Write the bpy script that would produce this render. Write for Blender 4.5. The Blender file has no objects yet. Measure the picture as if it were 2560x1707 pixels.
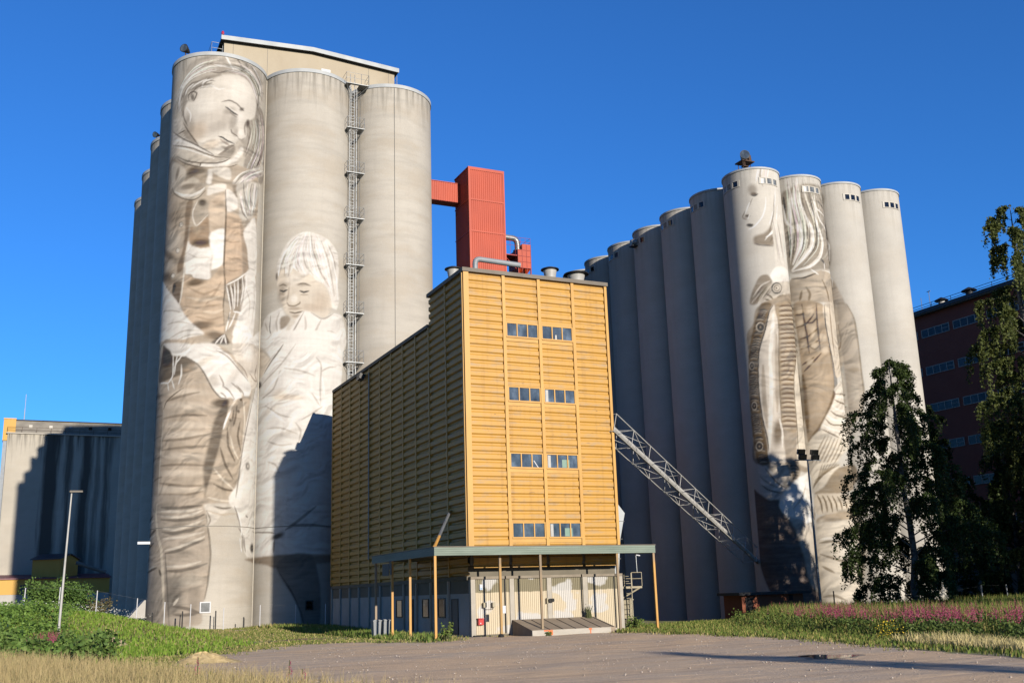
import bpy, bmesh, math, random
import numpy as np
from mathutils import Vector, Matrix
random.seed(7); RNG = np.random.default_rng(11)
C = bpy.context.scene.collection
ORG = {}
def lin(c): return tuple(((v/255+.055)/1.055)**2.4 if v > 10 else v/255/12.92 for v in c)
# ---------------------------------------------------------------- materials
class N:
    # a material's node tree with short calls
    def __init__(s, name, rough=.8, metal=0.):
        s.m = bpy.data.materials.new(name); s.m.use_nodes = True; s.t = s.m.node_tree
        s.b = s.t.nodes['Principled BSDF']; s.b.inputs['Roughness'].default_value = rough; s.b.inputs['Metallic'].default_value = metal
        s.b.inputs['Specular IOR Level'].default_value = .3
    def n(s, typ, **kw):
        x = s.t.nodes.new(typ)
        for k, v in kw.items(): setattr(x, k, v)
        return x
    def l(s, a, b): s.t.links.new(a, b)
    def coord(s, scale=(1, 1, 1), src='Object'):
        tc = s.n('ShaderNodeTexCoord'); mp = s.n('ShaderNodeMapping'); mp.inputs['Scale'].default_value = scale
        s.l(tc.outputs[src], mp.inputs[0]); return mp.outputs[0]
    def noise(s, vec, scale, detail=5, rough=.6, dim='3D'):
        x = s.n('ShaderNodeTexNoise'); x.inputs['Scale'].default_value = scale; x.inputs['Detail'].default_value = detail; x.inputs['Roughness'].default_value = rough
        s.l(vec, x.inputs['Vector']); return x.outputs['Fac']
    def ramp(s, f, stops):
        r = s.n('ShaderNodeValToRGB'); e = r.color_ramp.elements
        while len(e) < len(stops): e.new(.5)
        for q, (p, c) in zip(e, stops): q.position = p; q.color = (*c[:3], 1) if len(c) >= 3 else (c[0],)*3+(1,)
        s.l(f, r.inputs[0]); return r.outputs[0]
    def mix(s, f, a, b, mode='MIX'):
        x = s.n('ShaderNodeMix', data_type='RGBA', blend_type=mode)
        for k, v in ((0, f), (6, a), (7, b)):
            if isinstance(v, (int, float)): x.inputs[k].default_value = v
            elif isinstance(v, tuple): x.inputs[k].default_value = (*v[:3], 1)
            else: s.l(v, x.inputs[k])
        return x.outputs[2]
    def math(s, op, a, b=0., c=None):
        x = s.n('ShaderNodeMath', operation=op)
        for k, v in ((0, a), (1, b), (2, c)):
            if v is None: continue
            if isinstance(v, (int, float)): x.inputs[k].default_value = v
            else: s.l(v, x.inputs[k])
        return x.outputs[0]
    def bump(s, h, strength, dist):
        x = s.n('ShaderNodeBump'); x.inputs['Strength'].default_value = strength; x.inputs['Distance'].default_value = dist
        s.l(h, x.inputs['Height']); s.l(x.outputs[0], s.b.inputs['Normal'])
    def out(s, col, k=.43):
        if k != 1: col = scl(col, k) if isinstance(col, tuple) else s.mix(1., col, (k, k, k), 'MULTIPLY')
        if isinstance(col, tuple): s.b.inputs['Base Color'].default_value = (*col[:3], 1)
        else: s.l(col, s.b.inputs['Base Color'])
        return s.m
def pm(name, c1, c2, scale=3., rough=.8, bump=.0, stretch=(1, 1, 1), metal=0., lo=.35, hi=.65, c3=None):
    s = N(name, rough, metal); f = s.noise(s.coord(stretch), scale)
    col = s.ramp(f, [(lo, c1), (hi, c2)])
    if c3: col = s.mix(s.ramp(s.noise(s.coord((stretch[0]*.31, stretch[1]*.31, stretch[2]*.31)), scale), [(.52, (0,)), (.62, (1,))]), col, c3)
    if bump: s.bump(f, .6, bump)
    return s.out(col)
def scl(c, k): return tuple(v*k for v in c)
def concrete(name, base, streak, paint=False, band=1., top=None, stain=.75, rad=True, glossy=.85, runs=()):
    s = N(name, glossy); o = s.coord()
    sep = s.n('ShaderNodeSeparateXYZ'); s.l(o, sep.inputs[0]); X, Y, Z = sep.outputs
    ang = s.math('ARCTAN2', Y, X) if rad else X
    def uv(a, z, sx=1., off=0.):
        c = s.n('ShaderNodeCombineXYZ'); s.l(s.math('MULTIPLY', ang, a), c.inputs[0]); s.l(s.math('MULTIPLY', Z, z), c.inputs[1]); c.inputs[2].default_value = off
        if not rad: s.l(s.math('MULTIPLY', Y, a), c.inputs[2])
        return c.outputs[0]
    k = 4. if rad else 1.
    big = s.noise(o, .13, 4); col = s.mix(s.ramp(big, [(.38, (0,)), (.64, (1,))]), scl(base, .9), scl(base, 1.08))
    rings = s.noise(uv(.55*k*.4, 1.35, off=3), 1., 6, .62)                     # slip-form lifts: bands that run round the wall
    col = s.mix(s.math('MULTIPLY', s.ramp(rings, [(.47, (0,)), (.66, (1,))]), .5*band), col, scl(base, .75))
    rings2 = s.noise(uv(.3*k*.4, .28, off=9), 1., 5, .6)
    col = s.mix(s.math('MULTIPLY', s.ramp(rings2, [(.49, (0,)), (.60, (1,))]), .55*band), col, (base[0]*.86, base[1]*.79, base[2]*.70))
    vs = s.noise(uv(2.4*k*.4, .05, off=5), 1., 6, .65)                          # vertical runs
    col = s.mix(s.math('MULTIPLY', s.ramp(vs, [(.52, (0,)), (.7, (1,))]), .22), col, scl(base, .72))
    fine = s.noise(o, 9., 6, .7); col = s.mix(.16, col, s.ramp(fine, [(.3, scl(base, .6)), (.7, scl(base, 1.3))]))
    if top:
        st = s.noise(uv(5.5*k*.4, .1, off=1), 1., 5, .6); d = s.math('SUBTRACT', top, Z)
        ln = s.math('MULTIPLY', s.ramp(s.noise(uv(2.2*k*.4, .0, off=2), 1., 3), [(.38, (.10,)), (.66, (1,))]), 7.)
        fall = s.math('SUBTRACT', 1., s.math('DIVIDE', d, ln)); fall = s.math('MAXIMUM', fall, 0.)
        w = s.math('MULTIPLY', s.math('MULTIPLY', s.ramp(st, [(.46, (0,)), (.56, (1,))]), fall), s.ramp(s.noise(uv(.7*k, .0, off=12), 1., 3), [(.36, (.15,)), (.62, (1,))])); w = s.math('MULTIPLY', w, stain)
        col = s.mix(w, col, streak)
    for xa, xb in runs:                                                        # broad black rain runs down the whole wall
        e = s.math('ADD', X, s.math('MULTIPLY', s.math('SUBTRACT', s.noise(uv(1.1, .09, off=8), 1., 5), .5), 2.2))
        a = s.math('MULTIPLY', s.ramp(s.math('MULTIPLY', s.math('SUBTRACT', e, xa-.5), 1.), [(0, (0,)), (.9, (1,))]), s.ramp(s.math('SUBTRACT', xb+.5, e), [(0, (0,)), (.9, (1,))]))
        col = s.mix(s.math('MULTIPLY', a, .9), col, streak)
    if paint:
        at = s.n('ShaderNodeAttribute', attribute_name='paint')
        rub = s.ramp(s.noise(uv(.8*k*.4, 3.2, off=7), 1., 7, .7), [(.3, (.86,)), (.6, (1,))])
        f = s.math('MULTIPLY', at.outputs['Alpha'], rub)
        p = s.mix(.14, at.outputs['Color'], s.ramp(fine, [(.3, (.35,)*3), (.7, (1.,)*3)]), 'MULTIPLY')
        p = s.mix(s.math('MULTIPLY', s.ramp(rings, [(.5, (0,)), (.7, (1,))]), .22), p, scl(base, .8))
        col = s.mix(f, col, p)
    s.bump(s.noise(uv(.6*k, 3.1, off=4), 1.5, 6, .7), .25, .02)
    return s.out(col)
CON = (.585, .54, .465); CON2 = (.62, .585, .52)
M = {}
M['silo'] = concrete('pale_concrete', CON, (.10, .085, .06), top=51.0)
M['silo_paint'] = concrete('painted_concrete', CON, (.10, .085, .06), paint=True, top=51.0)
M['rsilo'] = concrete('light_concrete', CON2, (.16, .14, .11), band=.45, top=37.5, stain=.4)
M['rsilo_paint'] = concrete('painted_light_concrete', CON2, (.16, .14, .11), paint=True, band=.45, top=37.5, stain=.4)
M['plaster'] = pm('head_house_render', (.52, .44, .32), (.58, .50, .37), .35, .9, .01, (1, 1, .6), c3=(.46, .38, .27))
M['stained'] = concrete('stained_concrete', (.56, .51, .42), (.055, .05, .042), band=.3, top=33.2, stain=.95, rad=False, runs=((2.6, 5.0), (6.4, 7.1), (8.8, 10.4), (11.4, 11.8), (13, 13.6)))
M['old_grey'] = pm('weathered_concrete', (.24, .22, .19), (.36, .33, .28), .5, .9, .02, (1, 1, 2))
M['zinc'] = pm('zinc_sheet', (.42, .45, .46), (.55, .58, .58), .6, .6, 0, (1, 1, 1), .1)
M['rim_sheet'] = pm('rim_sheet', (.46, .48, .48), (.58, .60, .60), .6, .7)
M['galv'] = pm('galvanised_steel', (.30, .32, .33), (.42, .44, .45), 1.4, .45, 0, (1, 1, 1), .5)
M['galv_dark'] = pm('dull_steel', (.16, .16, .16), (.24, .24, .23), 2., .6, 0, (1, 1, 1), .3)
M['white_pipe'] = pm('white_painted_steel', (.48, .47, .44), (.60, .585, .55), 1.5, .5)
M['dark_metal'] = pm('black_metal', (.018, .018, .018), (.035, .033, .03), 3., .5)
M['rust'] = pm('rusty_steel', (.075, .042, .026), (.13, .075, .045), 4., .8)
M['grey_paint'] = pm('grey_painted_steel', (.30, .33, .35), (.37, .40, .42), 1.2, .45)
M['red'] = pm('red_sheet', (.50, .056, .013), (.60, .074, .018), .6, .55, 0, (1, 1, .35))
M['red_dark'] = pm('red_oxide', (.33, .030, .022), (.42, .040, .027), 1.2, .6)
def yellow_mat():
    s = N('yellow_profiled_sheet', .55); o = s.coord()
    col = s.mix(s.noise(o, .35, 4), (.60, .310, .045), (.72, .395, .07))
    g = s.noise(s.coord((.8, .8, 4.5)), .85, 6, .65)
    col = s.mix(s.math('MULTIPLY', s.ramp(g, [(.50, (0,)), (.66, (1,))]), .6), col, (.42, .32, .21))
    dr = s.noise(s.coord((3., 3., .12)), 1., 5, .6); col = s.mix(s.math('MULTIPLY', s.ramp(dr, [(.52, (0,)), (.7, (1,))]), .4), col, (.34, .17, .035))
    fl = s.noise(s.coord((.25, .25, 7.)), 1.2, 4, .6); col = s.mix(s.math('MULTIPLY', s.ramp(fl, [(.5, (0,)), (.62, (1,))]), .22), col, (.48, .255, .05))    # paint worn grey in long runs
    sp = s.noise(s.coord((1., 1., 3.)), 2.6, 3, .5)
    col = s.mix(s.math('MULTIPLY', s.ramp(sp, [(.70, (0,)), (.73, (1,))]), .6), col, (.16, .07, .03))
    return s.out(col)
M['yellow'] = yellow_mat()
M['yellow_trim'] = pm('yellow_trim', (.64, .335, .06), (.73, .40, .08), .9, .5, 0, (1, 1, .3))
M['yellow_post'] = pm('yellow_post_paint', (.66, .33, .07), (.74, .40, .10), 1.5, .6, 0, (1, 1, .5), c3=(.36, .27, .18))
M['post_grey'] = pm('worn_post', (.27, .21, .15), (.38, .28, .17), 1.3, .75, 0, (1, 1, .5), c3=(.52, .32, .12))
M['cope'] = pm('roof_edge_sheet', (.19, .16, .125), (.25, .215, .17), 1., .7)
M['bitumen'] = pm('roof_felt', (.05, .05, .05), (.09, .09, .085), 1., .9)
M['green'] = pm('grey_green_board', (.20, .255, .20), (.27, .33, .265), 1.1, .65, 0, (.4, .4, 3))
def cream_mat():
    s = N('cream_ribbed_sheet', .6); o = s.coord(); sep = s.n('ShaderNodeSeparateXYZ'); s.l(o, sep.inputs[0])
    col = s.mix(s.noise(o, .8, 4), (.66, .55, .37), (.72, .61, .43))
    n1 = s.noise(s.coord((.62, .62, .8)), .9, 3, .4)
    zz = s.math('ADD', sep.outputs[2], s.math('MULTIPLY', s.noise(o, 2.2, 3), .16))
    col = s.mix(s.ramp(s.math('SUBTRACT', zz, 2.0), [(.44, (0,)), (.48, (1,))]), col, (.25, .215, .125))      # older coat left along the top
    col = s.mix(s.math('MULTIPLY', s.ramp(n1, [(.53, (0,)), (.565, (1,))]), .8), col, (.68, .665, .64))     # repaired patches
    return s.out(col)
M['cream'] = cream_mat()
M['pale_wall'] = pm('pale_base_wall', (.50, .47, .42), (.60, .57, .52), .6, .8)
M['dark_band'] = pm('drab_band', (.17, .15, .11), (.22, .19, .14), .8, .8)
M['post_conc'] = pm('concrete_pier', (.46, .42, .35), (.56, .51, .43), 1.4, .85, .004)
M['beam_conc'] = pm('drab_beam', (.27, .225, .17), (.35, .30, .23), 1.6, .85)
M['ramp'] = pm('cast_ramp', (.36, .28, .20), (.45, .36, .26), 1.3, .9, .008)
M['kerb'] = pm('cast_kerb', (.50, .46, .39), (.60, .55, .47), 1.1, .85, .006, (1, 1, 3))
def glass(name, col, rough=.06, sp=.5):
    s = N(name, rough); s.b.inputs['Specular IOR Level'].default_value = sp
    n = s.noise(s.coord((1, 1, .6)), 1.3, 4)
    return s.out(s.ramp(n, [(.32, scl(col, .35)), (.52, scl(col, 1.)), (.68, scl(col, 2.))]))
M['glass'] = glass('dusty_glass', (.10, .13, .165)); M['glass_dark'] = glass('dark_glass', (.012, .014, .018)); M['shade_glass'] = glass('shaded_glass', (.05, .055, .06), .12, .2); M['glass_light'] = glass('pale_glass', (.16, .17, .17), .2)
M['frame_light'] = pm('window_frame', (.58, .54, .46), (.66, .62, .54), 2., .6)
M['frame_blue'] = pm('painted_frame', (.20, .23, .27), (.26, .29, .33), 2., .5)
M['black'] = pm('black_rubber', (.012, .012, .012), (.02, .02, .02), 4., .8)
M['bin'] = pm('grey_plastic', (.26, .28, .29), (.32, .34, .35), 2., .5)
M['fire_red'] = pm('fire_box_red', (.60, .035, .035), (.66, .05, .045), 2., .4)
M['box_beige'] = pm('beige_box', (.40, .34, .22), (.46, .40, .27), 3., .5)
M['white'] = pm('white_paper', (.72, .72, .74), (.78, .78, .80), 3., .6)
M['blue_sign'] = pm('pale_blue_print', (.25, .42, .62), (.40, .56, .72), 9., .5)
M['orange'] = pm('orange_spray', (.85, .19, .06), (.9, .25, .1), 4., .8)
def brick_mat(name, c1, c2, mortar, sc):
    s = N(name, .9); b = s.n('ShaderNodeTexBrick'); o = s.coord()
    sep = s.n('ShaderNodeSeparateXYZ'); s.l(o, sep.inputs[0]); cm = s.n('ShaderNodeCombineXYZ')
    s.l(s.math('ADD', sep.outputs[0], sep.outputs[1]), cm.inputs[0]); s.l(sep.outputs[2], cm.inputs[1]); s.l(cm.outputs[0], b.inputs[0])
    b.inputs['Scale'].default_value = sc; b.inputs['Color1'].default_value = (*c1, 1); b.inputs['Color2'].default_value = (*c2, 1); b.inputs['Mortar'].default_value = (*mortar, 1)
    b.inputs['Mortar Size'].default_value = .015
    return s.out(s.mix(s.noise(o, .5, 4), b.outputs[0], scl(c1, .75)))
M['brick'] = brick_mat('red_brick', (.50, .125, .075), (.60, .165, .10), (.34, .21, .16), 2.)
M['brick_hut'] = brick_mat('rust_brick', (.36, .105, .05), (.44, .14, .07), (.26, .17, .12), 4.)
M['stone_base'] = pm('rendered_base', (.22, .20, .17), (.28, .25, .21), .7, .9)
M['ochre'] = pm('ochre_sheet', (.66, .36, .05), (.72, .41, .065), .5, .6, 0, (1, 1, .3))
M['plum'] = pm('plum_roof', (.20, .055, .075), (.26, .08, .10), .8, .5)
M['dark_roof'] = pm('dark_roof_sheet', (.055, .06, .075), (.08, .085, .10), .8, .5)
def blade_mat(name, rough=.7, trans=.35):
    s = N(name, rough); a = s.n('ShaderNodeAttribute', attribute_name='tint'); s.b.inputs['Specular IOR Level'].default_value = .15
    s.l(a.outputs['Color'], s.b.inputs['Base Color'])
    tr = s.n('ShaderNodeBsdfTranslucent'); s.l(a.outputs['Color'], tr.inputs[0]); mx = s.n('ShaderNodeMixShader'); mx.inputs[0].default_value = trans
    o = [x for x in s.t.nodes if x.type == 'OUTPUT_MATERIAL'][0]
    s.l(s.b.outputs[0], mx.inputs[1]); s.l(tr.outputs[0], mx.inputs[2]); s.l(mx.outputs[0], o.inputs[0]); return s.m
M['blade'] = blade_mat('grass_blades'); M['leaf'] = blade_mat('leaves', .6, .3)
M['bark'] = pm('birch_bark', (.04, .036, .03), (.26, .24, .21), 2.2, .9, .01, (1, 1, 2.6))
M['stem'] = pm('green_stems', (.07, .08, .025), (.11, .12, .04), 3., .8)
M['soil'] = pm('sandy_soil', (.55, .41, .26), (.80, .62, .42), 1.1, .95, .04, c3=(.48, .35, .21))
# ---------------------------------------------------------------- mesh building
class MB:
    def __init__(s): s.v = []; s.f = []
    def add(s, V, F):
        o = len(s.v); s.v += [tuple(p) for p in V]; s.f += [tuple(i+o for i in q) for q in F]; return s
    def box(s, x0, x1, y0, y1, z0, z1):
        V = [(x, y, z) for z in (z0, z1) for x, y in ((x0, y0), (x1, y0), (x1, y1), (x0, y1))]
        return s.add(V, [(3, 2, 1, 0), (4, 5, 6, 7), (0, 1, 5, 4), (1, 2, 6, 5), (2, 3, 7, 6), (3, 0, 4, 7)])
    def obox(s, c, ax, ay, az):
        c, ax, ay, az = map(Vector, (c, ax, ay, az))
        V = [c+i*ax+j*ay+k*az for k in (-1, 1) for i, j in ((-1, -1), (1, -1), (1, 1), (-1, 1))]
        return s.add(V, [(3, 2, 1, 0), (4, 5, 6, 7), (0, 1, 5, 4), (1, 2, 6, 5), (2, 3, 7, 6), (3, 0, 4, 7)])
    def prism(s, P, z0=None, z1=None, axis='z', caps=True):
        # polygon P extruded along an axis between two values
        n = len(P); mk = {'z': lambda a, b, t: (a, b, t), 'y': lambda a, b, t: (a, t, b), 'x': lambda a, b, t: (t, a, b)}[axis]
        V = [mk(a, b, z0) for a, b in P]+[mk(a, b, z1) for a, b in P]
        F = [(i, (i+1) % n, n+(i+1) % n, n+i) for i in range(n)]
        if caps: F += [tuple(range(n-1, -1, -1)), tuple(range(n, 2*n))]
        return s.add(V, F)
    def tube(s, P, r, n=8, caps=True):
        P = [Vector(p) for p in P]; R = r if isinstance(r, (list, tuple)) else [r]*len(P); V = []; F = []
        d = (P[1]-P[0]).normalized(); u = d.orthogonal().normalized()
        for i, p in enumerate(P):
            t = ((P[min(i+1, len(P)-1)]-P[i]).normalized()+(P[i]-P[max(i-1, 0)]).normalized())
            t = t.normalized() if t.length > 1e-6 else d
            u = (u-t*u.dot(t)).normalized(); w = t.cross(u)
            V += [p+(u*math.cos(a)+w*math.sin(a))*R[i] for a in (2*math.pi*k/n for k in range(n))]
        for i in range(len(P)-1):
            F += [(i*n+k, i*n+(k+1) % n, (i+1)*n+(k+1) % n, (i+1)*n+k) for k in range(n)]
        if caps: F += [tuple(range(n-1, -1, -1)), tuple(range((len(P)-1)*n, len(P)*n))]
        return s.add(V, F)
    def lathe(s, c, prof, n=32, caps=True):
        V = [(c[0]+r*math.cos(2*math.pi*k/n), c[1]+r*math.sin(2*math.pi*k/n), c[2]+z) for r, z in prof for k in range(n)]
        F = [(i*n+k, i*n+(k+1) % n, (i+1)*n+(k+1) % n, (i+1)*n+k) for i in range(len(prof)-1) for k in range(n)]
        if caps: F += [tuple(range(n-1, -1, -1)), tuple(range((len(prof)-1)*n, len(prof)*n))]
        return s.add(V, F)
    def build(s, name, mat, parent=None, smooth=False, org=None):
        me = bpy.data.meshes.new(name); o = Vector(ORG[parent.name]) if parent else Vector(org or (0, 0, 0))
        me.from_pydata([tuple(Vector(p)-o) for p in s.v], [], s.f); me.materials.append(M[mat] if isinstance(mat, str) else mat)
        bm = bmesh.new(); bm.from_mesh(me); bmesh.ops.recalc_face_normals(bm, faces=bm.faces); bm.to_mesh(me); bm.free()
        return link(name, me, parent, o, smooth)
def each(name, mat, parent, boxes):
    return [MB().box(*q).build(name, mat, parent) for q in boxes]
def link(name, me, parent, o, smooth=False):
    if smooth:
        me.polygons.foreach_set('use_smooth', [True]*len(me.polygons))
        try: me.set_sharp_from_angle(angle=math.radians(40))
        except Exception: pass
    ob = bpy.data.objects.new(name, me); C.objects.link(ob)
    if parent: ob.parent = parent; ORG[ob.name] = ORG[parent.name]
    else: ob.location = o; ORG[ob.name] = tuple(o)
    return ob
def tag(o, label=None, cat=None, group=None, kind=None):
    for k, v in (('label', label), ('category', cat), ('group', group), ('kind', kind)):
        if v: o[k] = v
    return o
def thing(name, label, cat, loc, group=None):
    o = bpy.data.objects.new(name, None); o.empty_display_size = .3; C.objects.link(o); o.location = loc; ORG[o.name] = tuple(loc)
    return tag(o, label, cat, group)
def copy_tree(o, loc=None, parent=None):
    c = o.copy(); C.objects.link(c)
    if parent: c.parent = parent
    if loc is not None: c.location = loc
    ORG[c.name] = tuple(c.location) if not parent else ORG[parent.name]
    for ch in [q for q in bpy.data.objects if q.parent == o]: copy_tree(ch, None, c)
    return c
def raw(name, V, F, mat, parent=None, tint=None, org=(0, 0, 0), smooth=False):
    # numpy vertices and equal-sized faces straight into a mesh
    V = np.asarray(V, np.float32); F = np.asarray(F, np.int32); me = bpy.data.meshes.new(name); k = F.shape[1]
    o = Vector(ORG[parent.name]) if parent else Vector(org)
    me.vertices.add(len(V)); me.vertices.foreach_set('co', (V-np.array(o, np.float32)).ravel())
    me.loops.add(F.size); me.loops.foreach_set('vertex_index', F.ravel())
    me.polygons.add(len(F)); me.polygons.foreach_set('loop_start', np.arange(0, F.size, k)); 
    if smooth: me.polygons.foreach_set('use_smooth', np.ones(len(F), bool))
    me.update(calc_edges=True); me.validate(); me.materials.append(M[mat] if isinstance(mat, str) else mat)
    if tint is not None:
        a = me.attributes.new('tint' if tint.shape[1] == 3 else 'paint', 'FLOAT_COLOR', 'POINT')
        t = tint if tint.shape[1] == 4 else np.hstack([tint, np.ones((len(tint), 1))]); a.data.foreach_set('color', t.astype(np.float32).ravel())
    return link(name, me, parent, o)
def sm(a, b, x):
    t = np.clip((x-a)/(b-a), 0, 1); return t*t*(3-2*t)
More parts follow.
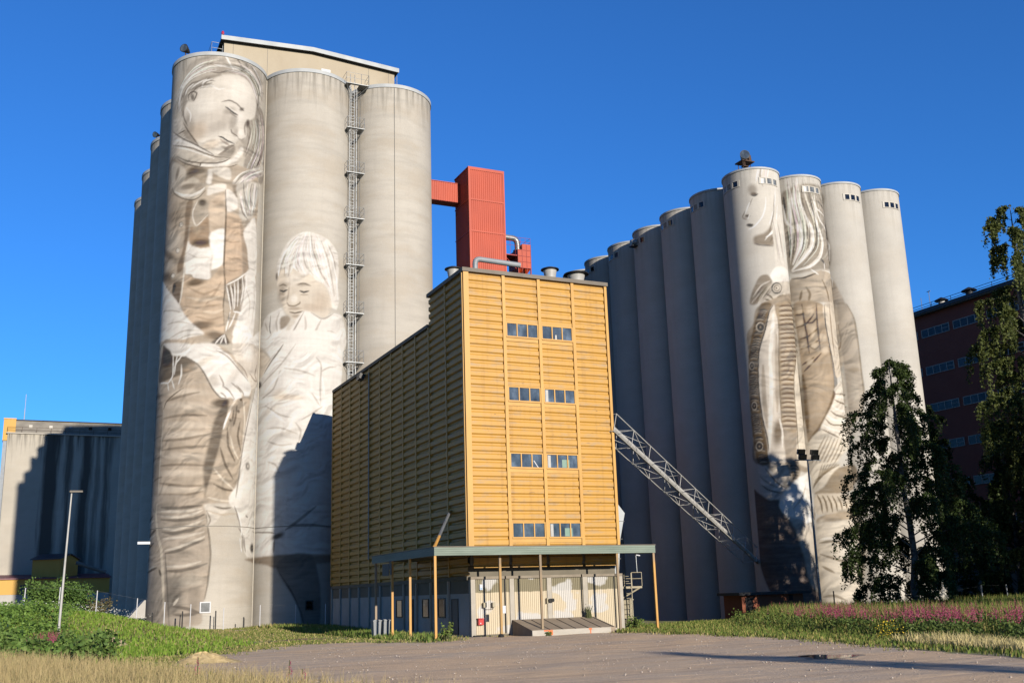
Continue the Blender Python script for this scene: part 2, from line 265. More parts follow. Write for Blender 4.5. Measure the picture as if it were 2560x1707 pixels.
MURAL = """
0 F 186 173 155 0.85 0.195 0 -933 5033 -790 5093 -608 5122 -414 5102 -231 5066 -119 4975 -135 4819 -230 4700 -282 4812 -351 4928 -480 4944 -619 4924 -754 4886 -858 4834 -943 4779 -988 4699 -997 4641 -1069 4593 -1143 4600 -1135 4668 -1066 4765 -999 4876
0 F 164 152 136 0.85 0.124 0 -382 4515 -324 4547 -258 4615 -230 4690 -151 4685 -78 4542 -53 4346 -186 4195 -321 4143 -391 4159 -446 4213 -468 4277 -387 4331 -367 4409
0 F 150 138 124 0.85 0.124 0 -239 4707 -140 4711 -13 4520 4 4233 -97 4001 -336 3911 -386 4002 -380 4133 -312 4237 -266 4458
0 F 216 205 188 0.95 0.08 0 -735 4865 -637 4907 -480 4944 -363 4923 -282 4833 -254 4721 -273 4609 -324 4547 -369 4522 -385 4454 -375 4386 -385 4342 -419 4319 -457 4315 -476 4285 -483 4257 -518 4234 -550 4205 -585 4182 -597 4151 -627 4131 -699 4169 -792 4225 -854 4300 -911 4399 -960 4500 -978 4585 -961 4672 -917 4732 -827 4809
0 E 186 172 154 0.45 0 1.78,1.2,0.5 -692 4442
0 E 170 156 140 0.4 0 0.54,1.2,-0.4 -559 4487
0 E 196 170 138 0.7 0 1.09,0.9,0.6 -836 4347
0 E 198 176 148 0.7 0 0.98,0.44,0.5 -701 4213
0 E 150 136 120 0.6 0 0.56,1.11,0.2 -913 4439
0 E 228 218 202 0.8 0 1.2,1.12,0 -456 4798
0 E 226 216 200 0.7 0 1.12,0.71,0 -770 4602
0 E 150 138 124 0.6 0 0.55,0.3,0.5 -544 4571
0 E 226 216 202 0.7 0 0.45,0.7,-0.4 -456 4522
0 E 150 138 124 0.7 0 0.33,0.9,-0.25 -503 4469
0 S 120 110 100 0.8 0.071 0.163 -614 4645 -547 4670 -480 4655 -424 4615 -402 4602
0 E 104 94 86 0.8 0 0.27,0.16,0.6 -427 4614
0 S 66 60 56 0.95 0.027 0.173 -581 4602 -544 4583 -506 4557 -462 4543
0 S 228 220 206 0.8 0.035 0.106 -554 4604 -511 4578 -468 4567
0 S 120 108 98 0.7 0.044 0.12 -543 4559 -505 4534 -471 4523
0 E 96 86 80 0.9 0 0.21,0.4,-0.2 -359 4498
0 S 140 126 114 0.8 0.053 0.16 -384 4504 -391 4441 -382 4374
0 S 112 100 92 0.9 0.035 0.16 -521 4390 -511 4359 -475 4344 -454 4329
0 S 150 136 122 0.7 0.044 0.183 -457 4318 -418 4313 -385 4344
0 E 230 220 206 0.8 0 0.31,0.34,0 -429 4374
0 S 70 62 58 0.95 0.027 0.16 -633 4305 -598 4299 -552 4273 -486 4255
0 S 160 142 126 0.8 0.089 0.245 -615 4279 -569 4251 -532 4233
0 S 104 92 84 0.75 0.044 0.16 -576 4190 -532 4223 -491 4244
0 E 140 126 112 0.7 0 0.36,0.16,-0.3 -568 4201
0 S 128 114 102 0.8 0.053 0.204 -627 4125 -588 4152 -549 4195 -486 4243
0 S 120 108 96 0.6 0.319 0.612 -991 4538 -977 4635 -940 4727 -856 4803 -753 4865 -637 4912
0 S 128 116 104 0.55 0.23 0.449 -471 4958 -357 4936 -268 4839 -235 4729 -265 4602
0 E 140 126 112 0.6 0 1.35,0.41,-0.1 -621 4975
0 E 150 136 120 0.6 0 0.69,0.93,-0.4 -289 4997
0 E 150 138 124 0.35 0 0.79,0.5,0.5 -654 4394
0 E 140 126 112 0.5 0 0.25,0.5,-0.2 -481 4374
0 F 200 188 170 0.8 0.071 0 -946 4739 -908 4771 -844 4761 -822 4707 -850 4660 -880 4644 -931 4675
0 S 96 88 82 0.9 0.027 0.133 -920 4672 -928 4725 -885 4752 -843 4730 -856 4681 -870 4658
0 E 90 82 76 0.8 0 0.19,0.35,0.3 -883 4695
0 S 112 102 94 0.7 0.071 0.163 -1000 4682 -967 4775 -890 4839 -799 4847 -726 4875
0 S 112 102 94 0.7 0.071 0.163 -797 4786 -743 4845 -680 4846
0 S 112 102 94 0.7 0.071 0.163 -981 4586 -970 4512 -923 4421
0 S 112 102 94 0.7 0.071 0.163 -403 5085 -354 5010 -327 4938 -252 4825
0 S 112 102 94 0.7 0.071 0.163 -506 5124 -465 5074 -421 5005
0 S 112 102 94 0.7 0.071 0.163 -357 5093 -262 5031 -187 4919
0 S 112 102 94 0.7 0.071 0.163 -728 4937 -638 4932 -530 4983
0 S 112 102 94 0.7 0.071 0.163 -836 4800 -778 4805 -706 4825
0 S 112 102 94 0.7 0.071 0.163 -556 4946 -452 4984 -412 5030
0 S 112 102 94 0.7 0.071 0.163 -244 4976 -220 4840 -246 4693
0 S 112 102 94 0.7 0.071 0.163 -1071 4624 -1015 4707 -992 4761
0 S 232 226 216 0.8 0.044 0.16 -994 4803 -925 4887 -823 4952 -730 4988 -622 4996
0 S 232 226 216 0.8 0.044 0.16 -1075 4666 -1019 4760 -948 4872 -864 4968 -787 5010
0 S 232 226 216 0.8 0.044 0.16 -599 5113 -560 5048 -520 4985
0 S 232 226 216 0.8 0.044 0.16 -608 5122 -580 5085 -530 4993
0 S 232 226 216 0.8 0.044 0.16 -777 4764 -723 4804 -650 4767 -588 4784
0 S 232 226 216 0.8 0.044 0.16 -796 4766 -780 4836 -707 4865
0 S 232 226 216 0.8 0.044 0.16 -945 4607 -896 4536 -897 4456
0 S 232 226 216 0.8 0.044 0.16 -320 5088 -210 4992 -163 4868
0 S 232 226 216 0.8 0.044 0.16 -352 4959 -298 4868 -251 4784
0 S 232 226 216 0.8 0.044 0.16 -908 4782 -847 4822 -753 4865
0 S 232 226 216 0.8 0.044 0.16 -694 5009 -586 5002 -453 5005
0 S 232 226 216 0.8 0.044 0.16 -964 4733 -943 4789 -878 4827
0 S 206 194 176 0.75 0.071 0.163 -210 4637 -183 4494 -229 4320 -309 4167
0 S 206 194 176 0.75 0.071 0.163 -271 4558 -234 4420 -272 4252
0 S 206 194 176 0.75 0.071 0.163 -333 4462 -317 4366 -349 4224
0 S 206 194 176 0.75 0.071 0.163 -143 4564 -114 4370 -204 4178
0 S 118 108 98 0.65 0.062 0.143 -243 4622 -219 4468 -259 4288
0 S 118 108 98 0.65 0.062 0.143 -355 4393 -333 4290 -370 4166
0 S 118 108 98 0.65 0.062 0.143 -169 4604 -146 4428 -189 4245
0 H 96 88 82 0.6 0.027 0.066,26,6,0.35 -991 4538 -1029 4691 -994 4803 -892 4880 -755 4927 -638 4942 -1122 4592 -1082 4750 -1000 4887 -866 4999 -733 5060 -607 5091
0 H 236 230 220 0.7 0.027 0.053,30,6,0.35 -991 4538 -1029 4691 -994 4803 -892 4880 -755 4927 -638 4942 -1122 4592 -1082 4750 -1000 4887 -866 4999 -733 5060 -607 5091
0 H 92 84 78 0.65 0.027 0.066,26,6,0.35 -620 4945 -510 4967 -398 4951 -298 4868 -250 4764 -257 4657 -598 5103 -456 5097 -292 5059 -169 4971 -143 4857 -195 4716
0 H 234 228 218 0.6 0.027 0.053,20,6,0.35 -620 4945 -510 4967 -398 4951 -298 4868 -250 4764 -257 4657 -598 5103 -456 5097 -292 5059 -169 4971 -143 4857 -195 4716
0 H 88 80 74 0.6 0.027 0.08,20,5,0.35 -275 4649 -236 4471 -272 4252 -355 4072 -382 3896 -140 4711 -31 4512 -46 4297 -109 4126 -173 3970
0 H 236 229 218 0.7 0.027 0.066,22,5,0.35 -275 4649 -236 4471 -272 4252 -355 4072 -382 3896 -140 4711 -31 4512 -46 4297 -109 4126 -173 3970
0 H 100 92 84 0.6 0.027 0.08,20,4,0.35 -359 4513 -332 4422 -351 4293 -392 4169 -151 4685 -71 4556 -79 4365 -221 4171
0 H 226 218 204 0.65 0.027 0.066,20,4,0.35 -359 4513 -332 4422 -351 4293 -392 4169 -151 4685 -71 4556 -79 4365 -221 4171
0 H 110 100 92 0.55 0.027 0.053,14,4,0.35 -964 4733 -888 4798 -780 4836 -680 4846 -913 4661 -844 4761 -750 4784 -632 4769
0 F 182 162 136 0.95 0.071 0 -1161 4184 -480 4068 -195 4021 -179 3728 -214 3362 -174 2987 -190 2604 -214 2412 -1251 2425 -1234 2606 -1224 3026 -1228 3266 -1231 3655 -1222 3948
0 F 196 182 162 0.95 0.062 0 -1154 4569 -1065 4546 -973 4463 -921 4381 -863 4296 -801 4210 -708 4159 -645 4123 -574 4121 -510 4128 -476 4186 -475 4256 -433 4302 -395 4258 -400 4167 -446 4072 -525 4026 -658 3997 -792 4006 -926 4053 -1031 4118 -1130 4191 -1166 4396
0 F 222 213 200 0.9 0.053 0 -1127 4406 -964 4316 -772 4199 -646 4120 -752 4142 -890 4204 -1119 4287
0 F 226 217 203 0.9 0.062 0 -777 4035 -659 4046 -546 4090 -491 4122 -416 4252 -398 4197 -471 4088 -571 4028 -675 4003 -778 4012
0 F 206 192 170 0.9 0.053 0 -1034 4150 -971 4221 -785 4055 -884 4072
0 F 206 194 176 0.85 0.062 0 -1143 4539 -1031 4520 -951 4397 -1027 4362 -1118 4418
0 F 150 136 120 0.7 0.08 0 -980 4374 -932 4378 -811 4216 -893 4266
0 F 140 126 112 0.8 0.089 0 -627 4124 -531 4193 -486 4243 -476 4195 -515 4122 -583 4115
0 S 96 84 74 0.8 0.035 0.146 -1114 4284 -959 4228 -848 4188 -752 4139 -644 4106 -519 4114
0 S 96 84 74 0.8 0.035 0.146 -1034 4148 -905 4076 -785 4045 -659 4042 -572 4069 -514 4115
0 S 96 84 74 0.8 0.035 0.146 -1124 4418 -963 4302 -801 4205 -662 4121
0 S 96 84 74 0.8 0.035 0.146 -1035 4368 -944 4384
0 S 96 84 74 0.8 0.035 0.146 -1032 4125 -926 4055 -792 4006 -658 3997 -525 4024 -450 4068
0 S 96 84 74 0.8 0.035 0.146 -973 4463 -915 4370 -853 4285 -801 4213
0 S 96 84 74 0.8 0.035 0.146 -775 4042 -781 4012
0 S 234 228 218 0.7 0.044 0.133 -1092 4253 -934 4200 -788 4136 -661 4087
0 S 234 228 218 0.7 0.044 0.133 -1099 4330 -937 4265 -800 4191
0 F 172 154 130 0.95 0.089 0 -1120 4138 -925 4037 -783 3996 -516 4026 -489 4044 -508 3932 -505 3835 -1103 3875
0 F 200 186 164 0.9 0.071 0 -1119 4127 -948 4030 -909 3944 -962 3875 -1100 3905
0 F 216 205 188 0.9 0.053 0 -692 3983 -525 4015 -510 3902 -602 3916
0 F 226 217 203 0.9 0.035 0 -710 3977 -670 3979 -678 3844 -721 3843 -712 3909
0 E 92 80 70 0.85 0 0.6,0.49,0.4 -848 3965
0 E 92 82 72 0.8 0 0.65,0.29,0 -781 3969
0 E 110 96 84 0.7 0 0.23,0.6,-0.3 -1021 3979
0 F 204 190 166 0.8 0.071 0 -896 3893 -836 3915 -787 3882 -804 3846 -915 3860
0 F 206 196 180 0.85 0.08 0 -492 3868 -437 3958 -317 4054 -98 4192 -9 4137 -246 4000 -348 3907
0 S 120 110 100 0.7 0.053 0.16 -473 3873 -385 3982 -159 4105
0 S 120 110 100 0.7 0.053 0.16 -414 3887 -339 3977 -106 4097
0 S 234 226 214 0.8 0.044 0.133 -483 3898 -396 3999 -138 4144
0 S 234 226 214 0.8 0.044 0.133 -434 3882 -328 4001 -74 4141
0 H 110 102 94 0.5 0.027 0.066,12,3,0.35 -483 3870 -385 3992 -140 4164 -336 3911 -246 4000 -9 4137
0 H 236 230 220 0.6 0.027 0.053,12,3,0.35 -483 3870 -385 3992 -140 4164 -336 3911 -246 4000 -9 4137
0 F 186 164 136 0.95 0.071 0 -1223 4008 -1102 3867 -930 3727 -860 3697 -882 3613 -903 3454 -913 3247 -958 3104 -980 3015 -1010 2848 -1257 3021 -1222 3168 -1230 3459 -1253 3761
0 E 104 90 76 0.7 0 1.2,0.35,-0.5 -1116 3243
0 E 110 94 78 0.7 0 1.32,0.48,-0.4 -1093 3020
0 E 206 190 166 0.8 0 1.04,0.87,0 -1032 3346
0 E 206 190 166 0.7 0 0.88,0.48,0 -1077 3129
0 E 150 132 110 0.6 0 0.96,0.79,0 -1052 3600
0 F 136 114 92 0.9 0.044 0 -890 3682 -830 3686 -847 3561 -860 3429 -865 3316 -898 3170 -905 3059 -960 3037 -964 3105 -914 3229 -897 3424 -904 3569
0 F 204 188 164 0.95 0.053 0 -1116 3911 -718 3843 -727 3783 -780 3717 -846 3699 -942 3727 -1053 3801
0 E 120 104 88 0.8 0 0.95,0.27,0 -887 3831
0 E 150 132 112 0.7 0 0.46,0.39,0 -775 3805
0 S 232 224 210 0.9 0.071 0.265 -1038 3811 -932 3754 -838 3742 -773 3767 -734 3804
0 S 92 80 70 0.8 0.035 0.12 -1104 3887 -1053 3801 -942 3727 -845 3698 -780 3716 -724 3781
0 F 222 212 196 0.9 0.044 0 -695 3824 -556 3857 -552 3799 -649 3754 -709 3737
0 F 176 160 138 0.95 0.044 0 -789 3700 -708 3689 -689 3565 -787 3446 -830 3531 -821 3626
0 E 80 74 68 0.85 0 0.36,0.35,0 -746 3665
0 S 220 208 190 0.85 0.027 0.12 -790 3681 -826 3597 -826 3530 -787 3450 -692 3555
0 F 166 136 104 0.95 0.044 0 -839 3446 -787 3437 -689 3536 -673 3365 -663 3251 -752 3246 -836 3283 -854 3372
0 E 90 78 68 0.85 0 0.8,0.32,0 -745 3294
0 E 196 168 132 0.7 0 0.37,0.38,0 -786 3414
0 F 206 180 148 0.95 0.044 0 -681 3680 -556 3759 -539 3435 -661 3383 -685 3555
0 E 160 136 110 0.6 0 0.52,0.38,0 -611 3675
0 E 170 146 118 0.6 0 0.52,0.19,0 -603 3437
0 F 228 219 206 1 0.035 0 -861 3305 -836 3276 -752 3242 -660 3247 -640 3179 -657 3084 -653 2964 -723 2957 -794 2968 -823 3007 -874 3018 -883 3131
0 S 190 178 160 0.7 0.044 0.12 -856 3202 -775 3159 -662 3159
0 S 150 132 112 0.7 0.035 0.16 -870 3008 -818 2999 -794 2965 -722 2951 -654 2956
0 F 234 228 216 1 0.035 0 -666 3383 -545 3434 -543 3264 -548 3112 -649 3046 -640 3179 -666 3271
0 F 200 168 132 0.95 0.044 0 -539 3569 -423 3583 -376 3488 -369 3317 -366 3070 -422 2992 -522 2924 -547 3094 -540 3283
0 S 166 138 108 0.6 0.053 0.133 -528 3456 -477 3451 -397 3481
0 S 166 138 108 0.6 0.053 0.133 -524 3323 -473 3319 -392 3348
0 S 166 138 108 0.6 0.053 0.133 -519 3173 -468 3168 -386 3196
0 S 166 138 108 0.6 0.053 0.133 -515 3061 -464 3056 -382 3083
0 F 168 144 118 0.95 0.044 0 -405 3500 -354 3455 -322 3291 -296 3125 -355 3061 -374 3277
0 F 224 214 200 0.95 0.044 0 -549 3799 -499 3799 -437 3735 -436 3647 -533 3603
0 F 120 106 92 0.7 0.071 0 -491 3849 -423 3865 -429 3746 -470 3776
0 S 104 90 76 0.85 0.035 0.163 -552 3799 -539 3569 -540 3321 -542 3094 -525 2910 -534 2724 -515 2498
0 F 198 188 172 0.85 0.071 0 -444 3880 -151 3979 -193 3802 -242 3666 -269 3605 -358 3549 -413 3574 -425 3689
0 S 110 102 96 0.65 0.053 0.16 -382 3896 -365 3754 -301 3656
0 S 110 102 96 0.65 0.053 0.16 -286 3928 -307 3801 -247 3694
0 S 110 102 96 0.65 0.053 0.16 -209 3936 -236 3796 -259 3640
0 S 110 102 96 0.65 0.053 0.16 -407 3713 -383 3622 -323 3571
0 S 230 224 214 0.8 0.044 0.146 -336 3911 -343 3770 -274 3655
0 S 230 224 214 0.8 0.044 0.146 -243 3943 -265 3776 -223 3712
0 S 230 224 214 0.8 0.044 0.146 -399 3774 -373 3664 -336 3596
0 H 104 98 92 0.55 0.027 0.066,18,3,0.35 -439 3881 -407 3713 -347 3564 -162 3974 -202 3799 -265 3609
0 H 234 228 220 0.6 0.027 0.066,18,3,0.35 -439 3881 -407 3713 -347 3564 -162 3974 -202 3799 -265 3609
0 F 224 216 203 0.9 0.089 0 -365 3443 -227 3621 -172 3278 -180 3082 -285 3119 -318 3292
0 F 226 218 206 0.95 0.071 0 -291 3108 -198 3076 -164 2895 -186 2605 -215 2495 -433 2472 -426 2555 -381 2702 -373 2936
0 S 190 178 162 0.6 0.071 0.143 -334 2945 -265 2821 -272 2678
0 S 190 178 162 0.6 0.071 0.143 -213 3015 -194 2839 -226 2642
0 F 146 130 112 0.85 0.053 0 -523 2924 -380 3029 -330 2989 -368 2704 -458 2693 -500 2821
0 S 236 228 216 0.9 0.027 0.12 -512 2916 -488 2813 -465 2701
0 S 236 228 216 0.9 0.027 0.12 -478 2931 -455 2827 -441 2700
0 S 236 228 216 0.9 0.027 0.12 -441 2960 -432 2850 -432 2720
0 S 236 228 216 0.9 0.027 0.12 -407 2995 -403 2874 -403 2744
0 S 236 228 216 0.9 0.027 0.12 -366 3032 -350 2913 -372 2768
0 S 236 228 216 0.9 0.027 0.12 -327 3060 -311 2970 -342 2859
0 S 236 228 216 0.9 0.027 0.12 -514 2921 -412 2989 -303 3085
0 S 236 228 216 0.9 0.027 0.12 -441 2691 -380 2692 -335 2674
0 S 236 228 216 0.9 0.027 0.12 -469 2687 -493 2564 -504 2508
0 S 236 228 216 0.9 0.027 0.12 -421 2685 -448 2607 -482 2529
0 S 84 74 66 0.7 0.035 0.12 -496 2914 -479 2833 -457 2735
0 S 84 74 66 0.7 0.035 0.12 -459 2929 -441 2839
0 S 84 74 66 0.7 0.035 0.12 -387 2999 -379 2898
0 S 84 74 66 0.7 0.035 0.12 -478 2667 -485 2602
0 F 202 172 136 0.95 0.071 0 -892 3001 -722 2951 -653 2962 -551 3093 -535 2909 -538 2724 -515 2480 -601 2434 -686 2458 -813 2579 -896 2696 -911 2773 -897 2909
0 E 98 82 68 0.85 0 0.81,0.33,0.1 -779 2931
0 E 110 92 76 0.8 0 1.02,0.36,0.2 -707 2546
0 E 100 84 70 0.75 0 0.76,0.36,0 -594 2464
0 S 164 136 106 0.65 0.106 0.204 -847 2895 -700 2824 -566 2896
0 S 164 136 106 0.65 0.106 0.204 -877 2723 -730 2705 -561 2740
0 S 164 136 106 0.65 0.106 0.204 -680 2733 -615 2827 -559 2943
0 S 164 136 106 0.65 0.106 0.204 -761 2624 -641 2597 -540 2632
0 S 222 198 164 0.7 0.124 0.245 -852 2803 -698 2769 -563 2813
0 S 222 198 164 0.7 0.124 0.245 -694 2669 -609 2663 -537 2696
0 F 116 100 86 0.9 0.044 0 -1003 2940 -908 2952 -913 2856 -929 2746 -1002 2833
0 S 220 208 188 0.9 0.035 0.153 -861 3316 -878 3167 -890 3001 -902 2836 -924 2733
0 F 40 40 42 0.8 0.027 0 -997 2948 -970 2915 -1010 2848
0 F 228 220 208 1 0.044 0 -1222 3021 -1024 2856 -920 2745 -875 2666 -795 2571 -705 2496 -687 2469 -807 2445 -967 2400 -1224 2449 -1234 2606 -1257 2799
0 S 184 172 154 0.7 0.062 0.143 -1062 2586 -933 2593 -813 2567
0 S 184 172 154 0.7 0.062 0.143 -1022 2452 -866 2504 -730 2501
0 S 184 172 154 0.7 0.062 0.143 -968 2407 -845 2457 -695 2471
0 S 184 172 154 0.7 0.062 0.143 -1155 2726 -987 2701 -885 2667
0 E 90 82 74 0.7 0 0.43,0.2,0 -1065 2441
0 F 80 72 64 0.85 0.044 0 -633 2382 -601 2418 -516 2479 -468 2396
0 S 232 224 212 0.9 0.027 0.12 -591 2385 -567 2421 -525 2470
0 S 232 224 212 0.9 0.027 0.12 -548 2388 -532 2433 -516 2475
0 S 232 224 212 0.9 0.027 0.12 -516 2479 -496 2393
0 F 234 226 214 1 0.053 0 -435 2472 -426 2555 -376 2591 -282 2583 -217 2523 -208 2443 -434 2401
0 E 212 200 180 1 0 0.23,0.25,0 -942 3481
0 S 110 98 86 0.8 0.018 0.066 -920 3477 -922 3466 -930 3458 -940 3457 -951 3462 -960 3473 -964 3485 -962 3497 -954 3504 -943 3505 -932 3500 -924 3490 -920 3477
0 E 212 200 180 1 0 0.24,0.25,0 -966 3245
0 S 110 98 86 0.8 0.018 0.066 -944 3241 -946 3229 -954 3222 -965 3221 -977 3226 -986 3237 -990 3249 -988 3261 -979 3268 -968 3269 -956 3263 -947 3253 -944 3241
0 E 212 200 180 1 0 0.27,0.25,0 -1011 3021
0 S 110 98 86 0.8 0.018 0.066 -986 3016 -989 3005 -997 2998 -1010 2997 -1023 3003 -1034 3013 -1038 3026 -1036 3037 -1026 3044 -1013 3044 -1000 3039 -990 3028 -986 3016
0 F 190 168 140 0.95 0.089 0 -1225 2449 -599 2384 -437 2310 -260 2102 -194 2041 -245 1798 -311 1524 -344 1218 -373 1030 -1236 1058 -1277 1645 -1260 2091
0 F 100 90 80 0.8 0.124 0 -1117 2426 -1014 2353 -836 2278 -736 2212 -742 2158 -949 2102 -1167 2091 -1145 2295
0 E 80 72 64 0.8 0 0.88,1.0,0.1 -1038 2303
0 E 190 160 124 0.7 0 0.63,0.27,0.3 -795 2178
0 S 104 94 84 0.85 0.355 1.223 -478 1894 -519 1699 -551 1524 -589 1309 -605 1081
0 E 84 76 70 0.8 0 0.77,0.44,0.3 -530 1873
0 E 216 196 168 0.75 0 2.15,0.3,-0.05 -840 1969
0 E 216 196 168 0.75 0 2.08,0.3,-0.05 -816 1854
0 E 216 196 168 0.75 0 2.06,0.29,-0.05 -809 1688
0 E 216 196 168 0.75 0 2.13,0.29,-0.05 -841 1613
0 E 216 196 168 0.75 0 2.21,0.29,-0.05 -870 1434
0 E 216 196 168 0.75 0 2.12,0.29,-0.05 -844 1288
0 E 216 196 168 0.75 0 2.15,0.29,-0.05 -856 1154
0 S 130 112 94 0.7 0.115 0.224 -1008 1906 -886 1929 -700 1964
0 S 130 112 94 0.7 0.115 0.224 -1084 1758 -831 1772 -635 1764
0 S 130 112 94 0.7 0.115 0.224 -1083 1575 -821 1568 -604 1608
0 S 130 112 94 0.7 0.115 0.224 -1075 1491 -818 1498 -580 1506
0 S 130 112 94 0.7 0.115 0.224 -1080 1363 -811 1355 -627 1343
0 S 130 112 94 0.7 0.115 0.224 -1082 1222 -803 1177 -653 1178
0 S 130 112 94 0.7 0.115 0.224 -1073 1127 -799 1101 -643 1131
0 S 216 200 172 0.9 0.035 0.153 -1052 1842 -1056 1658 -1064 1443 -1071 1187 -1073 1045
0 S 104 92 80 0.8 0.035 0.133 -1050 1841 -1021 1899 -940 1951 -842 2004
0 F 150 134 116 0.7 0.089 0 -1245 2106 -1059 1834 -1071 1443 -1082 1045 -1236 1058 -1277 1645
0 S 100 90 80 0.5 0.08 0.163 -1245 1943 -1210 1973 -1088 1971
0 S 100 90 80 0.5 0.08 0.163 -1229 1762 -1174 1789 -1071 1791
0 S 100 90 80 0.5 0.08 0.163 -1272 1591 -1147 1609 -1055 1615
0 S 100 90 80 0.5 0.08 0.163 -1247 1412 -1124 1432 -1040 1440
0 S 100 90 80 0.5 0.08 0.163 -1197 1233 -1104 1258 -1026 1268
0 F 194 178 152 0.95 0.035 0 -1225 2449 -1107 2424 -1151 2250 -1224 2118 -1272 2143 -1226 2311
0 F 186 166 140 0.95 0.053 0 -431 1899 -373 1948 -305 1949 -261 1885 -262 1618 -309 1481 -342 1218 -370 1030 -619 1024 -576 1292 -525 1499 -496 1656
0 S 94 82 72 0.7 0.089 0.204 -404 1831 -415 1733
0 S 94 82 72 0.7 0.089 0.204 -460 1668 -445 1512 -377 1388
0 S 94 82 72 0.7 0.089 0.204 -516 1499 -467 1356 -392 1240
0 S 94 82 72 0.7 0.089 0.204 -337 1732 -357 1607 -319 1480
0 S 94 82 72 0.7 0.089 0.204 -556 1191 -468 1151 -362 1139
0 S 94 82 72 0.7 0.089 0.204 -375 1870 -387 1762 -404 1690
0 S 224 208 182 0.8 0.071 0.183 -494 1657 -463 1755 -434 1845 -372 1932
0 S 224 208 182 0.8 0.071 0.183 -560 1318 -480 1227 -383 1155
0 S 224 208 182 0.8 0.071 0.183 -430 1600 -396 1490 -341 1408
0 S 224 208 182 0.8 0.071 0.183 -304 1915 -283 1739 -301 1569
0 S 224 208 182 0.8 0.071 0.183 -601 1081 -500 1057 -379 1053
0 S 236 230 220 0.95 0.035 0.143 -494 1658 -472 1737 -433 1819
0 S 236 230 220 0.9 0.027 0.106 -412 1901 -373 1937 -323 1948
0 E 80 70 62 0.8 0 0.15,0.14,0 -357 1819
0 E 80 70 62 0.8 0 0.13,0.14,0 -435 1735
0 E 80 70 62 0.8 0 0.16,0.14,0 -334 1924
0 F 226 218 206 1 0.035 0 -1107 2424 -795 2383 -837 2330 -961 2298 -1003 2349
0 F 222 206 184 0.95 0.044 0 -434 2401 -208 2443 16 2489 24 2346 -63 2122 -207 2039 -286 2152 -403 2260
0 S 160 140 118 0.8 0.053 0.173 -384 2245 -303 2185 -261 2129
0 S 160 140 118 0.8 0.053 0.173 -234 2171 -161 2130 -80 2127
0 S 160 140 118 0.8 0.053 0.173 -96 2282 -142 2179 -80 2127
0 E 240 232 220 0.7 0 0.81,0.73,0 -271 2356
0 F 230 222 210 1 0.035 0 -961 2298 -837 2330 -769 2382 -591 2385 -520 2327 -463 2296 -370 2200 -257 2110 -201 2047 -236 1968 -303 1958 -328 1981 -331 1952 -403 1918 -442 1931 -479 1921 -532 1925 -600 1999 -672 2130 -734 2210 -834 2277
0 E 206 190 166 0.7 0 0.92,0.27,0.6 -677 2229
0 E 204 188 166 0.6 0 0.5,0.53,0.6 -596 2063
0 E 204 190 170 0.5 0 0.89,0.36,0.8 -411 2133
0 S 140 124 106 0.8 0.044 0.133 -533 1969 -497 1946 -479 1923
0 S 140 124 106 0.8 0.044 0.133 -509 2024 -453 1985 -403 1924
0 S 140 124 106 0.8 0.044 0.133 -437 2058 -365 2014 -330 1983
0 S 140 124 106 0.8 0.044 0.133 -387 2046 -319 1993 -303 1960
0 S 140 124 106 0.8 0.044 0.133 -547 2119 -510 2051 -513 2015
0 S 140 124 106 0.8 0.044 0.133 -580 2331 -483 2286 -372 2188 -252 2099
0 S 96 86 76 0.8 0.044 0.133 -836 2277 -734 2210 -672 2130 -600 1999 -532 1925 -479 1921
0 S 232 224 212 0.95 0.018 0.133 -961 2300 -956 2219 -956 2121 -994 2073 -1020 2063
0 S 232 224 212 0.95 0.018 0.133 -916 2295 -931 2216 -939 2128
0 S 232 224 212 0.95 0.018 0.133 -865 2290 -913 2241 -943 2191
0 S 232 224 212 0.95 0.018 0.133 -871 2210 -867 2121 -892 2039
0 S 232 224 212 0.95 0.018 0.133 -1000 2064 -1129 2080
0 S 232 224 212 0.95 0.018 0.133 -1013 2066 -995 1997
0 S 232 224 212 0.95 0.018 0.133 -965 2087 -930 2003
0 F 226 216 202 0.95 0.062 0 209 3036 220 3208 277 3338 353 3439 435 3485 508 3500 653 3469 741 3418 808 3335 824 3180 812 3030 836 2908 789 2786 737 2819 713 2931 659 3009 580 3037 524 3100 461 3072 405 3125 382 3155 325 3059 291 3151 251 3136 231 3090
0 F 216 199 174 0.97 0.044 0 222 3121 251 3141 291 3151 324 3063 386 3150 461 3072 524 3095 580 3037 659 3009 713 2921 740 2800 663 2700 548 2735 466 2743 405 2665 358 2695 300 2755 258 2876 221 2995
0 E 170 152 130 0.7 0 0.41,1.06,0 267 2922
0 E 196 172 142 0.6 0 0.79,0.86,0 631 2851
0 E 190 166 138 0.6 0 1.01,0.38,0 547 2785
0 E 90 80 72 0.8 0 0.13,0.39,0 215 3088
0 E 228 214 194 0.8 0 0.73,0.58,0 388 3049
0 E 170 152 130 0.6 0 0.49,0.19,0 295 3001
0 E 168 150 128 0.7 0 0.54,0.17,0 453 2995
0 S 110 98 86 0.75 0.053 0.133 245 2992 285 3002 320 2980
0 S 110 98 86 0.7 0.062 0.16 417 2995 471 3006 535 2985
0 S 66 60 56 0.95 0.027 0.16 248 2953 286 2938 323 2948
0 S 66 60 56 0.95 0.027 0.16 434 2937 472 2924 519 2938
0 S 168 148 126 0.7 0.071 0.143 257 2919 297 2905
0 S 168 148 126 0.7 0.071 0.143 441 2899 509 2902
0 S 170 150 126 0.6 0.08 0.163 339 2974 331 2888 320 2841
0 E 234 222 204 0.85 0 0.33,0.38,0 387 2862
0 S 140 120 98 0.85 0.035 0.133 320 2832 342 2802 389 2794 436 2818 439 2837
0 E 170 148 122 0.7 0 0.55,0.15,0 394 2771
0 S 104 88 74 0.9 0.027 0.133 346 2741 394 2729 439 2737 471 2748
0 E 170 146 118 0.7 0 0.45,0.15,0 413 2700
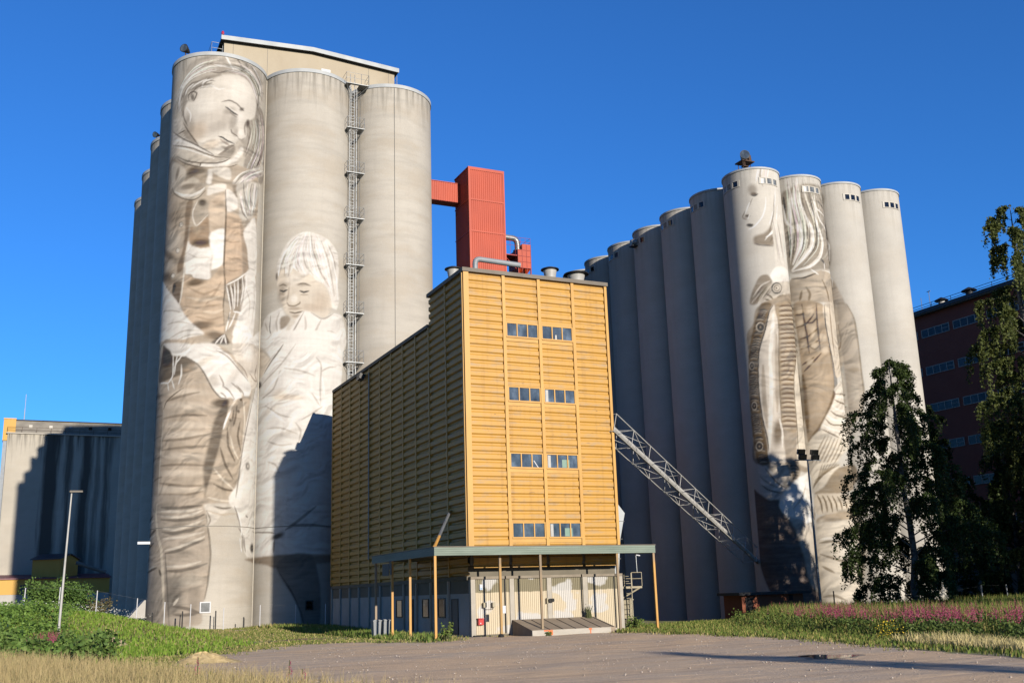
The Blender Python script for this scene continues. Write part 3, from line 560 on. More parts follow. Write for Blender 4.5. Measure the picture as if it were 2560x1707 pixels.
0 S 168 152 134 0.6 0.053 0.16 436 3447 355 3331 300 3199 293 3083
0 S 168 152 134 0.6 0.053 0.16 463 3448 402 3320 386 3194 424 3116
0 S 168 152 134 0.6 0.053 0.16 509 3431 466 3291 486 3175 561 3084
0 S 168 152 134 0.6 0.053 0.16 556 3435 567 3279 617 3139 701 3026
0 S 168 152 134 0.6 0.053 0.16 623 3424 687 3278 733 3110 772 2923
0 S 168 152 134 0.6 0.053 0.16 391 3408 308 3295 260 3184 242 3089
0 S 168 152 134 0.6 0.053 0.16 696 3398 767 3255 782 3072
0 S 168 152 134 0.6 0.053 0.16 348 3215 336 3119 327 3071
0 S 168 152 134 0.6 0.053 0.16 578 3222 638 3093 712 2999
0 S 242 236 226 0.8 0.044 0.16 454 3467 364 3350 310 3217 304 3102
0 S 242 236 226 0.8 0.044 0.16 481 3468 438 3330 440 3193 488 3088
0 S 242 236 226 0.8 0.044 0.16 537 3453 521 3294 560 3142 639 3035
0 S 242 236 226 0.8 0.044 0.16 594 3440 635 3269 689 3102 748 2928
0 S 242 236 226 0.8 0.044 0.16 664 3431 743 3270 795 3075 811 2902
0 S 242 236 226 0.8 0.044 0.16 288 3317 250 3204 231 3090
0 S 242 236 226 0.8 0.044 0.16 393 3271 377 3175 410 3125
0 H 140 126 110 0.5 0.027 0.053,16,4,0.35 445 3482 344 3391 269 3260 226 3111 481 3488 419 3349 385 3213 396 3126
0 H 246 241 233 0.65 0.027 0.053,20,4,0.35 445 3482 344 3391 269 3260 226 3111 481 3488 419 3349 385 3213 396 3126
0 H 140 126 110 0.5 0.027 0.053,16,4,0.35 481 3488 419 3349 385 3213 396 3126 508 3498 484 3331 522 3187 580 3047
0 H 246 241 233 0.65 0.027 0.053,20,4,0.35 481 3488 419 3349 385 3213 396 3126 508 3498 484 3331 522 3187 580 3047
0 H 140 126 110 0.5 0.027 0.053,16,4,0.35 508 3498 484 3331 522 3187 580 3047 574 3486 655 3350 722 3147 786 2800
0 H 246 241 233 0.65 0.027 0.053,20,4,0.35 508 3498 484 3331 522 3187 580 3047 574 3486 655 3350 722 3147 786 2800
0 F 228 220 208 0.98 0.053 0 67 2696 138 2748 208 2765 272 2783 311 2709 368 2666 405 2665 468 2745 538 2741 626 2695 684 2705 762 2764 876 2752 916 2501 -199 2445 -166 2535 40 2644
0 F 160 140 116 0.9 0.053 0 262 2692 330 2709 361 2668 334 2620 265 2585
0 F 206 192 170 0.8 0.053 0 350 2659 405 2653 370 2602 334 2528 315 2558
0 S 92 86 80 0.85 0.027 0.12 158 2727 149 2605 176 2525 208 2457
0 S 150 138 124 0.8 0.035 0.133 477 2743 406 2601 353 2509 317 2447
0 S 160 148 132 0.7 0.053 0.143 538 2738 626 2691 684 2703 762 2760
0 S 184 172 156 0.7 0.089 0.183 634 2679 587 2579 552 2473
0 S 184 172 156 0.7 0.089 0.183 696 2583 776 2577 860 2535
0 S 184 172 156 0.7 0.089 0.183 86 2673 131 2580
0 S 184 172 156 0.7 0.089 0.183 485 2705 495 2602 470 2507
0 S 184 172 156 0.7 0.089 0.183 251 2743 222 2661 235 2565
0 F 230 222 210 0.98 0.044 0 -47 2547 941 2575 923 2445 900 2306 869 2111 787 1950 800 1038 -370 1030 -342 1218 -307 1481 -254 1752 -127 2044 -75 2082 61 2199 141 2298 176 2321 97 2417
0 F 222 204 178 0.9 0.062 0 14 2451 98 2380 171 2303 104 2220 38 2175
0 S 120 110 100 0.8 0.035 0.16 298 2448 240 2370 171 2294 91 2203
0 S 186 174 158 0.7 0.044 0.16 409 2443 320 2316 223 2213 34 2082
0 E 220 194 160 0.65 0 1.36,0.26,-0.05 364 1965
0 E 222 198 166 0.55 0 0.69,0.55,0 270 1989
0 E 206 190 168 0.5 0 1.12,0.24,0.4 190 1868
0 E 206 194 176 0.6 0 1.49,0.22,0.2 316 1642
0 S 178 166 150 0.7 0.08 0.163 71 1975 206 2049 274 2209
0 S 178 166 150 0.7 0.08 0.163 312 2228 458 2200 584 2160
0 S 178 166 150 0.7 0.08 0.163 116 1913 274 1816 386 1783
0 S 178 166 150 0.7 0.08 0.163 149 1700 287 1697 441 1638
0 S 178 166 150 0.7 0.08 0.163 559 2002 635 1888
0 S 178 166 150 0.7 0.08 0.163 591 2328 640 2258 633 2062 640 1897
0 S 178 166 150 0.7 0.08 0.163 474 1764 562 1820 655 1889
0 S 178 166 150 0.7 0.08 0.163 153 1592 281 1546 390 1550
0 S 178 166 150 0.7 0.08 0.163 422 1737 467 1665 451 1566
0 S 178 166 150 0.7 0.08 0.163 640 2202 712 2247 806 2270
0 S 178 166 150 0.7 0.08 0.163 159 1413 246 1379 287 1306
0 S 244 238 228 0.7 0.089 0.204 112 2033 265 2173 313 2215
0 S 244 238 228 0.7 0.089 0.204 167 1871 333 1740
0 S 244 238 228 0.7 0.089 0.204 651 2156 673 1992
0 S 244 238 228 0.7 0.089 0.204 33 1760 31 1470 -21 1115
0 S 150 136 120 0.85 0.035 0.133 -127 2054 -222 1801 -293 1526 -335 1261 -363 1037
0 S 150 138 124 0.6 0.035 0.12 -315 1349 -333 1218 -355 1088
0 E 60 56 52 1 0 0.4,0.32,0 16 2109
0 E 150 140 128 0.8 0 0.15,0.13,0 25 2113
0 E 104 98 90 0.9 0 0.31,0.33,0 -221 1362
0 E 214 204 190 0.9 0 0.14,0.16,0 -220 1362
0 F 178 160 138 0.95 0.089 0 -1236 1110 -623 1074 -610 941 -589 808 -567 652 -567 529 -580 367 -597 263 -613 168 -624 69 -872 49 -1275 83 -1242 469 -1234 803
0 E 128 120 110 0.75 0 1.34,0.48,0 -836 407
0 E 120 114 106 0.8 0 0.81,1.2,0 -847 271
0 E 140 128 114 0.6 0 0.48,1.6,0 -682 290
0 E 200 184 160 0.6 0 0.88,0.48,0 -703 419
0 E 150 140 128 0.6 0 0.99,1.78,0 -1043 300
0 S 106 98 90 0.75 0.115 0.265 -1012 914 -843 899 -707 909 -624 941
0 S 106 98 90 0.75 0.115 0.265 -992 812 -875 798 -744 812 -621 854
0 S 106 98 90 0.75 0.115 0.265 -946 637 -822 656 -699 707 -616 738
0 S 106 98 90 0.75 0.115 0.265 -927 499 -814 493 -691 514 -589 546
0 S 106 98 90 0.75 0.115 0.265 -1020 1015 -848 997 -647 1016
0 S 106 98 90 0.75 0.115 0.265 -844 215 -742 196 -630 161
0 S 106 98 90 0.75 0.115 0.265 -855 247 -814 302
0 S 106 98 90 0.75 0.115 0.265 -841 151 -740 144 -630 161
0 S 214 200 178 0.75 0.08 0.204 -1014 941 -844 925 -709 946 -637 978
0 S 214 200 178 0.75 0.08 0.204 -982 838 -858 825 -706 863 -626 899
0 S 214 200 178 0.75 0.08 0.204 -953 659 -823 682 -660 743 -613 767
0 S 214 200 178 0.75 0.08 0.204 -929 531 -773 530 -637 563
0 S 214 200 178 0.75 0.08 0.204 -1017 982 -793 969 -646 991
0 S 214 200 178 0.75 0.08 0.204 -976 755 -784 763 -623 800
0 S 214 200 178 0.75 0.08 0.204 -845 223 -804 278
0 S 212 194 164 0.9 0.053 0.306 -1078 1045 -1087 961 -1049 792 -991 665 -951 378 -919 66
0 S 82 76 70 0.75 0.089 0.245 -1149 949 -1262 907
0 S 82 76 70 0.75 0.089 0.245 -1077 835 -1225 777
0 S 82 76 70 0.75 0.089 0.245 -1101 728 -1247 678
0 S 82 76 70 0.75 0.089 0.245 -1035 527 -1226 493
0 S 82 76 70 0.75 0.089 0.245 -1007 510 -979 460
0 S 206 194 174 0.8 0.053 0.163 -1122 914 -1276 878
0 S 206 194 174 0.8 0.053 0.163 -1081 794 -1264 746
0 S 206 194 174 0.8 0.053 0.163 -1043 544 -1262 499
0 S 110 104 98 0.7 0.071 0.163 -946 638 -910 377 -873 65
0 S 110 98 86 0.7 0.062 0.16 -610 941 -587 808 -565 652 -566 529 -580 367 -597 263
0 F 206 195 178 0.95 0.053 0 -627 1024 -373 1030 -395 993 -494 932 -534 873 -598 840 -585 924
0 S 120 106 92 0.8 0.044 0.16 -549 1009 -471 991 -397 1003
0 S 130 116 100 0.7 0.053 0.143 -596 840 -576 899 -609 974
0 F 226 218 206 0.98 0.044 0 -374 1081 799 1091 806 609 374 613 -138 597 -227 636 -288 779 -330 947
0 S 120 108 96 0.75 0.044 0.16 -368 1013 -314 897 -289 813
0 S 120 108 96 0.75 0.044 0.16 -317 837 -272 780 -252 654
0 S 120 108 96 0.75 0.044 0.16 -251 781 -232 680 -215 638
0 S 120 108 96 0.75 0.044 0.16 253 737 248 635
0 S 120 108 96 0.75 0.044 0.16 -231 944 -199 928
0 S 240 234 224 0.9 0.035 0.16 -334 981 -292 872 -278 780
0 S 240 234 224 0.9 0.035 0.16 -299 754 -283 679 -269 637
0 S 120 108 96 0.85 0.027 0.12 -88 816 179 805 261 792
0 E 92 82 72 0.9 0 0.57,0.22,0.35 281 768
0 S 100 92 86 0.6 0.106 0.245 353 818 438 876 610 1014
0 S 110 104 98 0.6 0.089 0.204 387 852 568 857 788 835
0 E 60 56 54 1 0 0.56,0.38,0 -83 677
0 E 140 130 118 0.8 0 0.18,0.14,0 -76 682
0 F 150 126 100 0.85 0.08 0 -227 575 -108 592 374 610 794 607 795 548 288 502 165 534
0 F 130 120 110 0.8 0.071 0 278 498 375 605 580 602 657 345 653 2 512 16 469 199
0 S 90 84 80 0.7 0.053 0.163 307 463 415 301 494 132 521 24
0 S 180 160 132 0.6 0.053 0.16 -605 974 -496 942 -344 955
1 F 222 213 198 0.6 0.127 0 -452 3730 -386 3771 13 3834 20 3676 22 3501 3 3220 21 3110 -490 3080 -496 3192 -540 3198 -554 3249 -537 3290 -577 3327 -543 3377 -491 3452 -469 3505 -492 3546 -477 3619
1 E 104 96 90 0.95 0 0.29,0.19,-0.2 -462 3512
1 E 160 150 138 0.8 0 0.39,0.47,0 -471 3557
1 S 96 88 82 0.8 0.036 0.109 -488 3507 -459 3493 -427 3511
1 S 150 138 126 0.75 0.063 0.146 -475 3478 -504 3425 -542 3372 -575 3326 -557 3298 -533 3289
1 E 110 102 94 0.9 0 0.23,0.14,-0.3 -533 3322
1 E 180 168 154 0.7 0 0.23,0.11,0 -553 3309
1 S 240 234 224 0.85 0.054 0.146 -500 3444 -528 3392 -550 3350
1 S 240 234 224 0.8 0.036 0.109 -533 3289 -511 3333
1 E 96 90 86 0.95 0 0.29,0.16,-0.3 -518 3235
1 S 80 74 70 0.8 0.027 0.095 -548 3240 -515 3232 -491 3242
1 S 242 236 226 0.95 0.027 0.122 -533 3198 -477 3224 -411 3296 -373 3389 -359 3483
1 F 150 136 120 0.85 0.127 0 -496 3127 -397 3159 -321 3226 -327 3048 -441 3050 -495 3064
1 S 110 98 88 0.6 0.045 0.136 -497 3068 -441 3046 -332 3040
1 S 242 236 228 0.85 0.036 0.122 -241 3587 -275 3419 -352 3232
1 S 242 236 228 0.85 0.036 0.122 -235 3428 -287 3230 -403 3092
1 S 242 236 228 0.85 0.036 0.122 -214 3339 -318 3170 -396 3115
1 S 242 236 228 0.85 0.036 0.122 -396 3766 -420 3690 -436 3615
1 S 242 236 228 0.85 0.036 0.122 -358 3772 -384 3690
1 S 242 236 228 0.85 0.036 0.122 15 3455 -249 3144 -229 2891
1 S 242 236 228 0.85 0.036 0.122 -294 3780 -328 3666
1 S 140 130 118 0.6 0.063 0.163 -265 3515 -301 3321 -359 3167
1 S 140 130 118 0.6 0.063 0.163 -244 3276 -284 3083 -269 2911
1 S 140 130 118 0.6 0.063 0.163 -322 3133 -358 3075
1 S 140 130 118 0.6 0.063 0.163 -378 3757 -396 3661 -376 3577
1 S 140 130 118 0.6 0.063 0.163 -311 3042 -288 2954 -249 2859
1 F 218 209 194 0.8 0.082 0 -308 3264 22 3405 26 2931 -256 2811 -327 2853 -320 3041
1 F 150 136 120 0.85 0.082 0 -559 2628 -482 2765 -413 2785 -373 2729 -409 2630 -519 2534 -580 2544
1 S 214 204 188 0.7 0.045 0.136 -548 2599 -472 2687 -391 2729
1 S 214 204 188 0.7 0.045 0.136 -562 2548 -486 2626 -405 2675
1 S 214 204 188 0.7 0.045 0.136 -510 2540 -446 2605
1 F 232 224 212 1 0.045 0 -389 2778 -332 2848 -234 2864 23 2838 7 2784 -328 2702 -373 2736
1 F 196 184 166 0.9 0.072 0 -404 2693 24 2773 34 2588 -486 2529
1 E 204 192 174 1 0 0.48,0.45,0 -337 2666
1 S 100 92 84 0.9 0.018 0.122 -284 2671 -295 2647 -316 2628 -341 2621 -364 2625 -379 2642 -382 2664 -374 2686 -356 2704 -332 2711 -307 2707 -289 2693 -284 2671
1 S 130 120 110 0.8 0.018 0.095 -310 2668 -315 2655 -326 2645 -339 2640 -352 2643 -360 2652 -362 2664 -357 2677 -347 2687 -334 2691 -321 2689 -312 2680 -310 2668
1 E 96 90 84 0.8 0 0.09,0.1,0 -340 2665
1 S 110 100 90 0.75 0.045 0.163 -436 2613 -408 2597 -380 2567
1 S 110 100 90 0.75 0.045 0.163 -449 2569 -420 2557 -392 2531
1 S 110 100 90 0.75 0.045 0.163 -340 2587 -285 2603 -212 2612
1 S 110 100 90 0.75 0.045 0.163 -335 2542 -272 2560 8 2620
1 F 160 148 132 0.85 0.109 0 42 3621 635 3685 643 3466 657 2988 246 2869 39 2870 30 3212
1 S 84 78 74 0.75 0.1 0.229 119 3479 148 3323 192 3187 158 3058
1 S 84 78 74 0.75 0.1 0.229 124 2968 215 3017 289 3114
1 S 84 78 74 0.75 0.1 0.229 52 3245 68 3109 44 3011
1 S 84 78 74 0.75 0.1 0.229 238 3509 289 3341 340 3196
1 S 84 78 74 0.75 0.1 0.229 363 3524 625 3413 648 3173
1 S 84 78 74 0.75 0.1 0.229 46 3572 50 3417
1 S 84 78 74 0.75 0.1 0.229 302 3003 384 2940
1 S 222 213 199 0.9 0.063 0.417 95 3744 102 3559 110 3366 165 3208 146 3097 70 2940
1 S 244 238 230 0.7 0.036 0.136 101 3743 108 3558 116 3365 171 3207 152 3096 77 2939
1 S 222 213 199 0.9 0.063 0.438 178 3732 176 3511 215 3357 269 3235 251 3093 152 2974 56 2887
1 S 244 238 230 0.7 0.036 0.143 184 3732 183 3510 222 3356 276 3235 258 3093 158 2974 63 2885
1 S 222 213 199 0.9 0.063 0.354 231 3586 271 3434 330 3289 377 3146 325 3005 213 2906 58 2875
1 S 244 238 230 0.7 0.036 0.116 237 3586 277 3435 338 3290 387 3148 333 3006 219 2906 63 2874
1 S 222 213 199 0.9 0.063 0.229 304 3553 379 3336 646 3222 654 3027
1 S 244 238 230 0.7 0.036 0.075 308 3553 386 3338 650 3221 657 3027
1 S 222 213 199 0.9 0.063 0.271 29 3499 45 3342 109 3262
1 S 244 238 230 0.7 0.036 0.088 34 3498 49 3341 113 3261
1 S 222 213 199 0.9 0.063 0.167 143 3649 140 3515 162 3378
1 S 244 238 230 0.7 0.036 0.054 146 3649 142 3514 164 3378
1 S 222 213 199 0.9 0.063 0.146 333 3596 350 3445 623 3394
1 S 244 238 230 0.7 0.036 0.048 336 3596 354 3446 626 3393
1 H 84 78 74 0.55 0.027 0.082,22,5,0.35 77 3748 79 3525 75 3297 62 3110 37 2900 207 3760 192 3510 224 3281 203 3074 72 2884
1 H 244 239 231 0.65 0.027 0.068,22,5,0.35 77 3748 79 3525 75 3297 62 3110 37 2900 207 3760 192 3510 224 3281 203 3074 72 2884
1 H 84 78 74 0.55 0.027 0.082,22,5,0.35 207 3760 192 3510 224 3281 203 3074 72 2884 355 3746 622 3571 645 3319 633 3119 267 2879
1 H 244 239 231 0.65 0.027 0.068,22,5,0.35 207 3760 192 3510 224 3281 203 3074 72 2884 355 3746 622 3571 645 3319 633 3119 267 2879
1 H 240 234 226 0.6 0.027 0.054,16,3,0.35 -422 3776 -447 3692 -463 3599 14 3844 8 3680 6 3467
1 H 110 102 96 0.5 0.027 0.068,14,4,0.35 -344 3316 -316 3189 -295 2989 -299 2861 20 3406 20 3215 23 3044 20 2923
1 H 244 238 230 0.6 0.027 0.054,14,4,0.35 -344 3316 -316 3189 -295 2989 -299 2861 20 3406 20 3215 23 3044 20 2923
1 H 100 90 80 0.5 0.027 0.068,12,3,0.35 -562 2548 -473 2679 -382 2738 -494 2530 -428 2613 -368 2684
1 F 190 173 150 0.95 0.063 0 35 2808 152 2817 265 2860 392 2893 663 2852 658 2630 34 2588
1 S 92 82 72 0.85 0.036 0.136 47 2810 151 2807 263 2843
1 S 240 234 226 0.8 0.027 0.122 219 2878 287 2834
1 S 236 230 220 0.8 0.036 0.122 332 2876 637 2888 655 2789
1 S 240 234 226 0.8 0.027 0.109 371 2952 366 2890
1 S 126 110 92 0.65 0.1 0.208 161 2724 189 2658 164 2577
1 S 126 110 92 0.65 0.1 0.208 123 2691 98 2603
1 S 126 110 92 0.65 0.1 0.208 320 2791 370 2687 383 2588
1 F 188 174 156 0.85 0.063 0 665 2797 713 2729 745 2616 656 2631
1 F 168 152 132 0.9 0.091 0 -635 2288 -569 2364 -486 2529 34 2588 47 1201 -646 1198 -664 1426 -665 1768 -638 2112
1 F 140 124 106 0.95 0.054 0 -486 2529 -397 2524 -466 2350 -537 2112 -563 1838 -559 1581 -532 1242 -535 1186 -633 1196 -662 1425 -657 1767 -630 2110 -571 2320
1 S 84 76 68 0.7 0.036 0.15 -502 2474 -473 2478 -440 2471
1 S 194 180 160 0.6 0.036 0.122 -503 2462 -474 2466 -442 2458
1 S 84 76 68 0.7 0.036 0.15 -510 2458 -481 2461 -448 2453
1 S 194 180 160 0.6 0.036 0.122 -511 2445 -482 2449 -449 2441
1 S 84 76 68 0.7 0.036 0.15 -518 2441 -489 2444 -456 2436
1 S 194 180 160 0.6 0.036 0.122 -519 2429 -490 2432 -457 2424
1 S 84 76 68 0.7 0.036 0.15 -526 2424 -497 2428 -464 2419
1 S 194 180 160 0.6 0.036 0.122 -527 2412 -498 2415 -465 2407
1 S 84 76 68 0.7 0.036 0.15 -533 2408 -504 2411 -472 2402
1 S 194 180 160 0.6 0.036 0.122 -535 2395 -505 2398 -473 2390
1 S 84 76 68 0.7 0.036 0.15 -544 2367 -514 2370 -481 2361
1 S 194 180 160 0.6 0.036 0.122 -545 2355 -515 2358 -482 2349
1 S 84 76 68 0.7 0.036 0.15 -554 2327 -524 2329 -491 2320
1 S 194 180 160 0.6 0.036 0.122 -555 2314 -525 2317 -492 2308
1 S 84 76 68 0.7 0.036 0.15 -564 2286 -534 2289 -501 2279
1 S 194 180 160 0.6 0.036 0.122 -565 2274 -535 2277 -502 2267
1 S 84 76 68 0.7 0.036 0.15 -574 2246 -544 2248 -511 2239
1 S 194 180 160 0.6 0.036 0.122 -576 2234 -545 2236 -512 2226
1 S 84 76 68 0.7 0.036 0.15 -582 2225 -551 2227 -518 2217
1 S 194 180 160 0.6 0.036 0.122 -583 2213 -552 2215 -519 2205
1 S 84 76 68 0.7 0.036 0.15 -590 2205 -559 2207 -525 2196
1 S 194 180 160 0.6 0.036 0.122 -591 2193 -560 2194 -526 2184
1 S 84 76 68 0.7 0.036 0.15 -598 2184 -566 2186 -532 2176
1 S 194 180 160 0.6 0.036 0.122 -599 2172 -567 2174 -533 2163
1 S 84 76 68 0.7 0.036 0.15 -606 2164 -574 2165 -539 2155
1 S 194 180 160 0.6 0.036 0.122 -607 2152 -575 2153 -540 2143
1 S 84 76 68 0.7 0.036 0.15 -609 2145 -577 2146 -542 2135
1 S 194 180 160 0.6 0.036 0.122 -611 2133 -578 2134 -544 2123
1 S 84 76 68 0.7 0.036 0.15 -613 2126 -580 2127 -546 2116
1 S 194 180 160 0.6 0.036 0.122 -614 2114 -582 2115 -547 2104
1 S 84 76 68 0.7 0.036 0.15 -617 2107 -584 2108 -549 2097
1 S 194 180 160 0.6 0.036 0.122 -618 2094 -585 2096 -550 2085
1 S 84 76 68 0.7 0.036 0.15 -620 2088 -587 2089 -552 2078
1 S 194 180 160 0.6 0.036 0.122 -622 2075 -588 2077 -553 2066
1 S 84 76 68 0.7 0.036 0.15 -625 2049 -592 2050 -556 2039
1 S 194 180 160 0.6 0.036 0.122 -626 2037 -593 2038 -557 2027
1 S 84 76 68 0.7 0.036 0.15 -630 2011 -596 2011 -560 2001
1 S 194 180 160 0.6 0.036 0.122 -631 1999 -597 1999 -562 1989
1 S 84 76 68 0.7 0.036 0.15 -635 1972 -600 1973 -565 1962
1 S 194 180 160 0.6 0.036 0.122 -636 1960 -602 1961 -566 1950
1 S 84 76 68 0.7 0.036 0.15 -639 1934 -605 1935 -569 1924
1 S 194 180 160 0.6 0.036 0.122 -641 1922 -606 1923 -570 1912
1 S 84 76 68 0.7 0.036 0.15 -641 1914 -606 1915 -570 1905
1 S 194 180 160 0.6 0.036 0.122 -642 1903 -607 1903 -571 1893
1 S 84 76 68 0.7 0.036 0.15 -642 1895 -607 1896 -571 1885
1 S 194 180 160 0.6 0.036 0.122 -643 1883 -608 1884 -572 1873
1 S 84 76 68 0.7 0.036 0.15 -643 1876 -608 1877 -572 1866
1 S 194 180 160 0.6 0.036 0.122 -645 1864 -610 1865 -573 1854
1 S 84 76 68 0.7 0.036 0.15 -645 1857 -610 1857 -573 1847
1 S 194 180 160 0.6 0.036 0.122 -646 1845 -611 1846 -574 1835
1 S 84 76 68 0.7 0.036 0.15 -646 1837 -611 1838 -574 1827
1 S 194 180 160 0.6 0.036 0.122 -647 1825 -612 1826 -576 1816
1 S 84 76 68 0.7 0.036 0.15 -648 1818 -612 1819 -576 1808
1 S 194 180 160 0.6 0.036 0.122 -649 1806 -614 1807 -577 1796
1 S 84 76 68 0.7 0.036 0.15 -649 1799 -614 1800 -577 1789
1 S 194 180 160 0.6 0.036 0.122 -651 1787 -615 1788 -578 1777
1 S 84 76 68 0.7 0.036 0.15 -651 1780 -615 1781 -578 1770
1 S 194 180 160 0.6 0.036 0.122 -652 1768 -616 1769 -580 1758
1 S 84 76 68 0.7 0.036 0.15 -652 1737 -616 1738 -579 1727
1 S 194 180 160 0.6 0.036 0.122 -653 1725 -617 1726 -580 1715
1 S 84 76 68 0.7 0.036 0.15 -652 1694 -616 1695 -580 1684
1 S 194 180 160 0.6 0.036 0.122 -653 1682 -618 1683 -581 1673
1 S 84 76 68 0.7 0.036 0.15 -653 1651 -617 1652 -580 1642
1 S 194 180 160 0.6 0.036 0.122 -654 1639 -618 1640 -581 1630
1 S 84 76 68 0.7 0.036 0.15 -653 1608 -618 1610 -581 1599
1 S 194 180 160 0.6 0.036 0.122 -655 1596 -619 1598 -582 1588
1 S 84 76 68 0.7 0.036 0.15 -651 1591 -616 1592 -579 1582
1 S 194 180 160 0.6 0.036 0.122 -653 1579 -617 1580 -580 1570
1 S 84 76 68 0.7 0.036 0.15 -649 1573 -614 1575 -577 1565
1 S 194 180 160 0.6 0.036 0.122 -650 1561 -615 1563 -578 1553
1 S 84 76 68 0.7 0.036 0.15 -647 1556 -612 1558 -576 1548
1 S 194 180 160 0.6 0.036 0.122 -648 1544 -613 1546 -577 1536
1 S 84 76 68 0.7 0.036 0.15 -645 1538 -610 1540 -574 1531
1 S 194 180 160 0.6 0.036 0.122 -646 1527 -611 1529 -575 1519
1 S 84 76 68 0.7 0.036 0.15 -644 1519 -609 1521 -573 1511
1 S 194 180 160 0.6 0.036 0.122 -645 1507 -611 1509 -575 1500
1 S 84 76 68 0.7 0.036 0.15 -644 1500 -609 1502 -573 1492
1 S 194 180 160 0.6 0.036 0.122 -645 1488 -610 1490 -574 1481
1 S 84 76 68 0.7 0.036 0.15 -643 1481 -608 1483 -573 1473
1 S 194 180 160 0.6 0.036 0.122 -644 1469 -610 1471 -574 1462
1 S 84 76 68 0.7 0.036 0.15 -642 1462 -608 1464 -572 1454
1 S 194 180 160 0.6 0.036 0.122 -644 1450 -609 1452 -573 1443
1 S 84 76 68 0.7 0.036 0.15 -637 1412 -603 1415 -568 1405
1 S 194 180 160 0.6 0.036 0.122 -638 1401 -604 1403 -569 1394
1 S 84 76 68 0.7 0.036 0.15 -632 1363 -599 1366 -564 1357
1 S 194 180 160 0.6 0.036 0.122 -633 1351 -600 1354 -565 1345
1 S 84 76 68 0.7 0.036 0.15 -627 1314 -594 1317 -559 1308
1 S 194 180 160 0.6 0.036 0.122 -628 1302 -595 1305 -560 1296
1 S 84 76 68 0.7 0.036 0.15 -622 1265 -590 1268 -555 1260
1 S 194 180 160 0.6 0.036 0.122 -623 1254 -591 1257 -556 1248
1 S 84 76 68 0.7 0.036 0.15 -620 1250 -588 1253 -553 1245
1 S 194 180 160 0.6 0.036 0.122 -621 1239 -589 1242 -554 1233
1 S 84 76 68 0.7 0.036 0.15 -618 1235 -586 1238 -552 1230
1 S 194 180 160 0.6 0.036 0.122 -619 1224 -587 1227 -553 1219
1 S 84 76 68 0.7 0.036 0.15 -616 1220 -584 1224 -550 1215
1 S 194 180 160 0.6 0.036 0.122 -617 1209 -585 1212 -551 1204
1 F 216 203 184 1 0.045 0 -384 2517 -352 2472 -349 2348 -376 2084 -400 1740 -406 1528 -405 1360 -405 1179 -527 1186 -532 1410 -559 1581 -567 1839 -544 2096 -470 2306 -423 2454
1 S 238 229 214 0.8 0.127 0.313 -446 2173 -462 1828 -500 1491 -532 1242
1 S 238 229 214 0.8 0.127 0.313 -392 2435 -417 2259 -465 2000
1 S 170 154 132 0.7 0.163 0.354 -382 2259 -406 1911 -433 1613
1 S 170 154 132 0.7 0.163 0.354 -514 2005 -528 1748 -526 1493
1 E 120 104 88 0.8 0 0.41,1.17,-0.2 -440 1445
1 S 232 222 206 0.8 0.045 0.163 -422 1554 -407 1444 -419 1319
1 S 84 76 68 0.85 0.027 0.109 -386 2515 -425 2454 -470 2306 -540 2113 -567 1839 -559 1581 -531 1393 -524 1192
1 S 100 90 80 0.7 0.036 0.109 -367 2507 -351 2348 -376 2084 -398 1740 -404 1528
1 F 170 151 126 0.95 0.045 0 -354 2525 36 2588 27 2316 18 1959 -237 1470 -394 1476 -398 1740 -374 2084 -353 2348
1 S 112 98 84 0.65 0.054 0.146 -334 2503 -258 2522 27 2564
1 S 206 190 166 0.55 0.054 0.15 -331 2485 -260 2503 25 2546
1 S 112 98 84 0.65 0.054 0.146 -337 2463 -263 2476 24 2523
1 S 206 190 166 0.55 0.054 0.15 -334 2445 -266 2458 23 2505
1 S 112 98 84 0.65 0.054 0.146 -340 2423 -268 2431 22 2483
1 S 206 190 166 0.55 0.054 0.15 -337 2405 -271 2413 21 2465
1 S 112 98 84 0.65 0.054 0.146 -343 2383 -271 2400 20 2442
1 S 206 190 166 0.55 0.054 0.15 -340 2365 -274 2381 18 2424
1 S 112 98 84 0.65 0.054 0.146 -346 2343 -276 2355 18 2401
1 S 206 190 166 0.55 0.054 0.15 -343 2325 -278 2337 16 2384
1 S 112 98 84 0.65 0.054 0.146 -349 2303 -281 2310 16 2361
1 S 206 190 166 0.55 0.054 0.15 -346 2285 -283 2292 14 2343
1 S 112 98 84 0.65 0.054 0.146 -352 2263 -284 2279 14 2321
1 S 206 190 166 0.55 0.054 0.15 -349 2246 -286 2261 12 2303
1 S 112 98 84 0.65 0.054 0.146 -355 2224 -288 2234 12 2280
1 S 206 190 166 0.55 0.054 0.15 -352 2206 -290 2216 10 2263
1 S 112 98 84 0.65 0.054 0.146 -358 2184 -293 2190 10 2240
1 S 206 190 166 0.55 0.054 0.15 -355 2167 -295 2172 8 2222
1 S 112 98 84 0.65 0.054 0.146 -361 2145 -295 2159 8 2200
1 S 206 190 166 0.55 0.054 0.15 -358 2127 -297 2141 6 2182
1 S 112 98 84 0.65 0.054 0.146 -364 2105 -300 2115 5 2160
1 S 206 190 166 0.55 0.054 0.15 -361 2088 -302 2097 4 2142
1 S 112 98 84 0.65 0.054 0.146 -366 2066 -304 2071 3 2120
1 S 206 190 166 0.55 0.054 0.15 -364 2049 -306 2053 1 2102
1 S 112 98 84 0.65 0.054 0.146 -369 2027 -306 2040 1 2080
1 S 206 190 166 0.55 0.054 0.15 -366 2010 -308 2023 -200 2023
1 S 112 98 84 0.65 0.054 0.146 -372 1988 -310 1996 -200 2001
1 S 206 190 166 0.55 0.054 0.15 -369 1971 -312 1979 -204 1983
1 S 112 98 84 0.65 0.054 0.146 -375 1949 -314 1953 -204 1961
1 S 206 190 166 0.55 0.054 0.15 -372 1932 -316 1935 -208 1943
1 S 112 98 84 0.65 0.054 0.146 -377 1910 -317 1922 -209 1921
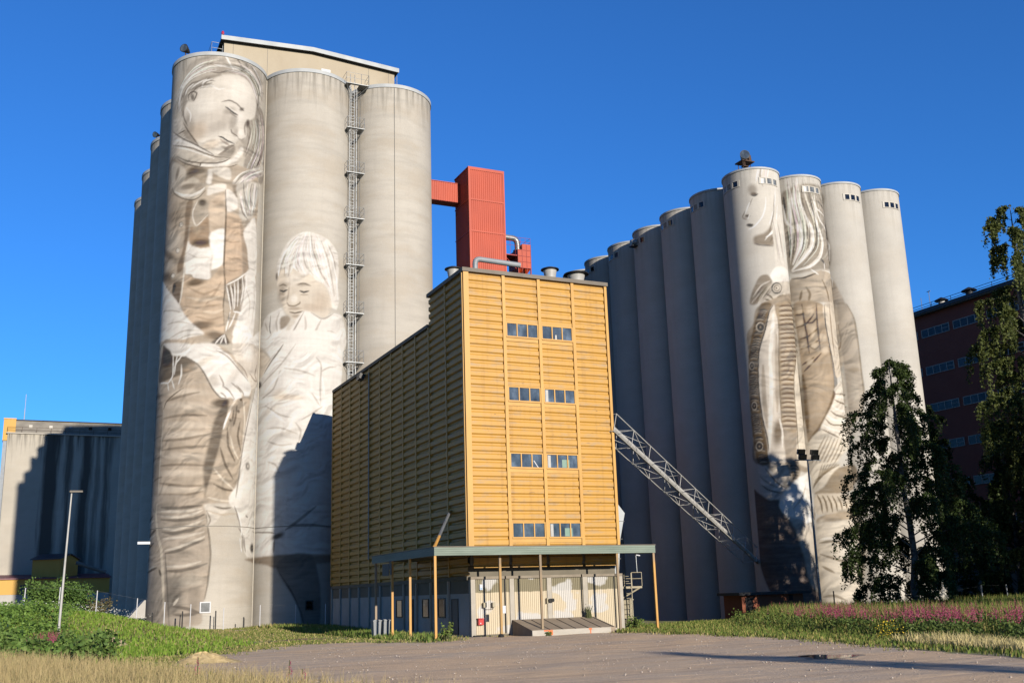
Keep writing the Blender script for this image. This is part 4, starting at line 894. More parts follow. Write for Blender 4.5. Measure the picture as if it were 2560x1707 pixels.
1 S 206 190 166 0.55 0.054 0.15 -375 1893 -319 1905 -212 1903
1 S 112 98 84 0.65 0.054 0.146 -380 1872 -321 1879 -213 1881
1 S 206 190 166 0.55 0.054 0.15 -377 1854 -323 1862 -216 1863
1 S 112 98 84 0.65 0.054 0.146 -383 1833 -325 1836 -217 1842
1 S 206 190 166 0.55 0.054 0.15 -380 1816 -327 1819 -220 1824
1 S 112 98 84 0.65 0.054 0.146 -385 1794 -327 1806 -221 1802
1 S 206 190 166 0.55 0.054 0.15 -383 1777 -329 1789 -224 1785
1 S 112 98 84 0.65 0.054 0.146 -388 1756 -331 1763 -224 1763
1 S 206 190 166 0.55 0.054 0.15 -385 1739 -333 1746 -227 1746
1 S 112 98 84 0.65 0.054 0.146 -391 1718 -335 1720 -228 1724
1 S 206 190 166 0.55 0.054 0.15 -388 1701 -336 1703 -231 1707
1 S 112 98 84 0.65 0.054 0.146 -393 1679 -337 1690 -231 1685
1 S 206 190 166 0.55 0.054 0.15 -391 1662 -339 1673 -234 1668
1 S 112 98 84 0.65 0.054 0.146 -396 1641 -341 1647 -235 1646
1 S 206 190 166 0.55 0.054 0.15 -393 1624 -342 1630 -238 1629
1 S 112 98 84 0.65 0.054 0.146 -399 1603 -344 1605 -238 1608
1 S 206 190 166 0.55 0.054 0.15 -396 1586 -346 1588 -241 1590
1 S 112 98 84 0.65 0.054 0.146 -401 1565 -346 1575 -241 1569
1 S 206 190 166 0.55 0.054 0.15 -398 1548 -348 1558 -244 1552
1 S 112 98 84 0.65 0.054 0.146 -404 1527 -350 1533 -244 1530
1 S 206 190 166 0.55 0.054 0.15 -401 1510 -352 1516 -247 1513
1 S 112 98 84 0.65 0.054 0.146 -406 1489 -353 1491 -248 1492
1 S 206 190 166 0.55 0.054 0.15 -404 1472 -355 1474 -250 1475
1 F 214 200 176 1 0.045 0 17 2592 45 2586 54 2132 54 1777 50 1387 49 1201 -281 1180 -262 1489 -235 1920 8 2320
1 S 120 106 90 0.7 0.036 0.109 8 2320 -232 1920 -259 1490 -282 1187
1 S 150 134 114 0.7 0.091 0.188 26 1958 26 1693 22 1477
1 S 140 124 104 0.7 0.027 0.109 20 2564 38 2533
1 S 140 124 104 0.7 0.027 0.109 20 2509 38 2478
1 S 140 124 104 0.7 0.027 0.109 20 2454 38 2423
1 S 140 124 104 0.7 0.027 0.109 20 2399 38 2369
1 S 140 124 104 0.7 0.027 0.109 20 2345 38 2314
1 S 140 124 104 0.7 0.027 0.109 20 2290 38 2260
1 S 140 124 104 0.7 0.027 0.109 20 2236 38 2206
1 S 140 124 104 0.7 0.027 0.109 20 2182 38 2152
1 F 182 160 132 0.97 0.054 0 43 2586 294 2569 304 2388 337 2121 330 1811 304 1722 198 1548 50 1385 54 1777 54 2221
1 S 96 82 66 0.75 0.063 0.156 112 2575 118 2438 129 2283 132 2140
1 S 96 82 66 0.75 0.063 0.156 235 2567 225 2386 228 2161
1 S 96 82 66 0.75 0.063 0.156 44 2486 86 2483 126 2493
1 S 96 82 66 0.75 0.063 0.156 42 2372 129 2396 206 2477
1 S 96 82 66 0.75 0.063 0.156 68 2269 146 2289 231 2357
1 S 96 82 66 0.75 0.063 0.156 68 2183 138 2200 229 2251
1 S 96 82 66 0.75 0.063 0.156 63 2041 169 2099
1 S 96 82 66 0.75 0.063 0.156 75 1986 130 2033 235 2134
1 S 96 82 66 0.75 0.063 0.156 138 2399 186 2405 220 2440
1 S 96 82 66 0.75 0.063 0.156 144 2192 184 2171 231 2206
1 E 216 194 162 0.65 0 0.29,0.32,0 90 2523
1 E 216 194 162 0.65 0 0.29,0.33,0 175 2514
1 E 216 194 162 0.65 0 0.29,0.32,0 80 2416
1 E 216 194 162 0.65 0 0.29,0.32,0 176 2351
1 E 216 194 162 0.65 0 0.29,0.32,0 88 2315
1 E 216 194 162 0.65 0 0.29,0.32,0 187 2288
1 E 216 194 162 0.65 0 0.29,0.32,0 95 2215
1 E 216 194 162 0.65 0 0.29,0.32,0 179 2207
1 E 216 194 162 0.65 0 0.28,0.32,0 132 2068
1 E 216 194 162 0.65 0 0.33,0.32,0 266 2269
1 E 216 194 162 0.65 0 0.34,0.32,0 274 2162
1 S 110 94 78 0.65 0.236 0.479 320 2192 354 1998 340 1812 203 1548 62 1394
1 S 110 94 78 0.65 0.236 0.479 61 1953 57 1733 57 1472
1 E 198 176 146 0.5 0 0.93,1.14,0 182 1888
1 E 204 182 152 0.5 0 0.66,0.95,0 136 1681
1 F 212 196 172 0.97 0.045 0 314 2571 667 2628 669 2303 671 2073 389 1929 356 1997 325 2210 304 2388
1 S 150 132 110 0.75 0.072 0.167 381 2580 371 2350 376 2126
1 S 150 132 110 0.75 0.072 0.167 668 2442 665 2239 401 2004
1 S 88 76 66 0.85 0.036 0.122 313 2562 306 2389 325 2210 356 1999
1 F 190 175 154 0.9 0.072 0 679 2626 760 2615 808 2472 818 2241 820 2014 821 1789 778 1631 675 1530 677 1712 680 2072 674 2348
1 S 150 136 116 0.7 0.054 0.163 762 2614 810 2471 820 2241 821 2014 821 1789 778 1631
1 E 160 144 122 0.6 0 0.5,0.27,0 759 2026
1 E 206 194 174 0.5 0 0.33,1.24,0 748 1838
1 F 226 213 192 1 0.045 0 630 2035 674 1937 676 1623 656 1439 295 1408 165 1479 202 1565 276 1677 336 1785 335 1838
1 S 128 112 94 0.75 0.054 0.156 327 1784 621 1809 664 1812
1 S 128 112 94 0.75 0.054 0.156 315 1735 392 1715 661 1709
1 S 128 112 94 0.75 0.054 0.156 262 1638 342 1598 649 1595
1 S 128 112 94 0.75 0.054 0.156 211 1569 286 1517 630 1553
1 S 128 112 94 0.75 0.054 0.156 169 1485 240 1448 321 1412
1 S 128 112 94 0.75 0.054 0.156 320 1445 629 1540 654 1599
1 S 242 234 218 0.8 0.072 0.188 336 1759 628 1781
1 S 242 234 218 0.8 0.072 0.188 286 1677 364 1647 651 1653
1 S 242 234 218 0.8 0.072 0.188 230 1599 313 1557 633 1575
1 S 242 234 218 0.8 0.072 0.188 187 1522 253 1482 347 1464
1 F 216 203 180 0.97 0.054 0 49 1374 164 1476 295 1408 656 1438 359 1282 248 1190 46 1201
1 S 150 134 112 0.65 0.045 0.136 60 1200 116 1295 195 1428
1 S 150 134 112 0.65 0.045 0.136 90 1197 146 1293 221 1422
1 S 150 134 112 0.65 0.045 0.136 120 1195 178 1292 249 1416
1 S 150 134 112 0.65 0.045 0.136 149 1193 209 1290 279 1411
1 S 150 134 112 0.65 0.045 0.136 178 1191 243 1290 312 1407
1 S 150 134 112 0.65 0.045 0.136 208 1190 278 1290 350 1404
1 S 150 134 112 0.65 0.045 0.136 240 1190 319 1291 398 1402
1 E 120 108 94 1 0 0.37,0.42,0 -507 2331
1 S 206 192 170 0.85 0.018 0.109 -474 2328 -480 2309 -493 2297 -510 2294 -526 2301 -537 2316 -540 2336 -534 2354 -521 2366 -504 2369 -488 2362 -477 2347 -474 2328
1 S 60 54 50 0.8 0.018 0.095 -485 2329 -489 2317 -498 2308 -509 2306 -520 2311 -527 2321 -529 2334 -525 2346 -516 2355 -505 2357 -494 2352 -487 2342 -485 2329
1 E 190 176 154 0.8 0 0.08,0.09,0 -507 2331
1 E 120 108 94 1 0 0.25,0.34,0 -610 2014
1 S 206 192 170 0.85 0.018 0.109 -588 2010 -592 1995 -601 1985 -613 1983 -624 1989 -631 2002 -633 2018 -628 2033 -619 2043 -607 2045 -596 2039 -589 2026 -588 2010
1 S 60 54 50 0.8 0.018 0.095 -595 2011 -598 2001 -604 1995 -612 1993 -619 1997 -624 2006 -625 2017 -622 2027 -616 2033 -608 2034 -601 2030 -596 2022 -595 2011
1 E 190 176 154 0.8 0 0.06,0.08,0 -610 2014
1 E 120 108 94 1 0 0.28,0.35,0 -621 1677
1 S 206 192 170 0.85 0.018 0.109 -597 1673 -601 1658 -611 1647 -624 1645 -636 1651 -645 1664 -647 1681 -641 1696 -631 1706 -618 1709 -606 1703 -598 1690 -597 1673
1 S 60 54 50 0.8 0.018 0.095 -605 1674 -608 1664 -614 1657 -623 1655 -631 1660 -637 1668 -638 1679 -634 1690 -627 1696 -619 1698 -611 1694 -606 1685 -605 1674
1 E 190 176 154 0.8 0 0.06,0.08,0 -621 1677
1 E 120 108 94 1 0 0.36,0.38,0 -606 1340
1 S 206 192 170 0.85 0.018 0.109 -575 1337 -581 1320 -593 1309 -609 1306 -625 1313 -637 1327 -640 1345 -633 1361 -619 1372 -602 1375 -587 1368 -577 1354 -575 1337
1 S 60 54 50 0.8 0.018 0.095 -585 1338 -589 1327 -597 1319 -608 1317 -619 1322 -626 1331 -628 1343 -624 1354 -615 1362 -604 1363 -593 1359 -587 1350 -585 1338
1 E 190 176 154 0.8 0 0.08,0.08,0 -606 1340
1 F 176 160 138 0.95 0.063 0 -553 1188 -269 1180 -295 1072 -407 988 -494 1101
1 S 110 98 86 0.65 0.045 0.15 -374 1162 -337 1170 -292 1160
1 S 110 98 86 0.65 0.045 0.15 -368 1136 -340 1144 -295 1135
1 S 110 98 86 0.65 0.045 0.15 -362 1109 -343 1117 -298 1110
1 S 110 98 86 0.65 0.045 0.15 -356 1083 -345 1091 -301 1085
1 S 110 98 86 0.65 0.045 0.15 -349 1056 -348 1065 -304 1060
1 F 212 198 176 0.95 0.045 0 -527 1186 -405 1179 -376 1055 -406 1015 -484 1051
1 F 216 206 192 1 0.045 0 -644 1197 -573 1157 -483 1034 -407 982 -451 949 -555 980 -621 1027 -632 1113
1 F 208 198 184 1 0.054 0 -630 963 -445 942 -479 902 -563 899 -624 928
1 S 90 80 72 0.8 0.036 0.122 -573 1157 -485 1034 -407 982
1 S 110 100 90 0.8 0.036 0.136 -619 1025 -555 978 -453 948
1 S 160 148 134 0.7 0.054 0.163 -626 1095 -551 1031 -481 993
1 F 130 116 102 0.9 0.091 0 -757 1001 -632 947 -563 899 -480 895 -466 797 -392 722 -230 673 40 451 31 48 -525 62 -731 464
1 F 206 194 176 0.8 0.109 0 -414 755 -241 697 31 534 31 128 -266 211 -322 449 -374 649
1 F 234 226 213 1 0.036 0 -404 988 -297 1072 27 1162 41 1032 49 864 27 732 -237 704 -316 735 -396 753 -465 795 -488 861 -454 935
1 S 190 178 160 0.7 0.082 0.167 -212 1018 -285 908 -373 827
1 S 150 134 114 0.8 0.045 0.15 -237 706 21 732 46 847
1 F 216 203 180 0.97 0.045 0 39 1202 302 1190 221 1087 130 1007 59 959 47 1074
1 S 150 134 112 0.65 0.045 0.136 53 997 103 1078 146 1193
1 S 150 134 112 0.65 0.045 0.136 56 1009 117 1087 169 1192
1 S 150 134 112 0.65 0.045 0.136 60 1020 130 1096 192 1191
1 S 150 134 112 0.65 0.045 0.136 64 1032 144 1105 216 1190
1 S 150 134 112 0.65 0.045 0.136 68 1043 158 1115 241 1190
1 S 150 134 112 0.65 0.045 0.136 71 1055 172 1124 266 1190
1 S 150 134 112 0.65 0.045 0.136 75 1066 187 1134 294 1190
1 F 158 141 118 0.9 0.072 0 58 953 145 1012 282 1160 666 1212 656 1040 240 944
1 F 204 189 165 0.95 0.054 0 66 946 222 951 651 911 659 832 132 782 53 812
1 S 112 98 82 0.75 0.054 0.146 81 945 104 885 111 793
1 S 112 98 82 0.75 0.054 0.146 122 939 144 879 150 798
1 S 112 98 82 0.75 0.054 0.146 161 933 184 874 190 803
1 S 112 98 82 0.75 0.054 0.146 202 929 226 870 231 808
1 S 112 98 82 0.75 0.054 0.146 245 924 271 866 276 814
1 S 112 98 82 0.75 0.054 0.146 292 921 322 862 327 821
1 S 112 98 82 0.75 0.054 0.146 349 918 389 861 395 829
1 F 178 160 136 0.95 0.054 0 50 721 132 782 642 833 634 763 197 721
1 F 212 199 177 0.9 0.109 0 53 710 197 719 701 746 649 271 300 57 41 56
1 S 130 116 98 0.7 0.091 0.208 59 557 181 564 282 524
1 S 130 116 98 0.7 0.091 0.208 58 467 206 412 275 390
1 S 130 116 98 0.7 0.091 0.208 48 128 138 135 231 95
1 S 130 116 98 0.7 0.091 0.208 65 369 156 317
1 S 238 230 216 0.8 0.072 0.208 70 585 143 590 232 574
1 E 240 232 218 0.7 0 1.26,0.57,0 364 467
1 E 70 66 62 0.7 0 0.48,0.32,0 90 55
"""
def spline(P, closed, n=5):
    P = np.asarray(P, float)
    if len(P) < 3: return P
    if closed: Q = np.vstack([P[-1], P, P[0], P[1]])
    else: Q = np.vstack([2*P[0]-P[1], P, 2*P[-1]-P[-2]])
    out = []
    for i in range(1, len(Q)-2):
        p0, p1, p2, p3 = Q[i-1], Q[i], Q[i+1], Q[i+2]
        for q in range(n):
            t = q/n
            a = .5*((2*p1)+(p2-p0)*t+(2*p0-5*p1+4*p2-p3)*t*t+(3*p1-p0-3*p2+p3)*t**3)
            b = p1*(1-t)+p2*t
            out.append(.75*a+.25*b)
    if not closed: out.append(P[-1])
    return np.array(out)
def blur(a, r):
    r = int(round(r))
    if r < 1: return a
    for ax in (0, 1):
        for _ in range(2):
            p = np.pad(a, [(r+1, r) if k == ax else (0, 0) for k in (0, 1)], mode='edge').cumsum(ax)
            n = a.shape[ax]; k = 2*r+1
            a = (np.take(p, range(k, k+n), ax)-np.take(p, range(0, n), ax))/k
    return a
class Canvas:
    # a painted wall unrolled to (arc length, height); values are paint colour and cover
    def __init__(s, s0, s1, z0, z1, res):
        s.s0, s.z0, s.res = s0, z0, res
        s.W, s.H = int((s1-s0)/res)+1, int((z1-z0)/res)+1
        s.rgb = np.zeros((s.H, s.W, 3)); s.a = np.zeros((s.H, s.W))
    def put(s, y0, x0, m, col):
        h, w = m.shape; sl = np.s_[y0:y0+h, x0:x0+w]
        a0 = s.a[sl]; an = m+a0*(1-m)
        k = np.where(an > 1e-6, m/np.maximum(an, 1e-6), 0)[..., None]
        s.rgb[sl] = s.rgb[sl]*(1-k)+np.array(col)*k; s.a[sl] = an
    def box(s, P, pad):
        lo = np.floor((P.min(0)-[s.s0, s.z0]-pad)/s.res).astype(int); hi = np.ceil((P.max(0)-[s.s0, s.z0]+pad)/s.res).astype(int)+1
        return max(lo[0], 0), min(hi[0], s.W), max(lo[1], 0), min(hi[1], s.H)
    def fill(s, P, col, al, soft):
        P = spline(P, True); x0, x1, y0, y1 = s.box(P, soft*1.6+s.res)
        if x1 <= x0 or y1 <= y0: return
        X = s.s0+(np.arange(x0, x1)+.5)*s.res; m = np.zeros((y1-y0, x1-x0), bool)
        Y = s.z0+(np.arange(y0, y1)+.5)*s.res
        for i in range(len(P)):
            a, b = P[i-1], P[i]
            if a[1] == b[1]: continue
            if a[1] > b[1]: a, b = b, a
            r = np.where((Y >= a[1]) & (Y < b[1]))[0]
            if len(r): m[r] ^= X[None, :] > (a[0]+(b[0]-a[0])*(Y[r]-a[1])/(b[1]-a[1]))[:, None]
        s.put(y0, x0, blur(m.astype(float), max(soft*.6/s.res, .6))*al, col)
    def stroke(s, P, col, al, w, soft):
        P = spline(P, False, 4); x0, x1, y0, y1 = s.box(P, w+soft)
        if x1 <= x0 or y1 <= y0: return
        X, Y = np.meshgrid(s.s0+(np.arange(x0, x1)+.5)*s.res, s.z0+(np.arange(y0, y1)+.5)*s.res)
        best = np.full(X.shape, -9.); n = len(P)-1; soft = max(soft, s.res*1.2)
        for i in range(n):
            a, b = P[i], P[i+1]; d = b-a; L = d@d+1e-9
            t = np.clip(((X-a[0])*d[0]+(Y-a[1])*d[1])/L, 0, 1)
            u = (i+t)/n; wd = w*.5*np.minimum(1, .35+2.6*np.minimum(u, 1-u))
            best = np.maximum(best, wd+soft*.5-np.hypot(X-a[0]-t*d[0], Y-a[1]-t*d[1]))
        m = np.clip(best/soft, 0, 1); m = m*m*(3-2*m)
        s.put(y0, x0, m*al, col)
    def blob(s, c, col, al, rx, ry, rot):
        c = np.array([c]); R = max(rx, ry)*1.6; x0, x1, y0, y1 = s.box(c, R)
        if x1 <= x0 or y1 <= y0: return
        X, Y = np.meshgrid(s.s0+(np.arange(x0, x1)+.5)*s.res-c[0, 0], s.z0+(np.arange(y0, y1)+.5)*s.res-c[0, 1])
        cs, sn = math.cos(-rot), math.sin(-rot); u = (X*cs-Y*sn)/max(rx, .02); v = (X*sn+Y*cs)/max(ry, .02)
        d = np.hypot(u, v); m = np.clip((1.5-d)/1.1, 0, 1); m = m*m*(3-2*m)
        s.put(y0, x0, m*al, col)
def paint_murals(res=.05):
    cv = [Canvas(-12.6, 12.6, 0, 51.4, res), Canvas(-7.2, 13, -1, 37.8, res*.8)]
    for ln in MURAL.strip().splitlines():
        t = ln.split(); m, op = int(t[0]), t[1]; c = [int(v)/255 for v in t[2:5]]
        c = [((v+.055)/1.055)**2.4 for v in c]; al, so = float(t[5]), float(t[6])
        P = np.array(list(map(int, t[8:])), float).reshape(-1, 2)/100; C = cv[m]
        if op == 'F': C.fill(P, c, al, so)
        elif op == 'S': C.stroke(P, c, al, float(t[7]), so)
        elif op == 'H':
            # a sheaf of fine strands lying between two guide lines
            w, n, k, jit = t[7].split(','); k = int(k); A, B = P[:k], P[k:2*k]
            for i in range(int(n)):
                u = RNG.random(); lo = RNG.random()*.35; hi = 1-RNG.random()*.3; Q = A*(1-u)+B*u+RNG.normal(size=(k, 2))*float(jit)*.16
                q = spline(Q, False, 6); q = q[int(lo*len(q)):max(int(hi*len(q)), int(lo*len(q))+3)]
                C.stroke(q[::2] if len(q) > 8 else q, [v*(.8+.4*RNG.random()) for v in c], al*(.55+.45*RNG.random()), float(w)*(.6+.9*RNG.random()), so)
        else: C.blob(P[0], c, al, *map(float, t[7].split(',')))
    for C, faces in zip(cv, (((-9.5, -2.2, 42.5, 50.), (2.8, 7.6, 23.2, 30.5)), ((-7, 0, 27.5, 37.5),))):
        # charcoal finish: creases and dry-brush grain over the cloth, less on the faces
        Y, X = np.mgrid[0:C.H, 0:C.W]; S_, Z_ = C.s0+X*C.res, C.z0+Y*C.res
        wx, wy = vnoise(C, 1.7, 1.7)*1.6, vnoise(C, 1.7, 1.7)*1.6
        f3 = vnoise(C, .16, .9); f4 = vnoise(C, .45, .13)
        hf = vnoise(C, 1.9, 1.0, wx, wy)+.55*vnoise(C, .95, .5, wx*1.2, wy)+.22*vnoise(C, .4, .25, wx, wy); gz, gs = np.gradient(hf, C.res); rel = gs*.55-gz*.75
        calm = np.ones(S_.shape)
        for a, b, c0, d in faces: calm *= 1-.85*np.clip(np.minimum(np.minimum(S_-a, b-S_), np.minimum(Z_-c0, d-Z_))/.6, 0, 1)
        g = 1+calm*(np.clip(rel*.30, -.36, .20))+.10*(f3-.5)+.08*(f4-.5)
        lum = C.rgb@np.array([.25, .6, .15]); lum = lum[..., None]; col = lum+(C.rgb-lum)*.62
        pale = np.clip((lum-.52)*4, 0, 1); g = 1+(g[..., None]-1)*(1-.45*pale)
        k = 1.22 if C is cv[0] else 1.5
        C.rgb = np.clip((.44+(col-.44)*k)*g*(1 if C is cv[0] else .93), .03, .85)
    return cv
def vnoise(C, sx, sz, wx=0, wy=0):
    nx_, ny_ = int((C.W*C.res+8)/sx)+6, int((C.H*C.res+8)/sz)+6; G = RNG.random((ny_, nx_))
    Y, X = np.mgrid[0:C.H, 0:C.W]; u = np.clip((X*C.res+wx)/sx+1, 0, nx_-2.001); v = np.clip((Y*C.res+wy)/sz+1, 0, ny_-2.001)
    i, j = u.astype(int), v.astype(int); a, b = u-i, v-j; a, b = a*a*(3-2*a), b*b*(3-2*b)
    return (G[j, i]*(1-a)+G[j, i+1]*a)*(1-b)+(G[j+1, i]*(1-a)+G[j+1, i+1]*a)*b
# ---------------------------------------------------------------- silos
R1, H1, Y1 = 4.333, 51.32, 93.10; XS1 = [13.995+8.387*i for i in range(3)]
R2, H2, Y2 = 2.463, 37.73, 68.9; XS2 = [56.53+4.69*i for i in range(4)]
CV = paint_murals(.05)
def shell(x, y, R, z0, H, mat, parent, paint=None):
    if paint is None:
        a = np.linspace(-math.pi, math.pi, 97)[:-1]; z = np.array([z0, H-.3])
    else:
        cv, off, g = paint
        a = np.concatenate([np.arange(-math.pi, -.02, .07/R), np.linspace(0, math.pi, 60)[:-1]]); z = np.arange(z0, H-.3+.04, .075); z[-1] = H-.3
    n, m = len(a), len(z); A, Z = np.meshgrid(a, z)
    V = np.stack([x+R*np.cos(A), y+R*np.sin(A), Z], -1).reshape(-1, 3)
    i, j = np.meshgrid(np.arange(n), np.arange(m-1)); i, j = i.ravel(), j.ravel(); k = (i+1) % n
    F = np.stack([j*n+i, j*n+k, (j+1)*n+k, (j+1)*n+i], -1); t = None
    if paint is not None:
        S = (A+g)*R+off; X = (S-cv.s0)/cv.res-.5; Yc = (Z-cv.z0)/cv.res-.5
        ok = (A < .0) & (X > 0) & (X < cv.W-2) & (Yc > 0) & (Yc < cv.H-2)
        x0 = np.clip(X.astype(int), 0, cv.W-2); y0 = np.clip(Yc.astype(int), 0, cv.H-2); fx = np.clip(X-x0, 0, 1)[..., None]; fy = np.clip(Yc-y0, 0, 1)[..., None]
        full = np.concatenate([cv.rgb*PAINT_K, cv.a[..., None]], -1)
        t = (full[y0, x0]*(1-fx)+full[y0, x0+1]*fx)*(1-fy)+(full[y0+1, x0]*(1-fx)+full[y0+1, x0+1]*fx)*fy
        t[..., 3] *= ok; t = t.reshape(-1, 4)
    return raw('shell', V, F, mat, parent, t, smooth=True)
PAINT_K = 1.0
def silo(label, x, y, R, H, mat, paint=None, group=None, z0=-.6, rim='rim_sheet', rimh=.36):
    t = thing('concrete_silo', label, 'silo', (x, y, 0), group)
    shell(x, y, R, z0, H, mat, t, paint)
    MB().lathe((x, y, 0), [(R-.3, H-.32), (R+.07, H-.30), (R+.07, H-.30+rimh), (R-.3, H-.28+rimh), (R-.35, H-.02)], 96).build('rim', rim, t, True)
    return t
g1 = math.acos(4.1935/R1); w1 = math.pi-2*g1
GL = 'tall pale silos of the left block'
SL = [silo('tallest pale silo painted with a woman in a scarf looking down', XS1[0], Y1, R1, H1, 'silo_paint', (CV[0], 0., g1), GL),
      silo('pale silo painted low down with a fair haired child in a white coat', XS1[1], Y1, R1, H1, 'silo_paint', (CV[0], w1*R1, g1), GL),
      silo('bare unpainted pale silo right of the caged ladder, with rust streaks under its rim', XS1[2], Y1, R1, H1, 'silo', None, GL)]
names = ['first one', 'second one', 'third one', 'fourth one']
for j in range(4):
    silo('shaded pale silo, %s behind the painted woman' % names[j], XS1[0]+.03*(j+1)*.9, Y1+9.21*(j+1), R1, H1, 'silo', None, GL)
def silo_window(t, x, y, R, a0, a1, z0, z1, panes, fm='frame_light'):
    # a strip of three panes bent round the wall
    n = 12; m = MB()
    def band(lo, hi, za, zb, r0, r1, k=4):
        for i in range(k):
            p, q = lo+(hi-lo)*i/k, lo+(hi-lo)*(i+1)/k
            P = [(x+r*math.cos(b), y+r*math.sin(b)) for r, b in ((r0, p), (r1, p), (r1, q), (r0, q))]; m.prism(P, za, zb)
    a0, a1 = math.radians(a0), math.radians(a1); w = (a1-a0); fr = .09
    band(a0, a1, z0, z0+.07, R-.02, R+.05, 8); band(a0, a1, z1-.07, z1, R-.02, R+.05, 8)
    ed = [0, fr, .295, .375, .60, .70, .915, 1]
    for i in (0, 2, 4, 6): band(a0+w*ed[i], a0+w*ed[i+1], z0+.07, z1-.07, R-.02, R+.048, 2)
    f = m.build('window', fm, t)
    for i, gm in zip((1, 3, 5), panes):
        if gm is None: continue
        m = MB(); band(a0+w*ed[i], a0+w*ed[i+1], z0+.07, z1-.07, R-.02, R+.018, 3); m.build('pane', gm, f)
    return f
g2 = math.acos(2.345/R2); w2 = math.pi-2*g2
GR = 'slender silos of the right block'
lab = ['corner silo painted with a face in profile, a floodlight on its rim', 'silo painted with long hair and a knitted sleeve, beside the corner silo', 'mostly bare sunlit silo, second from the right end of the right block', 'bare sunlit silo at the right end of the right block, above the birch']
SR = []
for i in range(4):
    t = silo(lab[i], XS2[i], Y2, R2, H2, 'rsilo_paint' if i < 3 else 'rsilo', (CV[1], i*w2*R2, g2) if i < 3 else None, GR, -1.2, 'rim_sheet', .17); SR.append(t)
    gm = ['glass_light']*3 if i < 2 else ['glass_dark']*3
    silo_window(t, XS2[i], Y2, R2, -113, -66, 36.02-.1*i, 36.64-.1*i, gm)
silo_window(SR[0], XS2[0], Y2, R2, -203, -152, 36.02, 36.66, ['frame_blue', 'old_grey', 'glass_dark'])
num = ['first', 'second', 'third', 'fourth', 'fifth', 'sixth']
for j in range(6):
    y = Y2+5.1*(j+1)
    t = silo('shaded grey silo, %s one behind the corner silo with the painted face' % num[j], XS2[0], y, R2, H2, 'rsilo', None, GR, -1.2, 'rim_sheet', .17)
    silo_window(t, XS2[0], y, R2, -203, -152, 36.02, 36.66, [['glass_dark', 'old_grey', 'glass_dark'], ['glass', 'old_grey', 'glass_dark'], [None, 'old_grey', 'glass_dark'], ['glass_dark', 'glass', 'glass'], ['glass', 'glass', 'glass_dark'], ['glass']*3][j])
    if j == 2:
        h = thing('wall_fan_hood', 'round grey fan hood sticking out of a shaded silo beside its window', 'fan hood', (54.0, y+.2, 36.3)); d = Vector((-1, .08, 0))
        MB().tube([(54.1, y+.2, 36.35), (53.72, y+.24, 36.35), (53.5, y+.26, 36.3)], [.33, .33, .26], 16).build('hood', 'galv', h, True)
        MB().box(53.45, 54.1, y-.12, y+.58, 35.86, 35.94).build('bracket', 'dark_metal', h)
# windows low on the painted silos
def wall_window(par, cx, cy, cz, w, h, nx, gm, fm):
    ax = Vector((-nx[1], nx[0], 0)); n = Vector((nx[0], nx[1], 0)); f = MB()
    for s in (-1, 1):
        f.obox(Vector((cx, cy, cz))+ax*s*(w/2-.045), ax*.045, n*.05, (0, 0, h/2)); f.obox(Vector((cx, cy, cz))+Vector((0, 0, s*(h/2-.045))), ax*(w/2-.09), n*.05, (0, 0, .045))
    fo = f.build('window', fm, par); MB().obox((cx, cy, cz), ax*(w/2-.09), n*.02, (0, 0, h/2-.09)).build('pane', gm, fo); return fo
def on_cyl(x, y, R, deg, d=0.): a = math.radians(deg); return (x+(R+d)*math.cos(a), y+(R+d)*math.sin(a)), (math.cos(a), math.sin(a))
p, n = on_cyl(XS1[0], Y1, R1, -92.5, .02); wall_window(SL[0], p[0], p[1], 2.0, .86, .88, n, 'glass_light', 'white')
p, n = on_cyl(XS1[1], Y1, R1, -91, .02); wall_window(SL[1], p[0], p[1], 1.9, .66, .78, n, 'glass_dark', 'dark_metal')
for i, a in ((2, -95), (3, -120), (3, -60)):
    p, n = on_cyl(XS2[i], Y2, R2, a, .02); wall_window(SR[i], p[0], p[1], 1.15, .8, .7, n, 'glass_dark', 'frame_light')
# seam pipe between the two painted silos, lightning cable on the bare one
q = Y1-math.sqrt(R1*R1-4.1935**2); xm = (XS1[0]+XS1[1])/2
tag(MB().tube([(xm, q-.10, .2), (xm, q-.10, H1-.2)], .05, 8).build('rain_pipe', 'kerb'), 'thin pipe running down the seam between the two painted silos', 'pipe')
p, n = on_cyl(XS1[2], Y1, R1, -100, .03); MB().tube([(*p, .2), (*p, H1+.3)], .022, 6).build('lightning_cable', 'galv_dark', SL[2])
# ring joint low on the painted silos
for i in (0, 1): MB().lathe((XS1[i], Y1, 0), [(R1-.02, 8.43), (R1+.018, 8.45), (R1+.018, 8.50), (R1-.02, 8.52)], 96, False).build('ring_joint', 'old_grey', SL[i], True)
# head house on the left block
hh = thing('head_house', 'rendered gabled head house standing on top of the pale silos', 'head house', (23.2, 94.5, H1))
x0, x1, y0, y1, e0, e1, xr, zr = 14.46, 31.95, 94.54, 121., 55.75, 55.75, 23.2, 56.25
MB().prism([(x0, H1-.25), (x1, H1-.25), (x1, e1), (xr, zr), (x0, e0)], y0, y1, 'y').build('wall', 'plaster', hh)
rf = MB()
for xa, za, xb, zb in ((x0-.35, e0+.02, xr, zr+.08), (xr, zr+.08, x1+.35, e1+.02)): rf.prism([(xa, za), (xb, zb), (xb, zb+.18), (xa, za+.18)], y0-.45, y1+.4, 'y')
rf.build('roof', 'bitumen', hh)
fa = MB()
for xa, za, xb, zb in ((x0-.36, e0+.06, xr, zr+.12), (xr, zr+.12, x1+.36, e1+.06)): fa.prism([(xa, za-.10), (xb, zb-.10), (xb, zb+.36), (xa, za+.36)], y0-.52, y0-.46, 'y')
fa.build('fascia', 'zinc', hh)
